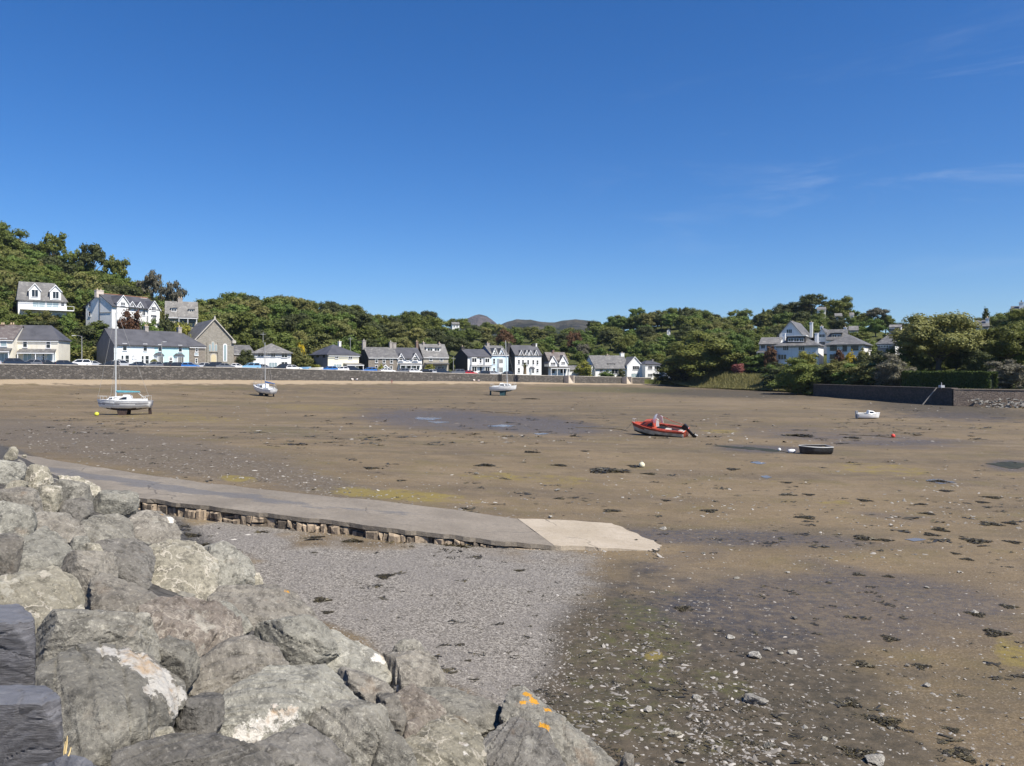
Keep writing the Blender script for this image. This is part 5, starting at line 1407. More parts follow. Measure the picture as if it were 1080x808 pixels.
    def chim(s, px, ytop, wp, mat=RENDC, pots=2, yl=None, ybot=None, dl=.9, cap=True, potm=None):
        yl = s.d*.5 if yl is None else yl
        a0, zt = s.Fp(px-wp/2., ytop, yl); a1, _ = s.Fp(px+wp/2., ytop, yl)
        zb = min(s.roofz(max(0, min(s.d, yl-dl/2))), s.roofz(max(0, min(s.d, yl+dl/2))))-.4 if ybot is None else s.Fp(px, ybot, yl)[1]
        ph = .45 if pots else 0; zt -= ph
        mb = MB(); mb.box(a0, yl-dl/2, zb, a1, yl+dl/2, zt-.2)
        if cap: mb.box(a0-.08, yl-dl/2-.08, zt-.2, a1+.08, yl+dl/2+.08, zt)
        else: mb.box(a0, yl-dl/2, zt-.2, a1, yl+dl/2, zt)
        o = mb.build('chimney', mat, s.roof)
        for i in range(pots):
            x = a0 + (a1-a0)*(i+.5)/pots
            mb2 = MB(); mb2.tube([(x,yl,zt-.02),(x,yl,zt+.25),(x,yl,zt+ph)], [.15,.12,.14], 8)
            mb2_o = mb2.mesh('chimney_pot', potm or POT)
            bm = bmesh.new(); bm.from_mesh(o.data); nf = len(bm.faces); bm.from_mesh(mb2_o); bm.faces.ensure_lookup_table()
            for fa in bm.faces[nf:]: fa.material_index = 1
            bm.to_mesh(o.data); bm.free()
            if len(o.data.materials) < 2: o.data.materials.append(potm or POT)
        return s
    def gab(s, px, wp, yeave, yapex, ybot=None, proud=.25, wall=None, rmat=None, back=None, win=None, barge=True, ov=.25, glass=None, bars='h'):
        """gabled wall or dormer standing on the front"""
        y = -proud
        a0, ze = s.Fp(px-wp/2., yeave, y); a1, _ = s.Fp(px+wp/2., yeave, y); xm = (a0+a1)/2
        za = s.Fp(px, yapex, y)[1]; zb = s.Fp(px, ybot, y)[1] if ybot else s.h-.5
        back = s.d*.5 if back is None else back
        mb = MB(); mb.prism([(a0,y,zb),(a0,y,ze),(xm,y,za-.1),(a1,y,ze),(a1,y,zb)], (0,back-y,0))
        o = mb.build('dormer', wall or WHITE, s.root)
        mr = MB(); sl = (za-ze)/max(.1, xm-a0); z0 = ze-ov*sl
        for x0 in (a0-ov, a1+ov):
            mr.prism([(x0,y-ov,z0+.1),(xm,y-ov,za+.1),(xm,y-ov,za-.06),(x0,y-ov,z0-.06)], (0,back-y+ov,0))
        mr.build('dormer_roof', rmat or s.rmat, o)
        if barge:
            mg = MB()
            for x0 in (a0-ov-.03, a1+ov+.03):
                mg.prism([(x0,y-ov-.06,z0+.12),(xm,y-ov-.06,za+.14),(xm,y-ov-.06,za-.14),(x0,y-ov-.06,z0-.16)], (0,.057,0))
            mg.build('bargeboard', FRAME, o)
        if win:
            (wx, wy, ww, wh) = win
            b0, z0_ = s.Fp(wx-ww/2., wy+wh/2., y); b1, z1_ = s.Fp(wx+ww/2., wy-wh/2., y)
            s._win(lambda a, o_, z: (a, y-o_, z), b0, b1, z0_, z1_, FRAME, glass or GLASS, bars, o, 'dormer_window')
        return s
    def box_dormer(s, px0, px1, ytop, ybot, y, wall=WHITE, rmat=None, wins=(), back=None):
        a0, zt = s.Fp(px0, ytop, y); a1, zb = s.Fp(px1, ybot, y)
        back = s.d*.5 if back is None else back
        mb = MB(); mb.box(a0, y, zb-.4, a1, back, zt); o = mb.build('dormer', wall, s.root)
        mr = MB(); mr.box(a0-.2, y-.25, zt, a1+.2, back, zt+.2); mr.build('dormer_roof', rmat or s.rmat, o)
        s.win(wins, 'F', bars='v', y=y, parent=o, name='dormer_window'); return s
    def porch(s, px0, px1, ytop, yfront, ybot, depth=1.6, rmat=None, posts=3, glaz=None, wall=None):
        a0, zt = s.Fp(px0, ytop, 0); a1, _ = s.Fp(px1, ytop, 0)
        zf = s.Fp((px0+px1)/2., yfront, -depth)[1]
        mb = MB(); mb.prism([(a0,-.003,zt),(a0,-depth,zf),(a0,-depth,zf-.12),(a0,-.003,zt-.14)], (a1-a0,0,0))
        o = mb.build('porch', rmat or s.rmat, s.root)
        mp = MB()
        for i in range(posts):
            x = a0+.1 + (a1-a0-.35)*i/max(1, posts-1); mp.box(x, -depth+.08, -1.5, x+.15, -depth+.23, zf-.1)
        mp.box(a0, -depth-.02, zf-.3, a1, -depth+.06, zf-.13)
        mp.build('porch_frame', wall or FRAME, o)
        if glaz:
            mg = MB(); mg.box(a0+.3, -depth+.12, .5, a1-.3, -depth+.18, zf-.3); mg.build('porch_glazing', glaz, o)
        return s
    def bay(s, px0, px1, ytop, ybot, depth=.8, wall=WHITE, rmat=None, n=3, roof=True):
        a0, zt = s.Fp(px0, ytop, -depth); a1, zb = s.Fp(px1, ybot, -depth)
        c = depth*.5
        mb = MB(); mb.prism([(a0,-.004,zb-1),(a0+c,-depth,zb-1),(a1-c,-depth,zb-1),(a1,-.004,zb-1)], (0,0,zt-zb+1))
        o = mb.build('bay_window', wall, s.root)
        mg = MB(); hgt = zt-zb
        x0, x1 = a0+c+.08, a1-c-.08
        for i in range(n):
            u0 = x0+(x1-x0)*i/n+.06; u1 = x0+(x1-x0)*(i+1)/n-.06
            mg.box(u0, -depth-.02, zb+hgt*.18, u1, -depth+.02, zt-hgt*.12)
        mg.build('pane', GLASS, o)
        if roof:
            mr = MB(); v = [(a0-.2,.0-.005,zt),(a0+c-.15,-depth-.2,zt),(a1-c+.15,-depth-.2,zt),(a1+.2,-.005,zt)]
            t_ = [(a0+c,-.005,zt+.6),(a1-c,-.005,zt+.6)]
            mr.add(v+t_, [(0,1,4),(1,2,5,4),(2,3,5),(0,3,2,1),(0,4,5,3)]); mr.build('bay_roof', rmat or s.rmat, o)
        return s
def s_gut(wall): return DFRAME if wall in (ICE, TURQ, WHITE) else FRAME

# --- the row along the promenade
Hs = House
def cream_house():
    # front runs from px 15 to 61.5
    h = Hs('terraced_house', 'cream two storey house with glazed porch at the left end of the promenade', 15, 164, 12, 382, 358, 343, pxr=61.8, d=7, wall=CREAM, roof='hip', hip=(0.01, 2.6), rmat=SLATE)
    h.win([(26.5,362,4,8),(51,363,4,8)]).porch(20.5, 59.5, 368, 371.5, 382, 1.5, SLATE2, 3)
    h.win([(29,376.5,8,8),(54,376.5,8,8)], glass=PGLASS, bars='v').door(41.5, 373, 382, 4, FRAME)
    h.win([(37,376,1.6,7),(46,376,1.6,7)])
    h.chim(13, 340, 5, BRICK, 2, yl=4)
    h2 = Hs('terraced_house', 'cream terrace with brownish roof cut by the left frame edge', -40, 160, 12, 382, 357, 343, pxr=14.2, d=9, wall=CREAM, rmat=BROWNR)
    h2.win([(4,361,6,8),(-25,361,6,8)], glass=PGLASS).porch(-14, 13, 367, 370, 382, 1.5, SLATE2, 3).win([(3,377,11,8)], glass=PGLASS, bars='w').chim(3, 340, 4, BRICK, 2)
cream_house()
def cottages():
    a = Hs('cottage', 'icy white cottage with a taupe gable end and dark slate roof', 120.3, 172, 50, 385, 362.3, 347, pxr=163, pxl=102, wall=ICE, left=TAUPE, ov=.35)
    a.win([(131.5,366,3.8,7),(153,366.5,3.6,7)]).win([(134,379,3.6,8.2),(129,379,2,8),(155,379.5,3.4,8.2),(150.3,379.5,2,8)]).door(142.5, 376, 385.5, 3.2, FRAME)
    a.win([(142,376.5,4.5,2.6)], bars='v')
    a.chim(154, 342, 3.6, RENDC, 2)
    b = Hs('cottage', 'turquoise cottage with two porch bays between white and stone cottages', a_r(a)[0], a_r(a)[1], 50, 385.6, 363.7, 349.3, pxr=199.3, d=a.d, wall=TURQ, ov=.35)
    b.win([(168.6,367,3.2,6.5),(190,367.6,3.2,6.5)]).bay(164.5,174.5,374.6,385,.9).bay(185.5,196,375.2,385.5,.9).door(180, 377, 386, 3.6, DFRAME).win([(180,378.5,2.6,2.6)])
    b.chim(189, 343, 3.6, RENDC, 1)
    c = Hs('cottage', 'small stone fronted cottage squeezed between the turquoise one and chapel', a_r(b)[0], a_r(b)[1], 50, 386, 364.8, 351.5, pxr=216.3, d=a.d, wall=STONEW, roof='hip', hip=(.01, 3.2), ov=.35)
    c.win([(207.3,369,2.2,3.6),(207,380.5,2,4.2)]).win([(207,373.5,3.4,2.2)], glass=PGLASS)
    return a, b, c
def a_r(h):
    p = h.W(h.w, 0, 0); return pix(p)[0]+.05, p.y
cottages()
def chapel():
    h = Hs('chapel', 'tall stone chapel with a gabled front and arched cream doors', 205.5, 190, 34, 387, 359, 338.5, pxr=246.5, d=19, wall=CHAPW, roof='front', rmat=SLATE2, cat='chapel', ov=.35)
    mb = MB(); w_, hh, rh = h.w, h.h, h.rh
    for sx in (0, w_):            # kneeler stones and copings on the gable
        mb.box(sx-.45, -.5, hh-.55, sx+.45, .5, hh+.15)
    for x0, s_ in ((-.3, 1), (w_+.3, -1)):
        mb.prism([(x0,-.42,hh+.02),(w_/2,-.42,rh+.25),(w_/2,-.42,rh-.1),(x0,-.42,hh-.3)], (0,.4,0))
    mb.prism([(w_/2-.25,-.45,rh+.1),(w_/2+.25,-.45,rh+.1),(w_/2,-.45,rh+.95)], (0,.4,0))
    mb.build('gable_coping', smat('pale_stone', (.46,.43,.38), .85, .1, 1), h.root)
    def arched(px, py, wp, hp, glass, frame, name, pointed=True):
        a0, z0 = h.Fp(px-wp/2., py+hp/2.); a1, z1 = h.Fp(px+wp/2., py-hp/2.)
        xm = (a0+a1)/2; r = (a1-a0)/2; zs = z1 - r*(1.15 if pointed else 1)
        def arch(g, y):
            pts = [(a0-g,y,z0-g),(a1+g,y,z0-g),(a1+g,y,zs)]
            for k in range(1, 6):
                t = k/6*PI/2; pts.append((xm+(r+g)*math.cos(t), y, zs+(r+g)*(1.15 if pointed else 1)*math.sin(t)))
            pts.append((xm, y, z1+g))
            for k in range(5, 0, -1):
                t = k/6*PI/2; pts.append((xm-(r+g)*math.cos(t), y, zs+(r+g)*(1.15 if pointed else 1)*math.sin(t)))
            pts.append((a0-g,y,zs)); return pts
        mb = MB(); mb.prism(arch(.22, -.10), (0,.097,0)); o = mb.build(name, frame, h.root)
        mb = MB(); mb.prism(arch(0, -.14), (0,.036,0)); mb.build('pane' if name == 'window' else 'door_leaf', glass, o)
    PS = MATS['pale_stone']
    arched(237.3, 372, 2.4, 17, PGLASS, FRAME, 'window')
    arched(211.5, 372, 2.2, 17, PGLASS, FRAME, 'window')
    for px, py, hp in ((224.5,365.5,9),(221.2,367,6.5),(227.8,367,6.5)): arched(px, py, 1.7, hp, PGLASS, PS, 'window')
    arched(225.2, 378.5, 5.6, 9.5, DOORM, PS, 'door')
    mb = MB(); a0, z0 = h.Fp(218.5, 371); a1, _ = h.Fp(231, 371); mb.box(a0, -.18, z0-.12, a1, -.003, z0+.12)
    for px in (219.2, 230.4):
        x, _ = h.Fp(px, 371); zt_ = h.Fp(px, 361)[1]; mb.box(x-.22, -.22, -1, x+.22, -.004, zt_)
    mb.build('stone_surround', CHAPW, h.root)
    # low hall roof seen behind its right side
    k = Hs('hall', 'low grey roofed hall behind the right shoulder of the chapel', 246.5, 200, 38, 388, 372, 364, pxr=268, d=8, wall=STONEW, rmat=SLATE2, cat='hall')
chapel()
def hipped_white():
    h = Hs('house', 'white hipped house with grey roof and round bush in front', 267, 190, 20, 388.5, 371.8, 362, pxr=307, d=11, wall=WHITE, roof='hip', rmat=SLATE3, ov=.5)
    h.win([(275,373.8,6,4),(288,374,4,4.4),(300,374.8,5.6,4.2),(300,384.4,6,5)], bars='v').win([(288,385,8,5)], glass=PGLASS, bars='w')
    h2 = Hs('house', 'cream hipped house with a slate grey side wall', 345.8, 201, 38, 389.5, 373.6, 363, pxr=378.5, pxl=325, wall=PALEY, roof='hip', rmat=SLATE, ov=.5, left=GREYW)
    h2.win([(355,376.6,3,2.8),(369.5,377,3.4,3)], bars='v').win([(356,386.4,8,4)], glass=PGLASS, bars='w').porch(362, 380, 383, 384.5, 389, 2.2, SLATE3, 3)
    h2.win([(329,374.8,2.4,2.4),(335,374.9,2.6,2.6),(342,375,1.6,3.2)], 'L', frame=DFRAME)
    h2.chim(358, 358.5, 2.2, WHITE, 1)
hipped_white()
def stone_terrace():
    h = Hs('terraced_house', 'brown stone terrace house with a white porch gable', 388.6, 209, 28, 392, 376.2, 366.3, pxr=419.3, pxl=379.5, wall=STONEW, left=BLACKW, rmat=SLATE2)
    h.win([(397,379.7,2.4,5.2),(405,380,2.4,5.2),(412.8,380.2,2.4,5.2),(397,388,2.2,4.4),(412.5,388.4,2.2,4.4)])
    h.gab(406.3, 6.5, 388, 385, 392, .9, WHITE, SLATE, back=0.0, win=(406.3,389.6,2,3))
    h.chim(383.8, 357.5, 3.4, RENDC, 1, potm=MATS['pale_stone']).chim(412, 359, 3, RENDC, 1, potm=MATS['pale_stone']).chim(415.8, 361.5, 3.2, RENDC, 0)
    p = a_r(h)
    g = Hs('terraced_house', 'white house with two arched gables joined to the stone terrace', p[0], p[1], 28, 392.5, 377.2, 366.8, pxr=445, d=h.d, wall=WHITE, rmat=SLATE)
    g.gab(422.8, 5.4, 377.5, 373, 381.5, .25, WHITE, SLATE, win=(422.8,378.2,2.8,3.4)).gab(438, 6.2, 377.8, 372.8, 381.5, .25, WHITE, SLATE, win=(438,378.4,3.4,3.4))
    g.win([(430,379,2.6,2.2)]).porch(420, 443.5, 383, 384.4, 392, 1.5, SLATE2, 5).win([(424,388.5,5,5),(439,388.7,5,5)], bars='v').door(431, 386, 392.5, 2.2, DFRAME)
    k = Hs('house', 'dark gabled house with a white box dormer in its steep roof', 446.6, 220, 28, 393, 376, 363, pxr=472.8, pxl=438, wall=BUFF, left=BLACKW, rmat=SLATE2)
    k.box_dormer(449.5, 464.5, 366.8, 371, 1.5, WHITE, SLATE2, [(453.5,368.9,5,2.6),(460.8,368.9,5,2.6)])
    k.win([(454.3,378.2,2.8,3.8),(465.5,378.6,2.8,3.8),(452,389,5,5)]).porch(447.5, 472.5, 382.4, 383.4, 393, 1.1, SLATE2, 4, None, DFRAME)
    k.win([(465,388.6,6,4.4)], bars='w')
    k.chim(439.5, 358.5, 2.2, BRICK, 1, ybot=372).chim(446.5, 359.5, 2.0, RENDC, 1).chim(463.2, 360.5, 2.0, RENDC, 1)
    return k
stone_terrace()
def white_terrace():
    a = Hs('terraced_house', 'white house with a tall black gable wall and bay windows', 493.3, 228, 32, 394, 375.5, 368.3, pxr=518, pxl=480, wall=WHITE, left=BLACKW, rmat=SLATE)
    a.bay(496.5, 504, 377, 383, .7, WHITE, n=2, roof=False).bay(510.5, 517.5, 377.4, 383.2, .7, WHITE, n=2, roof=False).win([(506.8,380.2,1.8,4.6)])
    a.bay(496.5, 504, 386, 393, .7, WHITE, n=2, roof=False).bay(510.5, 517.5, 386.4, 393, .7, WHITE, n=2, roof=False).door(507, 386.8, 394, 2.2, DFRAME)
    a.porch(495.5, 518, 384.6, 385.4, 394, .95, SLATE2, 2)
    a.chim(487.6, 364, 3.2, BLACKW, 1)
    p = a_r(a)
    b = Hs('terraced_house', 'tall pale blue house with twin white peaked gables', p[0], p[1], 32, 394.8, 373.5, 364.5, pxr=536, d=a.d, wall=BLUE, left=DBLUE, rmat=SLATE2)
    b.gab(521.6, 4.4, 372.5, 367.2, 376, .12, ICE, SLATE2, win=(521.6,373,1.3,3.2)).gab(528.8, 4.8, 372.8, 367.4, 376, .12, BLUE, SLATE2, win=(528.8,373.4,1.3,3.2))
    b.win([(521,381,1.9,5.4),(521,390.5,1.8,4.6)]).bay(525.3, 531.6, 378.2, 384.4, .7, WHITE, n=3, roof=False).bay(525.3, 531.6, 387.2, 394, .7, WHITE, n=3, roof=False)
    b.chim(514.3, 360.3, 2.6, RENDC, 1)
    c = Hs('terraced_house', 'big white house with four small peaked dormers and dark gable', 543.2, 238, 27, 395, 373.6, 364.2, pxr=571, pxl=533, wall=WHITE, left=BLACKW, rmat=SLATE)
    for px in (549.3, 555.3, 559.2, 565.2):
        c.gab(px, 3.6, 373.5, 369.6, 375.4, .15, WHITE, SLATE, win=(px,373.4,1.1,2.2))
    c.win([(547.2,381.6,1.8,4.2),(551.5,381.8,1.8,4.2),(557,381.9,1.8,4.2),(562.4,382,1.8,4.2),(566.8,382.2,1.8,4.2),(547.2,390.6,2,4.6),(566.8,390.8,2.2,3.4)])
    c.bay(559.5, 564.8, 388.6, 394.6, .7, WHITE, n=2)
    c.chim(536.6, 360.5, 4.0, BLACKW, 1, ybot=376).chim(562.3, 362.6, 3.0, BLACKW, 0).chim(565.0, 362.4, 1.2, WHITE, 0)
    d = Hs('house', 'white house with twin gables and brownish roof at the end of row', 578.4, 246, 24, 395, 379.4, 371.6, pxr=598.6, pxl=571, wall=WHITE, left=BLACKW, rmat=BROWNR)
    d.gab(583.4, 8.4, 382.6, 375.6, 386.6, .9, WHITE, SLATE2, win=(583.4,383.6,4.4,2.4), bars='w').gab(594.2, 8.4, 382.2, 374.8, 386.6, .9, WHITE, SLATE2, win=(594,382.8,3.6,1.8), bars='w')
    d.porch(578.5, 598.5, 386.6, 388, 394.6, 1.7, SLATE2, 4).win([(583,391.2,4,4.6),(593.6,391.2,5,4.6)], bars='v').chim(583, 369.4, 1.8, BRICK, 0)
    e = Hs('bungalow', 'low white roofed bungalow half hidden right of the twin gabled house', 599.5, 262, 30, 396, 389.6, 385.6, pxr=623, d=7, wall=WHITE, roof='gable', rmat=SLATE3, cat='bungalow')
    e.gab(612.5, 8, 389.6, 386, 395, .8, WHITE, SLATE3)
    f = Hs('outbuilding', 'small grey roofed outbuilding beside the large white house', 621, 268, 30, 396.5, 389, 384.6, pxr=631, d=6, wall=WHITE, roof='front', rmat=SLATE2, cat='outbuilding')
white_terrace()
def middle_house():
    a = Hs('house', 'large white house with a broad slate roof and right hand gable', 628, 268, 20, 399, 387.6, 375, pxr=664, d=10, wall=WHITE, rmat=SLATE2, ov=.5)
    a.win([(634,391.4,3,3),(640.5,391.5,3,3),(650,392,10,4.6)], bars='w').box_dormer(641, 648.5, 383.8, 386.4, 1.2, SLATE2, SLATE2, [(644.7,385.4,5.4,1.4)])
    a.gab(669.3, 15.6, 385, 376.4, 399.5, .9, WHITE, SLATE2, win=(670.6,388,6.4,3.8), bars='w').win([(670,396.2,8,4.4)], glass=PGLASS, bars='w', y=-.92)
    a.chim(640.5, 373, 3.2, RENDC, 1).chim(656, 371, 3.6, WHITE, 1)
    b = Hs('house', 'white box like house with four square windows by the shore bush', 680.5, 270, 14, 400, 383.8, 380.3, pxr=697, d=8, wall=WHITE, roof='hip', hip=(2, 2), rmat=SLATE, ov=.25, right=GREYW)
    b.win([(685.8,387.6,4.2,3.2),(692.6,387.6,4.4,3.2),(685.6,395.8,4,3.2),(692.4,395.8,4.4,3.2)], bars='w')
    b.chim(688, 379.2, 1.2, RENDC, 0).chim(702, 380.4, 1.2, RENDC, 0)
    c = Hs('house', 'small white extension half hidden by the huge shore bush', 704, 268, 14, 400, 387, 385.4, pxr=718, d=7, wall=WHITE, roof='flat', rmat=SLATE2, cat='house')
    c.win([(708.5,391,3,3)])
middle_house()

# --- hillside on the left
def hillside():
    a = Hs('hillside_house', 'white hillside house with two arched dormers and wide glazing', 19, 206, 36, 327, 315.8, 297.5, pxr=70, d=8, wall=WHITE, rmat=SLATE2, ov=.4, roof='hip', hip=(.4, 2.4), left=GREYW)  # left wall coloured grey to stand for its shade
    a.gab(36.6, 12, 305.5, 299.2, 316, .3, WHITE, SLATE3, win=(36.8,309.4,6.4,7), bars='v').gab(58.6, 11.5, 306.5, 301, 316.6, .3, WHITE, SLATE3, win=(58.8,311.2,6,6.6), bars='v')
    a.win([(41,320.4,13,6.4),(55.5,320.8,12.5,6.4)], glass=PGLASS, bars='v').win([(66,321,3,4)])
    p0, p1 = a.Fp(22, 325.2, -2.6), a.Fp(78, 325.2, -2.6)
    mb = MB(); mb.box(p0[0], -2.8, p0[1]-.25, p1[0], -.01, p0[1]); 
    for i in range(8): x = p0[0]+(p1[0]-p0[0])*i/7; mb.box(x-.04,-2.75,p0[1],x+.04,-2.67,p0[1]+1.0)
    mb.box(p0[0],-2.76,p0[1]+1.0,p1[0],-2.66,p0[1]+1.08); mb.build('deck', FRAME, a.root)
    b = Hs('villa', 'long white villa with black timbered gables and red ridge tiles', 118, 212, 65, 338, 321.5, 311, pxr=168.5, pxl=90.5, wall=WHITE, rmat=SLATE, ov=.5, cat='villa')
    b.gab(129.5, 12, 319, 311.6, 338, .5, WHITE, SLATE, win=(129.5,320.5,4,2.6), bars='w').gab(162.5, 12, 326, 317.6, 341, .5, WHITE, SLATE, win=(162,325.6,4,3.4), bars='w')
    b.gab(139, 6, 322, 318, 325, .2, WHITE, SLATE, win=(139,321.6,2,2.4)).gab(147.2, 6, 323, 318.6, 326, .2, WHITE, SLATE, win=(147,322.4,2,2.4))
    b.win([(95,321,2,4.4),(94.8,331,2,4.6)], 'L').win([(132,334,5,5),(151.5,330,3,5),(156,336,3,5),(163,336,4,4.4)], bars='v').bay(159.5, 166, 333, 340, .8, WHITE)
    mb = MB(); z_ = b.Sp(104, 330)[1]; y_ = b.Sp(105.5, 325)[0]
    mb.tube([(-.12,y_,-1),(-.12,y_,b.h+2)], .06, 6); mb.box(-.14,0.3,z_-.06,-.04,y_-.1,z_+.05); mb.build('drainpipe', DFRAME, b.root)
    mb = MB(); mb.box(-.2, b.d*.5-.15, b.rh+.02, b.w+.2, b.d*.5+.15, b.rh+.2); mb.build('ridge_tiles', TILE, b.roof)
    b.chim(104.5, 304, 7.5, smat('pale_chimney', (.60,.52,.45), .8, .1, 2), 2, ybot=314).chim(150.5, 312.6, 6.5, MATS['pale_chimney'], 2, ybot=322)
    c = Hs('hillside_house', 'grey steep roofed hillside house with two dark dormers', 175, 216, 24, 341, 333.4, 318, pxr=208, d=8, wall=BUFF, rmat=SLATE3, ov=.5)
    c.box_dormer(180.5, 186.5, 324.8, 328.4, 1.4, DFRAME, SLATE3, [(183.5,326.8,4.6,2.4)]).box_dormer(199, 205, 326.3, 330, 1.4, DFRAME, SLATE3, [(202,328.2,4.6,2.4)])
    c.porch(188, 208, 333.6, 335, 341, 1.6, SLATE3, 3).win([(193.5,337.5,4,3.4),(202.5,338,4,3.4)], frame=DFRAME).chim(190, 312.8, 5, RENDC, 2, ybot=322)
hillside()

# --- houses on the right hand slope
def right_side():
    a = Hs('hillside_house', 'tall white house with a steep shaded gable above the others', 822, 246, -31, 366, 352.5, 340, pxr=845.5, d=17, wall=WHITE, roof='front', rmat=SLATE2, ov=.6)
    a.win([(832.5,349.4,5.4,3.8)], bars='w').win([(829,358.5,6,4),(838,358.5,5,4)], bars='w')
    a.chim(855.7, 338.5, 3.0, WHITE, 1, yl=11.5, ybot=356).chim(836, 338, 1.6, RENDC, 1, yl=9)
    b = Hs('hillside_house', 'lower white wing with shallow grey roof left of the steep gable', 801, 240, -30, 376, 362.4, 356, pxr=822, d=8, wall=WHITE, rmat=SLATE3, ov=.4)
    b.win([(804.8,362.8+3,4,3.6),(811,366,4,3.6)], bars='v').porch(799.5, 813, 366.8+3, 371, 376, 2.2, SLATE2, 3).win([(806,373.4,6,3.4)], glass=PGLASS, bars='w')
    c = Hs('bungalow', 'white dormer bungalow with long flat topped dormer and grey roof', 818.5, 226, -30, 382.5, 364.6, 355, pxr=863, d=10, wall=WHITE, roof='hip', rmat=SLATE2, ov=.6, cat='bungalow', right=WHITE)
    c.box_dormer(829.5, 849.5, 354.8, 361.4, 1.0, DFRAME, WHITE, [(834,358.4,5,3.2),(840,358.4,5,3.2),(845.6,358.4,4,3.2)])
    c.win([(828.7,367.2,5.4,4.2),(845.4,367.4,6,4.2),(825,376.6,8.4,5)], bars='w')
    c.chim(827, 351.5, 2.8, WHITE, 0, yl=5, ybot=362).chim(861.2, 351.2, 3.2, WHITE, 0, yl=6, ybot=372, dl=1.2)
    d = Hs('hillside_house', 'white gabled house with dark bargeboards behind the two bungalows', 860, 250, -30, 368, 356.6, 347, pxr=874, d=15, wall=WHITE, roof='front', rmat=SLATE2, ov=.5)
    d.win([(867,354.2,5.6,3),(867,362,6,3)], bars='w').chim(866.6, 342.6, 3, WHITE, 1, yl=6).chim(891.5, 343.8, 3.2, WHITE, 1, yl=13, ybot=358)
    e = Hs('hillside_house', 'grey roofed wing with a dark dormer between the two chimneys', 872, 246, -26, 368, 357.8, 347.6, pxr=893, d=9, wall=WHITE, rmat=SLATE2, ov=.4)
    e.box_dormer(876.5, 888, 351.6, 356.6, 1.0, DFRAME, SLATE2, [(880,354.4,4.6,2.8),(885,354.4,3.6,2.8)])
    f = Hs('bungalow', 'wide white bungalow with a plain hipped grey roof', 872, 218, -34, 381, 363.4, 352.8, pxr=910, d=12, wall=WHITE, roof='hip', rmat=SLATE2, ov=.7, cat='bungalow')
    f.win([(879,367,6.4,4.6),(891,367.4,3.8,5.4),(901.5,366.8,7,4.4),(878.5,376,6,4)], frame=DFRAME, bars='w').win([(917,368,3,2.4)], 'R', bars='v')
    g = Hs('hillside_house', 'shaded grey blue house with a dark chimney right of the wide bungalow', 925.5, 214, -38, 378, 362.6, 351.6, pxr=944, d=9, wall=GREYW, roof='hip', rmat=SLATE2, ov=.5, right=WHITE)  # front coloured grey as shaded, right side kept white as lit
    g.win([(930,365,2,2),(933,365.1,2,2),(936,365.2,2,2)]).chim(946.2, 345.8, 3.2, BLACKW, 0, yl=5, ybot=358)
    k = Hs('hillside_house', 'white walled house with flat roof peeping above the dark chimney', 938, 238, -30, 366, 345, 342.6, pxr=950, d=6, wall=GREYW, roof='gable', rmat=SLATE3, ov=.3, right=WHITE, expose=.55)  # white house, its shaded front painted grey
    l = Hs('hillside_house', 'small white house with a sloping roof above the wide bungalow', 895.5, 262, -24, 352, 348, 344, pxr=905, d=6, wall=WHITE, rmat=SLATE3, ov=.3, expose=.55)
    l.win([(900,349.6,2.6,1.6)])
    # pieces of buildings among the trees
    m = Hs('hillside_house', 'pale hilltop house half buried in trees beside the flat topped pine', 862, 306, -20, 334, 326.6, 324, pxr=871, d=6, wall=CREAM, rmat=SLATE3, expose=.55); m.win([(866,329.5,3,2)])
    n = Hs('hillside_house', 'white hilltop house below the tall rounded tree', 881, 300, -20, 341, 333.4, 330.6, pxr=888, d=6, wall=WHITE, rmat=SLATE3, expose=.55); n.win([(884.5,336.4,2.6,2)])
    q = Hs('hillside_house', 'narrow cream tower like house on the right hilltop', 896.5, 302, -20, 342, 332, 329.8, pxr=900.5, d=4, wall=CREAM, rmat=SLATE3, expose=.55); q.win([(898.5,335,1.6,1.6)])
    r = Hs('hillside_house', 'white chimneyed house showing among trees near the right edge', 1030, 196, -30, 352, 344, 338, pxr=1043, d=7, wall=WHITE, rmat=SLATE2, expose=.55); r.chim(1041.3, 333.6, 3.6, WHITE, 1, yl=2, ybot=347).win([(1034,347.6,3,2.4),(1039,347.8,3,2.4)])
    t = Hs('hillside_house', 'house with a tall white chimney stack cut by the right frame edge', 1068, 196, -30, 340, 331, 323, pxr=1092, d=8, wall=WHITE, rmat=SLATE2, expose=.55); t.chim(1077.2, 317, 4.6, WHITE, 1, yl=3, ybot=334, potm=DFRAME).win([(1080,335,4,3)])
    u = Hs('hillside_house', 'small distant white house high in the central valley wood', 477, 420, 10, 345.6, 341.8, 339.8, pxr=484.5, d=6, wall=WHITE, rmat=SLATE3, expose=.55); u.win([(479.2,343.8,1.4,1.4),(482.2,343.8,1.4,1.4)])
    v = Hs('hillside_house', 'tiny white gable glimpsed in the wood above the shore bush', 703.5, 340, -10, 351.5, 348.6, 347, pxr=707, d=5, wall=WHITE, roof='front', rmat=SLATE3, expose=.55); v.win([(705.2,350,1,1)])
right_side()
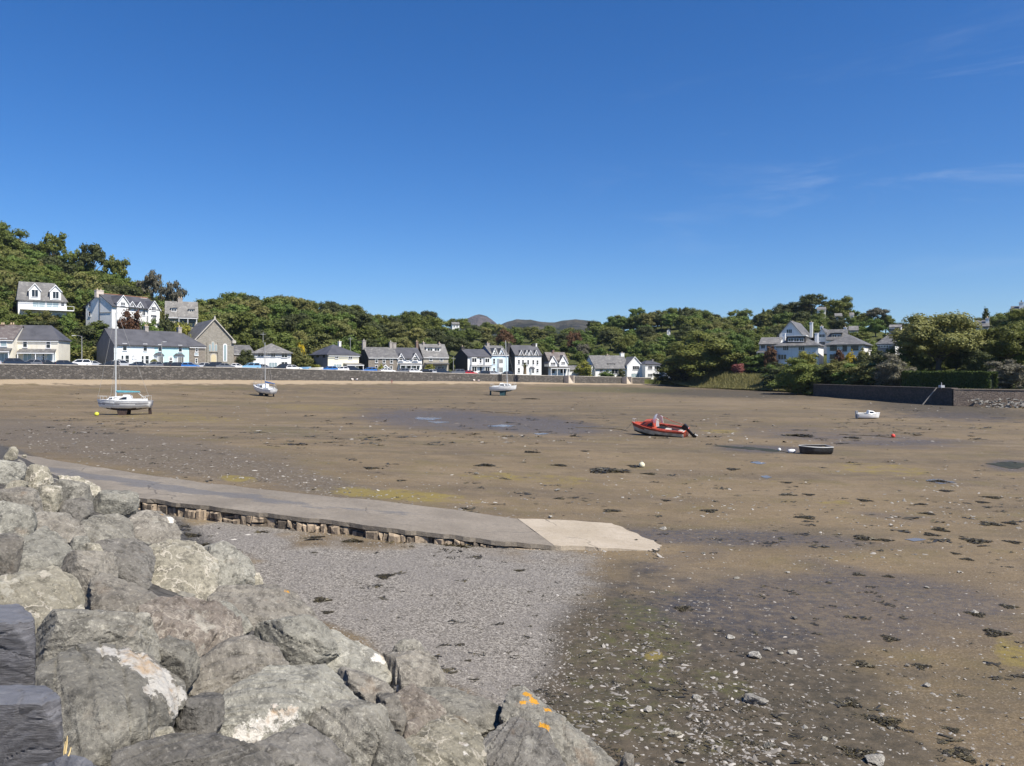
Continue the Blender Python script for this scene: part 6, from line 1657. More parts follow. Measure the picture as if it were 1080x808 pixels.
# ------------------------------------------------------------------ packed woodland: each tree an object
ZONES = [(-60,112,'left','green broadleaf tree of the wood around the left hillside houses','trees around the left hillside houses'),
         (112,205,'left2','broadleaf tree of the wood above the villa and chapel','trees above the villa and chapel'),
         (205,400,'mid','rounded oak of the dense wood behind the hipped houses','trees behind the hipped houses'),
         (400,640,'val','broadleaf tree of the valley wood behind the terraces','trees of the valley wood'),
         (640,800,'cen','tree of the central wooded hill above the white box like house','trees of the central hill'),
         (800,960,'rig','tree of the wood around the right hand hillside houses','trees around the right hand houses'),
         (960,1150,'far','tree of the wood at the right edge behind the hedge','trees at the right edge')]
rw = random.Random(21)
cnt = 0
NEARP = {'round': [proto('round', f, s, 4200, .040) for f, s in (('oak',81),('oak',82),('olive',83),('ash',84),('dark',85),('oak',86))],
         'bush': [proto('bush', f, s, 3600, .044) for f, s in (('oak',91),('olive',92),('ash',93),('dark',94))],
         'tall': [proto('tall', f, s, 3600, .042) for f, s in (('oak',87),('ash',88),('olive',89))]}
spots = []
px = -44.0
while px < 1128:
    y0 = float(np.interp(px, HT_PX, HT_Y0v)); yr = float(np.interp(px, HT_PX, HT_YR)); fl = float(np.interp(px, HT_PX, HT_FL))
    ya = y0 + fl*.8; 
    rowa = pix((0, ya, float(hill(px, ya))))[1]; rowr = pix((0, yr, float(hill(px, yr))))[1]
    n = max(2, int(round((rowa-rowr)/(8.0 if 560 < px < 830 else 10.5))))
    for i in range(n+1):
        f = (i + rw.uniform(-.25, .25))/n
        f = min(1.03, max(0.02, f))
        spots.append((px + rw.uniform(-8, 8), ya + (yr-ya)*f, f))
    px += 14.5 if 560 < px < 830 else 18.5
spots.sort(key=lambda s: -s[1])
for (px, Y, f) in spots:
    z = float(hill(px, Y)); X = (px-CX)/F*Y
    base = float(np.interp(px, HT_PX, HT_TH))
    hgt = base*rw.uniform(.85, 1.12)*(1.0 if f > .5 else .72 + .5*f)
    if f > .94: hgt = base*rw.uniform(.82, 1.06)
    wid = hgt*rw.uniform(1.0, 1.35)
    pxm, pym = pix((X, Y, z)); wpx = wid*.46/Y*F; hpx = hgt/Y*F
    bad = False
    for (x0, t0, x1, b0, hy) in HOUSE_RECTS:
        if Y < hy+9 and pxm+wpx > x0+1 and pxm-wpx < x1-1 and pym-hpx < b0-1.0 and pym > t0:
            bad = True; break
        if abs(Y-hy) < 16 and x0-6 < pxm < x1+6 and Y >= hy and Y < hy+12: bad = True; break
    if bad:       # only room for something low that stays below the house front
        lim = max([r_[3] for r_ in HOUSE_RECTS if Y < r_[4]+9 and r_[0]-12 < pxm < r_[2]+12 and r_[3] < pym+1] or [0])
        if any(r_[0]-3 < pxm < r_[2]+3 and r_[1] < pym < r_[3]-.5 and Y < r_[4]+9 for r_ in HOUSE_RECTS): continue
        hgt = min((pym-lim+.5)/F*Y, 5.5)
        if hgt < 1.3: continue
        wid = hgt*rw.uniform(1.5, 2.2)
        plant_at((X, Y, z-.2), wid, hgt, rw.choice(NEARP['bush']), 'bush', 'low green bush growing among the houses of the wooded slopes', 'bush', 'low bushes among the houses', parts=False)
        continue
    if px > 905 and Y < 150: continue
    if 700 < pxm < 856 and Y < float(np.interp(pxm, HT_PX, HT_Y0v))+24: continue
    kind = rw.choices(['round', 'bush', 'tall'], [6, 3 if f < .5 else .6, 1.2])[0]
    pr = rw.choice(NEARP[kind])
    if kind == 'bush': wid *= 1.1
    for (a, b, k, lab, grp) in ZONES:
        if a <= pxm < b: break
    plant_at((X, Y, z-.3), wid, hgt, pr, 'tree', lab, 'tree', grp, parts=False)
    cnt += 1
print('woodland trees', cnt)
# low scrub on the slopes under the hillside houses, each bush an object
for (pxa, pxb, ya_, yb_, n, lab, grp) in ((66,118,338,378,16,'green bush on the slope between cream house and white cottage','bushes between the cream house and white cottage'),
                                     (0,60,328,344,9,'bush on the slope just below the white dormer house','bushes below the dormer house'),
                                     (86,200,338,348,13,'bush on the slope between the villa and the cottage roofs','bushes above the cottage roofs'),
                                     (790,960,380,404,20,'bush on the bank below the right hand houses','bushes below the right hand houses'),
                                     (300,330,376,388,4,'bush between the two hipped houses','bushes between the hipped houses'),
                                     (955,1090,372,392,12,'shaded bush behind the clipped hedge','bushes behind the hedge')):
    for i in range(n):
        px = rw.uniform(pxa, pxb); y = ya_ + (yb_-ya_)*(i+rw.random())/n
        lo, hi_ = float(np.interp(px, HT_PX, HT_Y0v)), float(np.interp(px, HT_PX, HT_YR))
        Yq = np.linspace(lo+2, hi_, 120); rows = HY + (CZ-hill(px, Yq))/Yq*F
        Y = float(Yq[int(np.argmin(np.abs(rows-y)))])
        if 700 < px < 850 and Y < lo+22: continue
        z = float(hill(px, Y)); X = (px-CX)/F*Y
        h_ = rw.uniform(2.2, 4.2); w_ = h_*rw.uniform(1.3, 2.0)
        wpx = w_*.46/Y*F; hp = h_/Y*F; pym = pix((X,Y,z))[1]
        if any(Y < hy+6 and px+wpx > x0+1 and px-wpx < x1-1 and pym-hp < b0-2.5 and pym > t0 for (x0,t0,x1,b0,hy) in HOUSE_RECTS): continue
        plant_at((X, Y, z-.2), w_, h_, rw.choice(NEARP['bush']), 'bush', lab, 'bush', grp, parts=False)
# ------------------------------------------------------------------ cars, lamps, people
cp, cnt_, cb = newmat('car_paint')
oc = N(cnt_, 'ShaderNodeObjectInfo').outputs['Color']
cnt_.links.new(oc, cb.inputs['Base Color']); cb.inputs['Roughness'].default_value = .3; cb.inputs['Coat Weight'].default_value = .6; cb.inputs['Coat Roughness'].default_value = .06
tyre = smat('tyre', (.02,.02,.02), .85); rim = smat('wheel_rim', (.45,.45,.46), .35, .05, 3, 0, .7)
lampm = smat('headlight', (.75,.76,.78), .15); redl = smat('tail_light', (.35,.02,.015), .25)
def car_meshes(L_, H_, Wd, prof, cab):
    """prof: side outline of the body; cab: outline of the glasshouse"""
    bm = bmesh.new()
    def loft(outline, w0, w1, zsplit):
        v = []
        for sgn in (-1, 1):
            v.append([bm.verts.new((x, sgn*(w0 if z < zsplit else w1)/2, z)) for x, z in outline])
        n = len(outline)
        bm.faces.new(v[0][::-1]); bm.faces.new(v[1])
        for i in range(n): bm.faces.new((v[0][i], v[0][(i+1) % n], v[1][(i+1) % n], v[1][i]))
    loft(prof, Wd, Wd*.96, .8)
    bmesh.ops.recalc_face_normals(bm, faces=bm.faces)
    bmesh.ops.bevel(bm, geom=bm.edges[:], offset=.05, segments=2, affect='EDGES')
    body = bpy.data.meshes.new('body'); 
    # roof panel and pillars
    (x0, z0), (x1, z1), (x2, z2), (x3, z3) = cab
    def slab(pts):
        vs = [bm.verts.new(p) for p in pts]; bmesh.ops.convex_hull(bm, input=vs)
    w1 = Wd*.86; w2 = Wd*.70
    slab([(x1,-w2/2,z1),(x2,-w2/2,z2),(x2,w2/2,z2),(x1,w2/2,z1),(x1+.1,-w2/2+.05,z1+.06),(x2-.1,-w2/2+.05,z2+.06),(x2-.1,w2/2-.05,z2+.06),(x1+.1,w2/2-.05,z1+.06)])
    for s_ in (-1, 1):
        for (xa, za, xb, zb) in ((x0,z0,x1,z1),(x3,z3,x2,z2),((x0+x3)/2,z0,(x1+x2)/2,z1)):
            slab([(xa+dx, s_*(w1/2+.012), za) for dx in (-.05,.05)] + [(xb+dx, s_*(w2/2+.012), zb+.02) for dx in (-.05,.05)] + [(xa+dx, s_*(w1/2-.05), za) for dx in (-.05,.05)] + [(xb+dx, s_*(w2/2-.05), zb+.02) for dx in (-.05,.05)])
    bm.to_mesh(body); bm.free(); body.materials.append(cp)
    mb = MB()
    mb.add([(x0,-w1/2,z0),(x3,-w1/2,z3),(x3,w1/2,z3),(x0,w1/2,z0),(x1,-w2/2,z1),(x2,-w2/2,z2),(x2,w2/2,z2),(x1,w2/2,z1)],
           [(0,3,2,1),(4,5,6,7),(0,1,5,4),(1,2,6,5),(2,3,7,6),(3,0,4,7)])
    glass = mb.mesh('window_glass', GLASS)
    mb = MB(); mb.tube([(0,-.1,0),(0,-.1+.2,0)], .32, 14); ty = mb.mesh('tyre', tyre)
    mb = MB(); mb.tube([(0,-.105,0),(0,.105,0)], .2, 12); ri = mb.mesh('rim', rim)
    mb = MB(); mb.box(L_/2-.1,-.16,.58,L_/2+.01,.16,.72); hl = mb.mesh('headlight', lampm)
    mb = MB(); mb.box(-L_/2-.01,-.12,.62,-L_/2+.1,.12,.85); tl = mb.mesh('tail_light', redl)
    return body, glass, ty, ri, hl, tl, L_, Wd
HATCH = car_meshes(4.1, 1.46, 1.75, [(-2.03,.3),(-2.05,.75),(-1.9,.95),(.95,.92),(1.8,.78),(2.02,.62),(2.05,.3)], ((-1.95,.93),(-1.45,1.40),(.15,1.40),(1.0,.91)))
SALOON = car_meshes(4.5, 1.43, 1.78, [(-2.22,.3),(-2.25,.8),(-2.1,.95),(-1.3,.97),(1.05,.92),(2.0,.78),(2.22,.6),(2.25,.3)], ((-1.55,.95),(-.85,1.38),(.35,1.38),(1.15,.91)))
SUV = car_meshes(4.5, 1.7, 1.85, [(-2.22,.38),(-2.25,1.0),(-2.1,1.08),(1.1,1.05),(2.05,.92),(2.22,.75),(2.25,.38)], ((-2.12,1.07),(-1.8,1.62),(.3,1.62),(1.15,1.04)))
def car(px, proto_, colr, label, off=1.9, flip=False, group='cars parked along the promenade'):
    y0 = shore_Y(px); X0 = (px-CX)/F*y0; t = wall_t(X0, y0) + off*.0
    # centre so that it shows at px once moved inland
    P = wpt(t, off, 0)
    for _ in range(4): t += ((px-CX)/F*P.y - P.x)/(WD[0]-(px-CX)/F*WD[1]); P = wpt(t, off, 0)
    z = roadz(t)
    body, glass, ty, ri, hl, tl, L_, Wd = proto_
    root = tag(empty('parked_car', (P.x, P.y, z), math.radians(38) + (PI if flip else 0)), label, 'car', group)
    b = link('body', body, root); b.color = (*colr, 1)
    link('window_glass', glass, root)
    for sx in (-1, 1):
        for sy in (-1, 1):
            w_ = link('wheel', ty, root); w_.location = (sx*L_*.31, sy*(Wd/2-.09), .32); link('rim', ri, w_)
    for sy in (-1, 1):
        h_ = link('headlight', hl, root); h_.location = (0, sy*Wd*.34, 0)
        t_ = link('tail_light', tl, root); t_.location = (0, sy*Wd*.38, 0)
    return root
NAVY, BLK, SIL, WHT, BLU, SKYB, GRY, RED = (.012,.016,.03), (.01,.01,.012), (.42,.43,.45), (.75,.75,.75), (.03,.14,.42), (.22,.42,.62), (.12,.125,.14), (.42,.02,.02)
CARS = [(-12,HATCH,SIL,'silver hatchback parked at the left frame edge'),(18,SUV,NAVY,'dark estate car parked before the cream terrace, left of the other dark car'),(46,SALOON,BLK,'black saloon parked under the glazed porch of the cream house'),
 (70,HATCH,NAVY,'dark hatchback parked beside the white car under the street lamp'),(83,SUV,WHT,'white car parked beneath the street lamp'),(98,SALOON,SIL,'silver grey saloon by the taupe gable end'),(114,HATCH,BLK,'dark hatchback in front of the taupe gable'),
 (147,SALOON,NAVY,'navy saloon parked before the white cottage'),(175,SALOON,BLK,'black saloon before the turquoise cottage'),(200,HATCH,BLU,'bright blue hatchback before the small stone cottage'),(224,SUV,BLK,'black car before the chapel door'),
 (249,SALOON,WHT,'white saloon right of the chapel'),(264,SUV,SKYB,'pale blue tall car before the round dark bush'),(278,HATCH,GRY,'grey hatchback beside the pale blue tall car'),(298,SUV,BLK,'black tall car in front of the white hipped house'),
 (309,HATCH,WHT,'white hatchback at the corner of the white hipped house'),(347,HATCH,BLU,'blue hatchback at the slate grey side wall of the cream hipped house'),(371,SUV,NAVY,'dark car under the porch of the cream hipped house'),
 (389,HATCH,BLU,'blue hatchback before the black gable of the stone terrace'),(408,SALOON,WHT,'white saloon before the stone terrace'),(424,HATCH,GRY,'grey hatchback left under the verandah of the arched gable house'),(437,HATCH,WHT,'white hatchback right under the verandah of the arched gable house'),
 (447,SALOON,BLK,'black saloon before the dark house with box dormer'),(466,SUV,NAVY,'navy car by the white garden wall of the dark house'),(482,SUV,GRY,'grey blue car before the tall black gable'),(495,SALOON,RED,'red saloon before the white house with bay windows'),
 (509,HATCH,BLK,'black hatchback right of the red saloon'),(521,HATCH,SIL,'silver hatchback before the pale blue house'),
 (32,HATCH,GRY,'grey hatchback squeezed between the two dark cars before the cream terrace'),(129,SUV,SIL,'silver tall car at the left corner of the white cottage'),(161,HATCH,GRY,'grey hatchback on the line between white and turquoise cottages'),(189,HATCH,BLK,'black hatchback under the right porch bay of the turquoise cottage'),
 (212,HATCH,SIL,'silver hatchback at the left corner of the chapel'),(237,SALOON,GRY,'grey saloon under the tall right window of the chapel'),(359,HATCH,WHT,'white hatchback before the bay of the cream hipped house'),(457,HATCH,SIL,'silver hatchback before the yellow green shrub'),(534,HATCH,BLK,'black hatchback between the pale blue and the big white house')]
for i, (px, pr, c_, lab) in enumerate(CARS): car(px, pr, c_, lab, 1.9 + (i % 3)*.15, i % 2 == 0)
# boats on trailers / dinghies laid up on the promenade between the hipped houses
def small_hull(L_, Bm, D, name):
    vs = []; ns = 9
    for i in range(ns):
        f = i/(ns-1); x = -L_/2 + L_*f; b = Bm/2*(1-max(0, (f-.35)/.65)**2.2)*(.85+.15*min(1, f*3)); k = D*.0 + D*.55*max(0, (f-.7)/.3)**2
        sh = D*(1+.25*f*f)
        vs += [(x,-b,sh),(x,-b*.8,k+D*.25),(x,0,k),(x,b*.8,k+D*.25),(x,b,sh)]
    fs = [(i*5+k, i*5+k+1, i*5+k+6, i*5+k+5) for i in range(ns-1) for k in range(4)]
    fs += [(0,1,2,3,4)]
    return vs, fs
def laid_up(px, colr, label):
    y0 = shore_Y(px); t = wall_t((px-CX)/F*y0, y0); P = wpt(t, 2.2, roadz(t))
    for _ in range(4): t += ((px-CX)/F*P.y - P.x)/(WD[0]-(px-CX)/F*WD[1]); P = wpt(t, 2.2, 0)
    root = tag(empty('rowing_boat', (P.x, P.y, roadz(t)+.35), math.radians(38)), label, 'boat', None)
    vs, fs = small_hull(4.0, 1.5, .62, 'hull')
    mb = MB(); mb.add(vs, fs); mb.build('hull', smat('boat_paint_%s' % label.split()[0], colr, .4, .05), root)
    mb = MB()
    for x in (-1.0, .3): mb.box(x-.12,-.62,.42,x+.12,.62,.47)
    mb.build('thwart', smat('thwart_wood', (.35,.25,.15), .7), root)
    mb = MB(); 
    for x in (-1.2, 1.0): mb.box(x-.08,-.6,-.36,x+.08,.6,.12)
    mb.build('cradle', DFRAME, root)
laid_up(320, (.25,.45,.68), 'blue rowing boat laid up on the promenade by the sea wall')
laid_up(333, (.72,.70,.62), 'cream rowing boat laid up on the promenade beside the blue one')
# street lamps and poles
polem = smat('galvanised_pole', (.30,.30,.29), .6, .1, 1)
def street_lamp(px, ytop, off, label, name='street_lamp', arm=-1.6):
    y0 = shore_Y(px); t = wall_t((px-CX)/F*y0, y0); P = wpt(t, off, 0)
    for _ in range(5): t += ((px-CX)/F*P.y - P.x)/(WD[0]-(px-CX)/F*WD[1]); P = wpt(t, off, 0)
    z = roadz(t); h = CZ + (HY-ytop)/F*P.y - z
    root = tag(empty(name, (P.x, P.y, z)), label, 'lamp post' if arm else 'pole')
    mb = MB(); mb.tube([(0,0,0),(0,0,h*.5),(0,0,h)], [.11,.09,.06], 8)
    if arm: mb.tube([(0,0,h-.1),(arm*.5,0,h+.12),(arm,0,h+.1)], .045, 6)
    mb.build('pole', polem, root)
    if arm:
        mb = MB(); mb.prism([(arm-.5,-.14,h+.02),(arm+.25,-.1,h+.04),(arm+.25,.1,h+.04),(arm-.5,.14,h+.02)], (0,0,.16)); mb.build('lamp_head', smat('lamp_head', (.55,.55,.54), .4), root)
    else:
        mb = MB(); mb.box(-.7,-.05,h-.6,.7,.05,h-.48); mb.build('crossarm', polem, root)
street_lamp(86.3, 354.5, 9, 'grey street lamp with its arm pointing left, before the bushes')
street_lamp(277.5, 350.5, 26, 'tall pole rising behind the roof of the white hipped house', 'utility_pole', 0)
street_lamp(369.5, 355.5, 24, 'thin pole behind the right slope of the cream hipped roof', 'utility_pole', 0)
street_lamp(478.2, 376, 10, 'thin pole in the gap left of the black gable', 'utility_pole', 0)
street_lamp(170.5, 361, 9.5, 'slim pale lamp post before the turquoise cottage', arm=.8)

def person(px, py, h, pose, top, legs, label, face=0.0, hair=(.05,.03,.02)):
    P = hit(px, py, G); sit = pose == 'sit'
    root = tag(empty('person', P, face), label, 'person')
    s = h/1.72
    if sit:
        J = {'pel':(0,0,.13),'chest':(0,.06,.42),'neck':(0,.06,.60),'head':(0,.03,.76),
             'hl':(.11,-.02,.13),'kl':(.13,-.38,.36),'al':(.13,-.62,.05),'fl':(.13,-.8,.05),'hr':(-.11,-.02,.13),'kr':(-.13,-.38,.36),'ar':(-.13,-.62,.05),'fr':(-.13,-.8,.05),
             'sl':(.19,.06,.54),'el':(.25,-.12,.36),'wl':(.16,-.33,.38),'sr':(-.19,.06,.54),'er':(-.25,-.12,.36),'wr':(-.16,-.33,.38)}
    else:
        J = {'pel':(0,0,.92),'chest':(0,.02,1.22),'neck':(0,.02,1.46),'head':(0,-.01,1.60),
             'hl':(.10,0,.88),'kl':(.12,-.06,.48),'al':(.12,.04,.08),'fl':(.13,-.13,.04),'hr':(-.10,0,.88),'kr':(-.11,.02,.48),'ar':(-.12,.10,.08),'fr':(-.13,-.06,.04),
             'sl':(.19,.02,1.38),'el':(.25,.02,1.10),'wl':(.24,-.10,.86),'sr':(-.19,.02,1.38),'er':(-.25,.04,1.10),'wr':(-.24,-.06,.86)}
    R_ = {'pel':.13,'chest':.14,'neck':.055,'head':.105,'hl':.09,'kl':.06,'al':.04,'fl':.035,'hr':.09,'kr':.06,'ar':.04,'fr':.035,'sl':.065,'el':.042,'wl':.033,'sr':.065,'er':.042,'wr':.033}
    E = [('pel','chest'),('chest','neck'),('neck','head'),('pel','hl'),('hl','kl'),('kl','al'),('al','fl'),('pel','hr'),('hr','kr'),('kr','ar'),('ar','fr'),('chest','sl'),('sl','el'),('el','wl'),('chest','sr'),('sr','er'),('er','wr')]
    def skin(name, keys, mat, grow=0.0):
        ks = [k for k in J if k in keys]; ix = {k: i for i, k in enumerate(ks)}
        me = bpy.data.meshes.new(name); me.from_pydata([Vector(J[k])*s for k in ks], [(ix[a], ix[b]) for a, b in E if a in ix and b in ix], [])
        o = link(name, me); md = o.modifiers.new('s', 'SKIN'); 
        for k in ks: me.skin_vertices[0].data[ix[k]].radius = ((R_[k]+grow)*s, (R_[k]+grow)*s)
        rootk = 'pel' if 'pel' in ix else ks[0]; me.skin_vertices[0].data[ix[rootk]].use_root = True
        sd = o.modifiers.new('d', 'SUBSURF'); sd.levels = 1
        dg = bpy.context.evaluated_depsgraph_get(); dg.update()
        m2 = bpy.data.meshes.new_from_object(o.evaluated_get(dg)); bpy.data.objects.remove(o)
        m2.materials.clear(); m2.materials.append(mat)
        return link(name, m2, root)
    tn = label.split()[1]
    skin('body', set(J), smat('skin', (.45,.28,.20), .6))
    skin('top', {'pel','chest','sl','el','sr','er'} , smat('cloth_%d_%d' % (int(px), 1), top, .85), .018)
    skin('trousers', {'pel','hl','kl','al','hr','kr','ar'}, smat('cloth_%d_%d' % (int(px), 2), legs, .85), .016)
    hd = Vector(J['head'])*s
    bm = bmesh.new(); bmesh.ops.create_uvsphere(bm, u_segments=12, v_segments=8, radius=.118*s)
    bmesh.ops.delete(bm, geom=[v for v in bm.verts if v.co.z < -.02*s and v.co.y < .03*s], context='VERTS')
    me = bpy.data.meshes.new('hair'); bm.to_mesh(me); bm.free(); me.materials.append(smat('hair_%d' % int(px), hair, .7))
    o = link('hair', me, root); o.location = hd + Vector((0,.012*s,.03*s))
person(371.6, 401.6, 1.7, 'sit', (.75,.74,.72), (.55,.5,.42), 'person in a white top sitting on the sand at the wall, left of a pair', .4)
person(376.4, 401.6, 1.65, 'sit', (.78,.77,.76), (.12,.13,.17), 'person in a white top sitting on the sand at the wall, right of a pair', -.3)
person(413.2, 404.6, 1.2, 'stand', (.05,.03,.06), (.32,.10,.10), 'small person in a dark top standing alone on the sand', .2)
person(500, 402.4, 1.7, 'sit', (.74,.72,.68), (.5,.42,.34), 'person in pale clothes sitting on the beach below the red saloon', .3)
person(505, 402.6, 1.6, 'sit', (.62,.5,.45), (.2,.2,.24), 'person in a tan top sitting on the beach right of the pale clothed one', -.2)
# ------------------------------------------------------------------ boats aground
GEL = smat('white_gelcoat', (.78,.78,.76), .3, .05, 1.2, stain=(.55,.52,.45)); GELG = smat('grey_stripe', (.30,.30,.31), .4)
AFB = smat('antifouling_brown', (.045,.028,.022), .75, .3, 3); AFT = smat('antifouling_teal', (.02,.06,.07), .75, .3, 3); AFK = smat('antifouling_black', (.03,.028,.027), .75, .3, 3)
REDP = smat('red_deck_paint', (.40,.065,.035), .55, .25, 3, stain=(.25,.08,.05)); TEAL = smat('teal_canvas', (.10,.34,.40), .8, .1, 4); BLUC = smat('blue_canvas', (.03,.13,.38), .8, .1, 4)
ALU = smat('mast_alloy', (.62,.62,.60), .4, .05, 3, 0, .3); WIRE = smat('rigging_wire', (.34,.33,.31), .5); BLKP = smat('black_plastic', (.015,.015,.016), .4)
def hull_shape(L_, Bm, fb, draft=0.0, stern=.72, bowrise=.45, sternrise=.28, sheer=.22, vee=1.0, ns=21, nt_=11):
    """x forward; returns points (station, strip)"""
    P = []
    for i in range(ns):
        f = i/(ns-1)
        b = Bm/2*(1-((f-.42)/.58)**2.4 if f > .42 else 1-(1-stern)*((.42-f)/.42)**1.6)
        b = max(b, .012)
        zs = fb*(1 + sheer*max(0, f-.35)**1.3*1.6 + .03)
        zk = draft + fb*(bowrise*max(0, (f-.55)/.45)**2.4 + sternrise*max(0, (.4-f)/.4)**1.5)
        row = []
        for k in range(-nt_, nt_+1):
            t = abs(k)/nt_
            y = b*math.sin(PI/2*t)**(.85*vee); z = zk + (zs+draft-zk)*(1-math.cos(PI/2*t))**(1.0/vee)
            rake = L_*.045*(z-draft)/fb*max(0, f-.6)/.4
            row.append((-L_/2 + L_*f*.95 + rake, math.copysign(y, k) if k else 0.0, z))
        P.append(row)
    return P
def hull_mesh(P, bands, mats, name='hull'):
    """bands: list of upper limits of strip fraction t for each material (keel to sheer)"""
    ns, nk = len(P), len(P[0]); mid = nk//2
    vs = [p for r in P for p in r]; fs, mi = [], []
    for i in range(ns-1):
        for k in range(nk-1):
            fs.append((i*nk+k, i*nk+k+1, (i+1)*nk+k+1, (i+1)*nk+k))
            t = (abs(k-mid+.5))/mid
            z = sum(vs[j][2] for j in fs[-1])/4
            mi.append(next((q for q, lim in enumerate(bands) if z < lim), len(bands)))
    mb = MB(); mb.v = vs; mb.f = fs; mb.m = mi
    st = [0*nk+k for k in range(nk)]
    mb.f.append(tuple(st)); mb.m.append(len(bands))
    return mb.mesh(name, mats, smooth=True)
def deck_from(P, z=-.03, inset=.03, f0=0, f1=None):
    """deck sheet between the two sheer lines"""
    f1 = f1 or len(P); mb = MB(); vs, fs = [], []
    for i in range(f0, f1):
        a, b = P[i][0], P[i][-1]
        vs += [(a[0], a[1]+min(inset, abs(a[1])), a[2]+z), (a[0], 0, a[2]+z+.05), (b[0], b[1]-min(inset, abs(b[1])), b[2]+z)]
    for i in range(f1-f0-1):
        for k in range(2): fs.append((i*3+k, i*3+k+1, i*3+k+4, i*3+k+3))
    mb.add(vs, fs); return mb
def rub(P, r, name, mat, root):
    mb = MB()
    for k in (0, -1): mb.tube([p[k] for p in P], r, 5)
    mb.tube([P[0][0], P[0][-1]], r, 5)
    return mb.build(name, mat, root)
def cabin(root, x0, x1, w0, w1, z0, h, mat, name='cabin', slope=.35, wins=(), wmat=None):
    mb = MB(); s = slope
    b = [(x0,-w0/2,z0),(x1,-w1/2,z0),(x1,w1/2,z0),(x0,w0/2,z0)]
    t = [(x0+.05,-w0/2+.12,z0+h),(x1-s,-w1/2+.10,z0+h*.8),(x1-s,w1/2-.10,z0+h*.8),(x0+.05,w0/2-.12,z0+h)]
    mb.add(b+t, [(0,3,2,1),(4,5,6,7),(0,1,5,4),(1,2,6,5),(2,3,7,6),(3,0,4,7)])
    o = mb.build(name, mat, root)
    bm = bmesh.new(); bm.from_mesh(o.data); bmesh.ops.bevel(bm, geom=[e for e in bm.edges if e.calc_length() > .1], offset=.04, segments=2, affect='EDGES'); bm.to_mesh(o.data); bm.free()
    for (u0, u1, v0, v1) in wins:
        for sy in (-1, 1):
            mw = MB(); q = []
            for (u, v) in ((u0,v0),(u1,v0),(u1,v1),(u0,v1)):
                lo = Vector((x0+(x1-x0)*u, sy*(w0+(w1-w0)*u)/2, z0)); hi = Vector((x0+.05+(x1-s-x0-.05)*u, sy*((w0-.24)+((w1-.20)-(w0-.24))*u)/2, z0+h*(1-.2*u)))
                p = lo.lerp(hi, v); q.append(p + Vector((0, sy*.012, 0)))
            mw.prism(q, (0, -sy*.03, 0)); mw.build('cabin_window', wmat or GLASS, o)
    return o
def boat_root(name, px, py, heading, label, heel=0, pitch=0, sink=.04, cat='boat'):
    P = hit(px, py, G)
    o = tag(empty(name, P - Vector((0,0,sink))), label, cat)
    o.rotation_mode = 'XYZ'; o.rotation_euler = (math.radians(heel), math.radians(pitch), heading)
    return o, P
